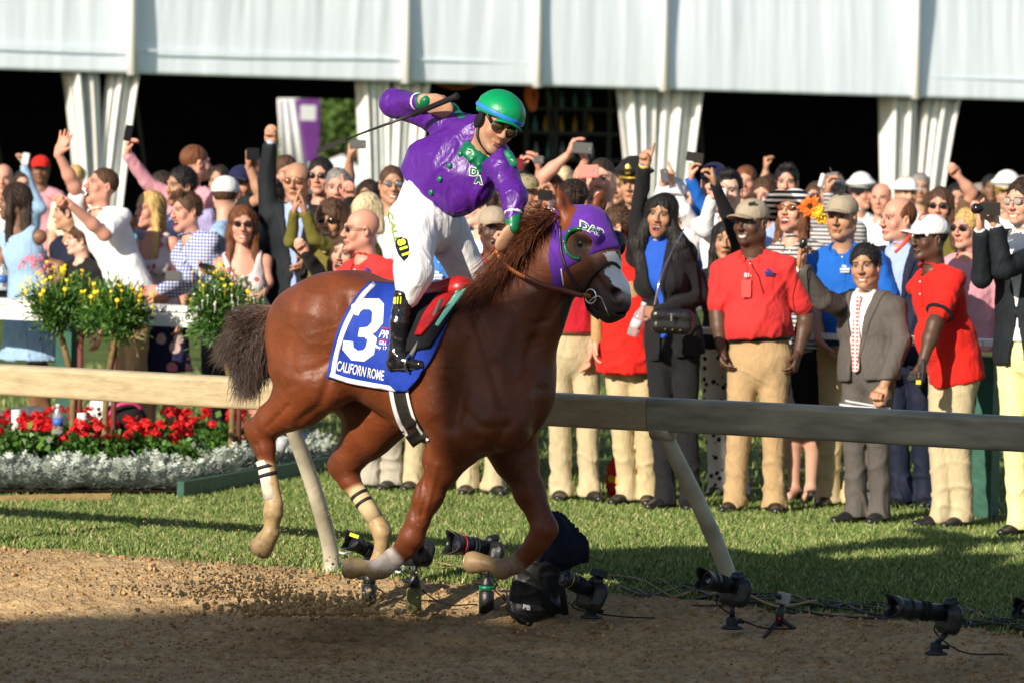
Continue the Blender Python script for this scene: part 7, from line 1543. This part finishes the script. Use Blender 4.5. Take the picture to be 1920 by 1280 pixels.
# ------------------------------------------------------------------ flowering standards
leafm = mat('bush_leaf', (.05, .13, .02), .5, .4, vcol=True); stem_m = mat('stem_bark', (.20, .13, .06), .85, .2, noise=.3, nscale=20); stem_r = mat('stake_red', (.14, .045, .035), .7, .3, noise=.2, nscale=20)
yp = mat('daisy_yellow', (.85, .60, .02), .6, .3); wp = mat('white_blossom', (.75, .75, .68), .6, .3)
def leaf_blob(name, c, rad, n, ln, wd, cols, parent, off, seed, squash=(1, 1, .85), up=.35):
    r = np.random.default_rng(seed); cc = r.normal(size=(22, 3)); cc /= np.linalg.norm(cc, axis=1)[:, None]; cc = cc*r.uniform(.3, .85, (22, 1))*rad*np.array(squash)
    pk = r.integers(0, 22, n); p = c+cc[pk]+r.normal(size=(n, 3))*rad*.20; d = p-c; d /= np.linalg.norm(d, axis=1)[:, None]+1e-9
    T = d*.8+r.normal(0, .5, (n, 3)); T[:, 2] += up; T /= np.linalg.norm(T, axis=1)[:, None]; S_ = np.cross(T, r.normal(size=(n, 3))); S_ /= np.linalg.norm(S_, axis=1)[:, None]
    L0 = (ln*r.uniform(.6, 1.3, n))[:, None]; W0 = (wd*r.uniform(.7, 1.2, n))[:, None]; nn = np.cross(S_, T)
    V = np.stack([p, p+T*L0*.5+S_*W0+nn*W0*.4, p+T*L0, p+T*L0*.5-S_*W0+nn*W0*.4], 1).reshape(-1, 3); i = np.arange(n)*4
    tone = r.uniform(.7, 1.25, n)*r.uniform(.75, 1.2, 22)[pk]; ci = r.integers(0, len(cols), n); C = np.repeat(np.array(cols)[ci]*tone[:, None], 4, 0)
    o = mesh_obj(name, V-off, np.stack([i, i+1, i+2, i+3], 1), leafm, parent, cols=C, smoothf=False); o['kind'] = 'stuff'; return p
def daisies(name, c, rad, n, m, parent, off, seed, size=.016, top=True, lean=0):
    r = np.random.default_rng(seed); mb = MB()
    for _ in range(n):
        d = r.normal(size=3); d[2] = abs(d[2])+(.5 if top else 0); d[1] -= .3; d = nrm(d); p = c+d*rad*r.uniform(.85, 1.22)*np.array([1.05, 1, .95]); ax = nrm(d+np.array([0, -.8, .3])); u = nrm(np.cross(ax, [.3, .1, 1])); v = np.cross(ax, u); k = 7; R_ = size*r.uniform(.7, 1.3)
        ring_ = [p+(u*math.cos(2*math.pi*j/k)+v*math.sin(2*math.pi*j/k))*R_*(1 if j % 1 == 0 else .5) for j in range(k)]
        mb.add([p+ax*.004]+ring_, [(0, j+1, (j+1) % k+1) for j in range(k)])
        q = p-Z_*rad*.25; mb.tube([q, p], .0014, 4)
    o = mb.build(name, m, parent, off=off); o['kind'] = 'stuff'
GC = [(.055, .15, .018), (.09, .20, .03), (.035, .10, .014)]
for k, (px, py, D, r_px, sx_, lb, nf, fm) in enumerate([(108, 570, 27.6, 72, 132, 'leftmost round bush with yellow daisies on a tall staked stem', 46, yp), (218, 590, 27.4, 68, 196, 'round daisy bush on a tall stem between its two neighbours', 24, yp), (412, 580, 27.0, 76, 431, 'round bush with yellow and white flowers beside the horse tail', 14, yp)]):
    c = P(px, py, D); b0 = np.array([P(sx_, 800, D)[0], D, 0]); t = root('flowering_bush', b0, lb, 'plant', 'flowering bushes on stems before the fence'); rad = r_px/S(D)
    leaf_blob('foliage', c, rad*.92, 3600, .05, .0065, GC, t, b0, 300+k); leaf_blob('foliage', c+np.array([.10, 0, -.02]), rad*.6, 700, .05, .0065, GC, t, b0, 330+k)
    daisies('daisies', c, rad, int(nf*1.3), fm, t, b0, 310+k, .0125)
    if k == 2: daisies('white_blossoms', c+np.array([.06, 0, .0]), rad*.85, 46, wp, t, b0, 320, .006, False)
    m_ = MB(); m_.tube(spline([[0, 0, 0], [.01, 0, .5], [c[0]-b0[0], 0, c[2]-.1]], 8), .020, 8); m_.build('stem', stem_m, t, True)
    m_ = MB(); m_.tube([[.055, .02, 0], [.055+.6*(c[0]-b0[0])*0, .02, c[2]-.15]], .021, 6); m_.build('stake', stem_r, t, True)
    if k == 0: daisies('pink_blossoms', c+np.array([-.15, .02, .18]), rad*.5, 60, mat('pink_blossom', (.62, .20, .28), .6, .3), t, b0, 321, .012)
# ------------------------------------------------------------------ flower bed
bo0, bo1 = G(338, 934), G(618, 884); bd0 = G(338, 934)
soil_m = mat('bed_soil', (.05, .032, .02), .95, .1, noise=.4, nscale=12, bump=.8, bscale=20)
def bed_board(a, b_, h, th, m, lb):
    o = root('bed_edging', (a+b_)/2*np.array([1, 1, 0]), lb, 'edging'); d = nrm((b_-a)*np.array([1, 1, 0])); mb = MB(); mb.box(Z_*h/2, (np.linalg.norm(b_-a)/2, th, h/2), [d, np.cross(Z_, d), Z_]); mb.build('board', m, o)
bed_board(bo0, bo1, .10, .022, greenp, 'green timber board edging the right side of the flower bed')
bed_board(G(-60, 944), G(206, 938), .045, .012, mat('raw_timber', (.48, .33, .14), .7, .2, noise=.2, nscale=10), 'low raw timber strip along the front left of the flower bed')
pts = [G(-120, 930), G(338, 930), G(618, 880), G(618, 860), G(-120, 852)]
m_ = MB(); m_.add([p*np.array([1, 1, 0])+Z_*.03 for p in pts], [(0, 1, 2, 3, 4)]); o = m_.build('flower_bed_soil', soil_m); o['kind'] = 'structure'
gr_leaf = [(.06, .15, .02), (.10, .22, .035), (.04, .11, .018)]; sil = [(.38, .43, .38), (.48, .53, .47), (.28, .34, .29)]
redp = mat('geranium_red', (.62, .008, .012), .55, .3); 
def cluster(c, rad, seed):
    r = np.random.default_rng(seed); V, F = [], []; n = 0
    for _ in range(26):
        d = r.normal(size=3); d[2] = abs(d[2])*.8; d = nrm(d); p = c+d*rad*r.uniform(.55, 1); ax = nrm(d+r.normal(0, .3, 3)); u = nrm(np.cross(ax, [.2, .4, 1])); v = np.cross(ax, u); s = rad*.42
        for j in range(4):
            t = j*math.pi/2+r.uniform(0, .5); e = u*math.cos(t)+v*math.sin(t); w_ = np.cross(ax, e); V += [p, p+e*s*.6+w_*s*.35+ax*.004, p+e*s+ax*.002, p+e*s*.6-w_*s*.35+ax*.004]; F.append((n, n+1, n+2, n+3)); n += 4
    return np.array(V), F
CL = [cluster(np.zeros(3), .038, 900+i) for i in range(4)]; clm = []
for V, F in CL: o = mesh_obj('flower_head', V, F, redp); clm.append(o.data); bpy.data.objects.remove(o)
rg = np.random.default_rng(44)
def copy_tree(o, loc, rz, sc, label):
    c = o.copy(); COL.objects.link(c); c.location = loc; c.rotation_euler = (0, 0, rz); c.scale = (sc, sc, sc); c['label'] = label
    for ch in o.children:
        d = ch.copy(); COL.objects.link(d); d.parent = c
    return c
def geranium(seed):
    r = np.random.default_rng(seed); t = root('geranium', (0, 0, 0), 'red geranium', 'flower', 'red geraniums in the flower bed')
    leaf_blob('foliage', np.array([0, 0, .14]), .15, 420, .045, .020, gr_leaf, t, np.zeros(3), seed, (1.1, 1, .8), .2)
    for k in range(7):
        a = r.uniform(0, 6.28); p = np.array([math.cos(a)*.15*r.uniform(.2, 1), math.sin(a)*.13*r.uniform(.2, 1), r.uniform(.22, .33)])
        h = bpy.data.objects.new('flower_head', clm[k % 4]); COL.objects.link(h); h.parent = t; h.location = p; h.rotation_euler = (r.normal(0, .3), r.normal(0, .3), a); s = r.uniform(.8, 1.25); h.scale = (s, s, s)
    return t
def miller(seed):
    r = np.random.default_rng(seed); t = root('dusty_miller', (0, 0, 0), 'silver', 'plant', 'silver leaved edging plants'); n = 105; V, F, C = [], [], []; k = 0
    for _ in range(n):
        a = r.uniform(0, 6.28); b0 = np.array([math.cos(a), math.sin(a), 0])*r.uniform(0, .03); el = r.uniform(.25, 1.35); d = np.array([math.cos(a)*math.cos(el), math.sin(a)*math.cos(el), math.sin(el)]); L0 = r.uniform(.12, .21); s = nrm(np.cross(d, Z_)); up_ = np.cross(s, d)
        base = b0+d*L0*r.uniform(.25, .6)*1.0; col = np.array(sil[r.integers(0, 3)])*r.uniform(.85, 1.15)
        for j, (f_, w_) in enumerate([(0, .008), (.3, .020), (.55, .024), (.8, .020), (1.0, .012)]):      # lobed leaf
            p = base+d*L0*f_*.6+Z_*(-.02*f_*f_)
            for q in (-1, 1):
                V += [p, p+s*q*w_+d*.012+up_*.003, p+s*q*w_*1.15+d*.022, p+d*.016]; F.append((k, k+1, k+2, k+3)); C += [col]*4; k += 4
    o = mesh_obj('leaves', np.array(V), np.array(F), leafm, t, cols=np.array(C), smoothf=False); o['kind'] = 'stuff'; return t
where = lambda px: ('near the left frame edge' if px < 60 else 'below the first bush stem' if px < 160 else 'below the second bush stem' if px < 250 else 'below the plaid shirt' if px < 350 else 'below the third bush stem' if px < 450 else 'beside the rail post')
gp_ = [geranium(700), geranium(701)]; first = [True, True]; nth = ['first', 'second', 'third', 'fourth', 'fifth', 'sixth', 'seventh', 'eighth', 'ninth', 'tenth', 'eleventh', 'twelfth', 'thirteenth', 'fourteenth', 'fifteenth', 'sixteenth', 'seventeenth', 'eighteenth', 'nineteenth', 'twentieth']
k = 0
for row, (py, xs) in enumerate(((872, range(-10, 440, 48)), (898, range(14, 400, 50)))):
    for j, px in enumerate(xs):
        g = G(px+rg.normal(0, 6), py+rg.normal(0, 2)); lb = '%s red geranium from the left in the %s row of the flower bed' % (nth[j], 'rear' if row == 0 else 'front')
        src = gp_[k % 2]; sc_ = rg.uniform(.9, 1.12)
        if first[k % 2]: src.location = g; src['label'] = lb; first[k % 2] = False
        else: copy_tree(src, g, rg.uniform(0, 6.28), sc_, lb)
        k += 1
ml = [miller(800), miller(801)]; first = [True, True]; k = 0
spots = [(px, 925, 'front') for px in range(-10, 350, 33)]+[(px, 911, 'second') for px in range(6, 400, 36)]+[(395, 905, 'side'), (425, 900, 'side'), (455, 894, 'side'), (488, 890, 'side'), (518, 886, 'side'), (550, 880, 'side'), (578, 876, 'side'), (604, 872, 'side'), (560, 866, 'side'), (590, 862, 'side')]
cnt = {}
for px, py, rw in spots:
    g = G(px+rg.normal(0, 5), py); j = cnt.get(rw, 0); cnt[rw] = j+1; lb = '%s silver leaved plant from the left in the %s row of the bed edging' % (nth[j], rw)
    src = ml[k % 2]; sc_ = rg.uniform(.95, 1.25)
    if first[k % 2]: src.location = g; src['label'] = lb; first[k % 2] = False
    else: copy_tree(src, g, rg.uniform(0, 6.28), sc_, lb)
    k += 1
# pipes, bottle, bag, can, cups behind the flowers
def lat_thing(name, label, cat_, px, py, D, h, r, m, zb=None):
    p = P(px, py, D); mb = MB(); mb.lathe([0, 0, 0], [(r, 0), (r, h), (r*.8, h), (r*.8, h-.01)], n=14); o = mb.build(name, m, None, True); o.location = p; tag(o, label, cat_); return o
lat_thing('white_pipe', 'short white pipe standing behind the geraniums, the left one', 'pipe', 30, 806, 27.0, .13, .03, whb); lat_thing('white_pipe', 'short white pipe standing beside the second bush stem', 'pipe', 153, 815, 27.0, .14, .03, whb)
wb = root('water_bottle', P(108, 812, 27.2), 'upright plastic water bottle with blue label by the left green post', 'bottle'); m_ = MB(); m_.lathe([0, 0, 0], [(.03, 0), (.033, .01), (.033, .12), (.014, .16), (.013, .175)], n=14); m_.build('bottle_body', clear, wb, True); m_ = MB(); m_.lathe([0, 0, .05], [(.0338, 0), (.0338, .05)], n=14); m_.build('label', mat('label_blue', (.05, .15, .5), .4), wb, True); m_ = MB(); m_.lathe([0, 0, .172], [(.015, 0), (.015, .016)], n=10); m_.build('cap', phone_w, wb, True)
wb = root('water_bottle', P(4, 545, 28.2), 'plastic water bottle with blue label on the fence at the left edge', 'bottle'); m_ = MB(); m_.lathe([0, 0, 0], [(.03, 0), (.033, .01), (.033, .12), (.014, .16), (.013, .175)], n=14); m_.build('bottle_body', clear, wb, True); m_ = MB(); m_.lathe([0, 0, .05], [(.0338, 0), (.0338, .05)], n=14); m_.build('label', MATS['label_blue'], wb, True)
cn_ = root('soda_can', P(563, 845, 27.4), 'blue soda can with red and white disc behind silver plants', 'can'); m_ = MB(); m_.lathe([0, 0, 0], [(.025, 0), (.032, .008), (.032, .10), (.027, .115)], n=16); m_.build('can_body', mat('can_blue', (.01, .09, .5), .3, .5, metal=.4), cn_, True)
m_ = MB(); m_.lathe([-.003, -.031, .06], [(.02, 0), (.018, .003)], ax=(0, -1, 0), n=16); m_.build('white_disc', phone_w, cn_, True); m_ = MB(); m_.lathe([-.003, -.033, .066], [(.016, 0), (.014, .003)], ax=(0, -1, 0), n=16); m_.build('red_disc', red_print, cn_, True)
for k, (px, py) in enumerate(((505, 850), (524, 846))): o = lat_thing('plastic_cup', ('clear plastic cup lying behind the silver plants, the left one', 'clear plastic cup with blue mark next to the soda can')[k], 'cup', px, py, 27.3, .10, .036, mat('cup_plastic', (.7, .74, .78), .2, .5, trans=.4)); o.rotation_euler = (.2, 1.2-k, .3)
bp0 = P(232, 822, 27.9); bpk = root('backpack', bp0, 'black backpack with pink trim on the ground behind the geraniums', 'bag'); v, f = sdf_mesh([Ell([0, 0, .10], [.15, .10, .15]), Ell([-.06, -.02, .05], [.10, .09, .08])], .012, .05); mesh_obj('bag_body', folds(v, f, 4, .01, 16), f, black, bpk)
m_ = MB(); m_.tube(spline([[-.12, -.08, .12], [-.04, -.12, .22], [.06, -.1, .24], [.12, -.06, .2]], 14), .012, 6); m_.build('pink_trim', mat('pink_trim', (.75, .05, .22), .5), bpk, True)
m_ = root('grey_cushion', P(52, 800, 28.0), 'grey padded bag lying at the foot of the light blue dress', 'bag'); v, f = sdf_mesh([Ell([0, 0, .04], [.24, .12, .10]), Ell([.15, 0, .02], [.16, .1, .07])], .014, .05); mesh_obj('bag_body', folds(v, f, 14, .008, 14), f, mat('grey_pad', (.09, .09, .10), .8), m_)
m_ = root('folding_chair_bag', P(1165, 905, 25.9), 'red and yellow patterned bag on the grass behind the stone trousers', 'bag'); v, f = sdf_mesh([Ell([0, 0, .02], [.10, .08, .17])], .012, .05); mesh_obj('bag_body', folds(v, f, 14, .01, 14), f, pat_mat('flame_print', 'floral', (.5, .02, .02), (.7, .4, .03), (.02, .02, .02), 14), m_)
m_ = root('patterned_bag', P(190, 800, 28.1), 'black and white patterned bag hanging behind the second bush stem', 'bag'); v, f = sdf_mesh([Ell([0, 0, .0], [.13, .08, .22])], .012, .05); mesh_obj('bag_body', folds(v, f, 24, .01, 14), f, bw, m_)
# ------------------------------------------------------------------ remote cameras along the rail
cbk = mat('camera_black', (.014, .015, .016), .38, .5, noise=.2, nscale=60, bump=.2, bscale=150); glassm = mat('front_glass', (.02, .02, .04), .04, .9); rub = mat('rubber_grip', (.010, .010, .011), .7, .3); 
def dslr(label, body, tip, base, D, lr=.042, hood=True, ringm=None, stand='ball', postm=None, top=False, blen=.07):
    B0 = P(body[0], body[1], D); T0_ = P(tip[0], tip[1], D-.10); g = G(base[0], base[1], -.05); rt = root('camera', g, label, 'camera', 'remote cameras along the rail'); B0 = B0+(0, 0, 0)
    B0[1] = g[1]; B0 = P(body[0], body[1], g[1]); T0_ = P(tip[0], tip[1], g[1]-.12); ax = nrm(T0_-B0); sd = nrm(np.cross(ax, Z_)); u = np.cross(sd, ax); L0 = np.linalg.norm(T0_-B0); o = g
    v, f = sdf_mesh([Cone(B0-sd*.055, B0+sd*.055, .045, .045, n=ax, q=.6), Cone(B0-sd*.05-u*.03, B0+sd*.05-u*.03, .042, .042, n=ax, q=.6), Cone(B0-sd*.055-u*.055, B0+sd*.05-u*.055, .034, .034, n=ax, q=.7), Cone(B0-sd*.058+ax*.02, B0-sd*.058+ax*.02-u*.06, .022, .022)], .006, .012); mesh_obj('camera_body', v-o, f, cbk, rt)
    v, f = sdf_mesh([Cone(B0+u*.045+ax*.012, B0+u*.058-ax*.015, .024, .020, n=sd, q=1.2)], .005, .01); mesh_obj('viewfinder_hump', v-o, f, cbk, rt)
    if top: m_ = MB(); m_.box(B0+u*.088-o, (.036, .022, .016), [sd, ax, u]); m_.build('hot_shoe_unit', cbk, rt)
    a = B0+ax*.03; m_ = MB(); m_.lathe(a-o, [(lr*.8, 0), (lr*.85, .02), (lr*.92, .022), (lr*.92, L0*.45), (lr, L0*.46), (lr, L0*.72), (lr*1.02, L0*.74), (lr*.9, L0*.76)], ax=ax, n=20); m_.build('lens_barrel', cbk, rt, True)
    for h in (.25, .33, .55): m_ = MB(); m_.lathe(a+ax*L0*h-o, [(lr*1.03, 0), (lr*1.03, .012)], ax=ax, n=20); m_.build('lens_ring', rub, rt, True)
    if ringm: m_ = MB(); m_.lathe(a+ax*L0*.62-o, [(lr*1.045, 0), (lr*1.045, .004)], ax=ax, n=20); m_.build('accent_ring', ringm, rt, True)
    if hood:
        n = 28; V = []; 
        for j in range(n):
            t = 2*math.pi*j/n; d = sd*math.cos(t)+u*math.sin(t); hL = L0*.76+.045+.022*math.cos(2*t+math.pi)
            V += [a+ax*L0*.74+d*lr*1.04-o, a+ax*hL+d*lr*1.22-o]
        ob = mesh_obj('lens_hood', V, [(2*j, 2*((j+1) % n), 2*((j+1) % n)+1, 2*j+1) for j in range(n)], cbk, rt); md = ob.modifiers.new('s', 'SOLIDIFY'); md.thickness = .004
    m_ = MB(); m_.lathe(a+ax*(L0*.75)-o, [(lr*.8, 0), (lr*.4, .006), (.001, .008)], ax=ax, n=18); m_.build('front_element', glassm, rt, True)
    q = B0-u*.085; 
    if stand == 'ball':
        m_ = MB(); m_.lathe(np.array([0, 0, 0]), [(.05, 0), (.05, .012), (.03, .02), (.028, .05), (.02, .055)], n=16); m_.tube([[0, 0, .05], q-o], .013, 8); m_.build('ball_head', cbk, rt, True); m_ = MB(); m_.tube([[.0, 0, .035], [.055, -.02, .035]], .009, 8); m_.build('clamp_knob', rub, rt, True)
    else:
        ph = max(.1, (q[2]-g[2])*.55); m_ = MB(); m_.lathe([0, 0, -.03], [(.036, 0), (.036, ph), (.03, ph+.004)], n=16); m_.build('stub_post', postm or cbk, rt, True)
        m_ = MB(); m_.lathe([0, 0, ph-.02], [(.03, 0), (.032, .03), (.02, .05), (.018, .06)], n=14); m_.tube([[0, 0, ph+.03], q-o], .013, 8); m_.build('ball_head', cbk, rt, True); m_ = MB(); m_.tube([[-.06, 0, ph+.01], [.02, 0, ph+.01]], .011, 8); m_.build('clamp_knob', rub, rt, True)
    m_ = MB(); m_.tube(spline([B0+sd*.06-u*.02-o, B0+sd*.10-u*.09-o, np.array([.12, .02, .01]), np.array([.3, .06, .0])], 16), .0035, 6); m_.build('strap', rub, rt, True)
    return rt
ored = mat('ring_red', (.6, .01, .02), .4); ogold = mat('ring_gold', (.6, .4, .12), .3, .5, metal=.8); mossy = mat('mossy_post', (.20, .20, .08), .8, .2, noise=.5, nscale=14)
dslr('remote camera behind the left hind hoof with yellow tag on its hood', (712, 1040), (660, 1016), (692, 1125), 20.2, .036, stand='post')
dslr('remote camera mostly hidden by the front leg on a mossy stub post', (782, 1026), (752, 1020), (776, 1132), 20.2, .034, hood=False, stand='post', postm=mossy)
dslr('remote camera with red lens ring left of the dark cover', (920, 1030), (850, 1018), (912, 1136), 20.1, .045, ringm=ored, stand='post')
dslr('remote camera with gold lens ring right of the dark cover, tilted', (1112, 1108), (1052, 1080), (1108, 1158), 20.0, .040, hood=False, ringm=ogold, top=True)
dslr('remote camera with petal hood at the foot of the right rail post', (1380, 1100), (1322, 1086), (1372, 1178), 19.8, .040)
dslr('remote camera with the longest lens, rightmost complete one', (1780, 1150), (1668, 1136), (1755, 1226), 19.6, .042)
dslr('remote camera cut by the right frame edge', (1962, 1160), (1916, 1142), (1955, 1226), 19.4, .034)
c0_ = [o for o in bpy.data.objects if o.get('label', '').startswith('remote camera behind the left')][0]
m_ = MB(); m_.box(P(664, 1003, 20.0)-np.array(c0_.location), (.022, .01, .008), axr(-18)); m_.build('yellow_tag', yel_print, c0_)
g = G(692, 1120, -.05); m_ = MB(); m_.lathe(P(692, 1102, g[1])-np.array(c0_.location), [(.040, 0), (.040, .018)], n=14); m_.build('yellow_band', yel_print, c0_, True)
c1_ = [o for o in bpy.data.objects if 'red lens ring' in o.get('label', '')][0]; m_ = MB(); m_.lathe(P(912, 1104, c1_.location[1])-np.array(c1_.location), [(.037, 0), (.037, .018)], n=14); m_.build('green_band', grn_cloth, c1_, True)
# covered camera and bag
cvg = G(1010, 1150, -.06); cv = root('covered_camera', cvg, 'camera under a dark navy cover with black bag below behind the front legs', 'camera'); D_ = cvg[1]
def Pq(x, y, d=0): return P(x, y, D_+d)
navyc = mat('cover_navy', (.008, .010, .022), .8, .25, bump=.6, bscale=6, bdist=.03, noise=.1, nscale=20)
v, f = sdf_mesh([Cone(Pq(1040, 990), Pq(1060, 1030), .065, .10, n=(0, 1, 0), q=.8), Cone(Pq(1060, 1030), Pq(1082, 1032), .09, .045, n=(0, 1, 0), q=.8), Cone(Pq(1042, 978), Pq(1030, 1040), .04, .08)], .009, .05); mesh_obj('cover', folds(folds(v, f, 3, .018, 11), f, 6, .007, 26)-cvg, f, navyc, cv)
v, f = sdf_mesh([Cone(Pq(1000, 1060), Pq(988, 1140), .085, .085, n=(0, 1, 0), q=.8), Cone(Pq(1030, 1050), Pq(1030, 1130), .07, .055, n=(0, 1, 0), q=.8), Cone(Pq(975, 1135), Pq(1030, 1140), .045, .045)], .009, .04); mesh_obj('bag', folds(folds(v, f, 8, .018, 12), f, 9, .008, 28)-cvg, f, mat('bag_nylon', (.012, .012, .013), .5, .4, bump=.5, bscale=9, bdist=.02), cv)
bagv = BVHTree.FromPolygons([tuple(x) for x in v], [tuple(map(int, y)) for y in f])
o = glyphs('lettering', 'PB', (984, 1140), (14, 3), (1, -9), bagv, .02, phone_w, None, bold=.05); o.parent = cv; o.location = -Vector(cvg)
for x0, x1 in ((1024, 1028), (1052, 1060)): m_ = MB(); m_.tube([Pq(x0, 1080, -.08)-cvg, Pq(x1, 1152, -.1)-cvg], .016, 8); m_.build('leg', rub, cv, True)
# action camera on a mini tripod
ag = G(1465, 1188, -.08); ac = root('action_camera', ag, 'tiny action camera on a black mini tripod with red button', 'camera'); Da = ag[1]
m_ = MB(); m_.box(P(1469, 1120, Da)-ag, (.030, .018, .024), axr(-12)); m_.build('camera_body', mat('grey_shell', (.30, .32, .34), .25, .6), ac); m_ = MB(); m_.lathe(P(1461, 1118, Da-.02)-ag, [(.013, 0), (.012, .01)], ax=(-.3, -1, 0), n=14); m_.build('lens', cbk, ac, True)
m_ = MB(); m_.tube([P(1468, 1132, Da)-ag, P(1462, 1150, Da)-ag, P(1460, 1172, Da)-ag], [.012, .02, .018], 10); m_.build('tripod_stem', cbk, ac, True); m_ = MB(); m_.lathe(P(1461, 1159, Da-.02)-ag, [(.008, 0), (.006, .004)], ax=(0, -1, 0), n=12); m_.build('red_button', red_print, ac, True)
for e in ((1432, 1195, -.1), (1500, 1184, -.02), (1458, 1188, .12)): m_ = MB(); m_.tube([P(1461, 1158, Da)-ag, P(e[0], e[1], Da+e[2])-ag], [.011, .008], 8); m_.build('leg', cbk, ac, True)
# cables lying on the verge
rg = np.random.default_rng(9); cabk = mat('cable_black', (.012, .012, .013), .45, .5); cabw = mat('cable_white', (.72, .70, .62), .5, .4); caby = mat('cable_tan', (.35, .26, .12), .7, .3)
def zs_(x, y): return float(gz(x, y))
def ground_cable(pts, r, m, lb, lift=.012):
    P2 = []
    for px, py in pts:
        z = -.02
        for _ in range(4): g = G(px, py, z); z = zs_(g[0], g[1])
        P2.append([g[0], g[1], z+lift])
    P2 = spline(P2, len(pts)*10); P2[:, 2] += .006*np.abs(wob(P2, len(P2), 9)); o0 = P2[0].copy(); mb = MB(); mb.tube(P2-o0, r, 6); o = mb.build('cable', m, None, True); o.location = o0; tag(o, lb, 'cable')
for k in range(6):
    y0 = rg.uniform(-5, 6); pts = [(x, 1137+.078*(x-1180)+y0+rg.normal(0, 4)) for x in range(1150+30*k, 1990, 62)]
    ground_cable(pts, rg.uniform(.004, .008), cabk, '%s of the black cables running along the turf edge to the right' % nth[k])
for k in range(4):
    pts = [(x, 1122+.07*(x-800)+rg.normal(0, 6)) for x in range(640+40*k, 1330, 50)]; ground_cable(pts, rg.uniform(.003, .005), (cabk, caby)[k % 2], '%s thin %s cable between the rail posts, counted from the rail' % (nth[k], ('black', 'tan')[k % 2]))
ground_cable([(1330, 1125), (1380, 1118), (1440, 1140), (1470, 1155), (1530, 1165)], .006, caby, 'tan cable bundle twisting at the foot of the right rail post', .03)
for k in range(4):
    cx, cy = 738+rg.normal(0, 8), 1112+rg.normal(0, 3); pts = [(cx+rg.uniform(22, 36)*math.cos(t), cy+rg.uniform(6, 11)*math.sin(t)) for t in np.linspace(0, 7, 11)]; ground_cable(pts, .006, cabw, '%s loop of white cable coiled under the near front hoof' % nth[k], .03+.008*k)
ground_cable([(625, 1112), (640, 1104), (660, 1110), (678, 1122)], .006, cabw, 'short white cable end left of the yellow ringed stand', .05)
# ------------------------------------------------------------------ dirt thrown up by the hooves
rg = np.random.default_rng(21); n_ = 4600
px = np.concatenate([rg.normal(450, 105, 2300), rg.normal(580, 75, 1500), rg.uniform(240, 640, 800)]); py = np.concatenate([1120-np.abs(rg.normal(0, 38, 2300)), 1150-np.abs(rg.normal(0, 16, 1500)), rg.uniform(950, 1130, 800)]); D2 = rg.normal(19.75, .22, n_)
pos = np.array([P(a, b_, c) for a, b_, c in zip(px, py, D2)]); rad = np.concatenate([.0015+.008*rg.uniform(0, 1, 2300)**3, .003+.016*rg.uniform(0, 1, 1500)**2, .001+.003*rg.uniform(0, 1, 800)**2])
ok = pos[:, 2] > gz(pos[:, 0], pos[:, 1])-.01
rocks(int(ok.sum()), pos[ok], rad[ok], 8, 'flying_dirt', mat('spray_dirt', (.52, .36, .18), .95, .1, noise=.3, nscale=20), 'spray of dirt clods thrown up behind the hind hooves', 'flying dirt')
n_ = 2600; q_ = rg.uniform(.12, .75, n_); t_ = rg.uniform(-3.2, 4.2, n_); x_, y_ = to_world(q_+.04*np.clip(t_, 0, 5), t_); rocks(n_, np.stack([x_, y_, gz(x_, y_)+.012], 1), .003+.014*rg.uniform(0, 1, n_)**3, 18, 'berm_clods', mat('dry_clod', (.48, .32, .155), .95, .1, noise=.3, nscale=14, bump=.8, bscale=60), 'dry sandy clods heaped along the turf edge', 'dirt clods')
print('SCRIPT SECONDS', round(time.time()-T0, 1), 'tris', sum(len(o.data.polygons) for o in bpy.data.objects if o.type == 'MESH'))
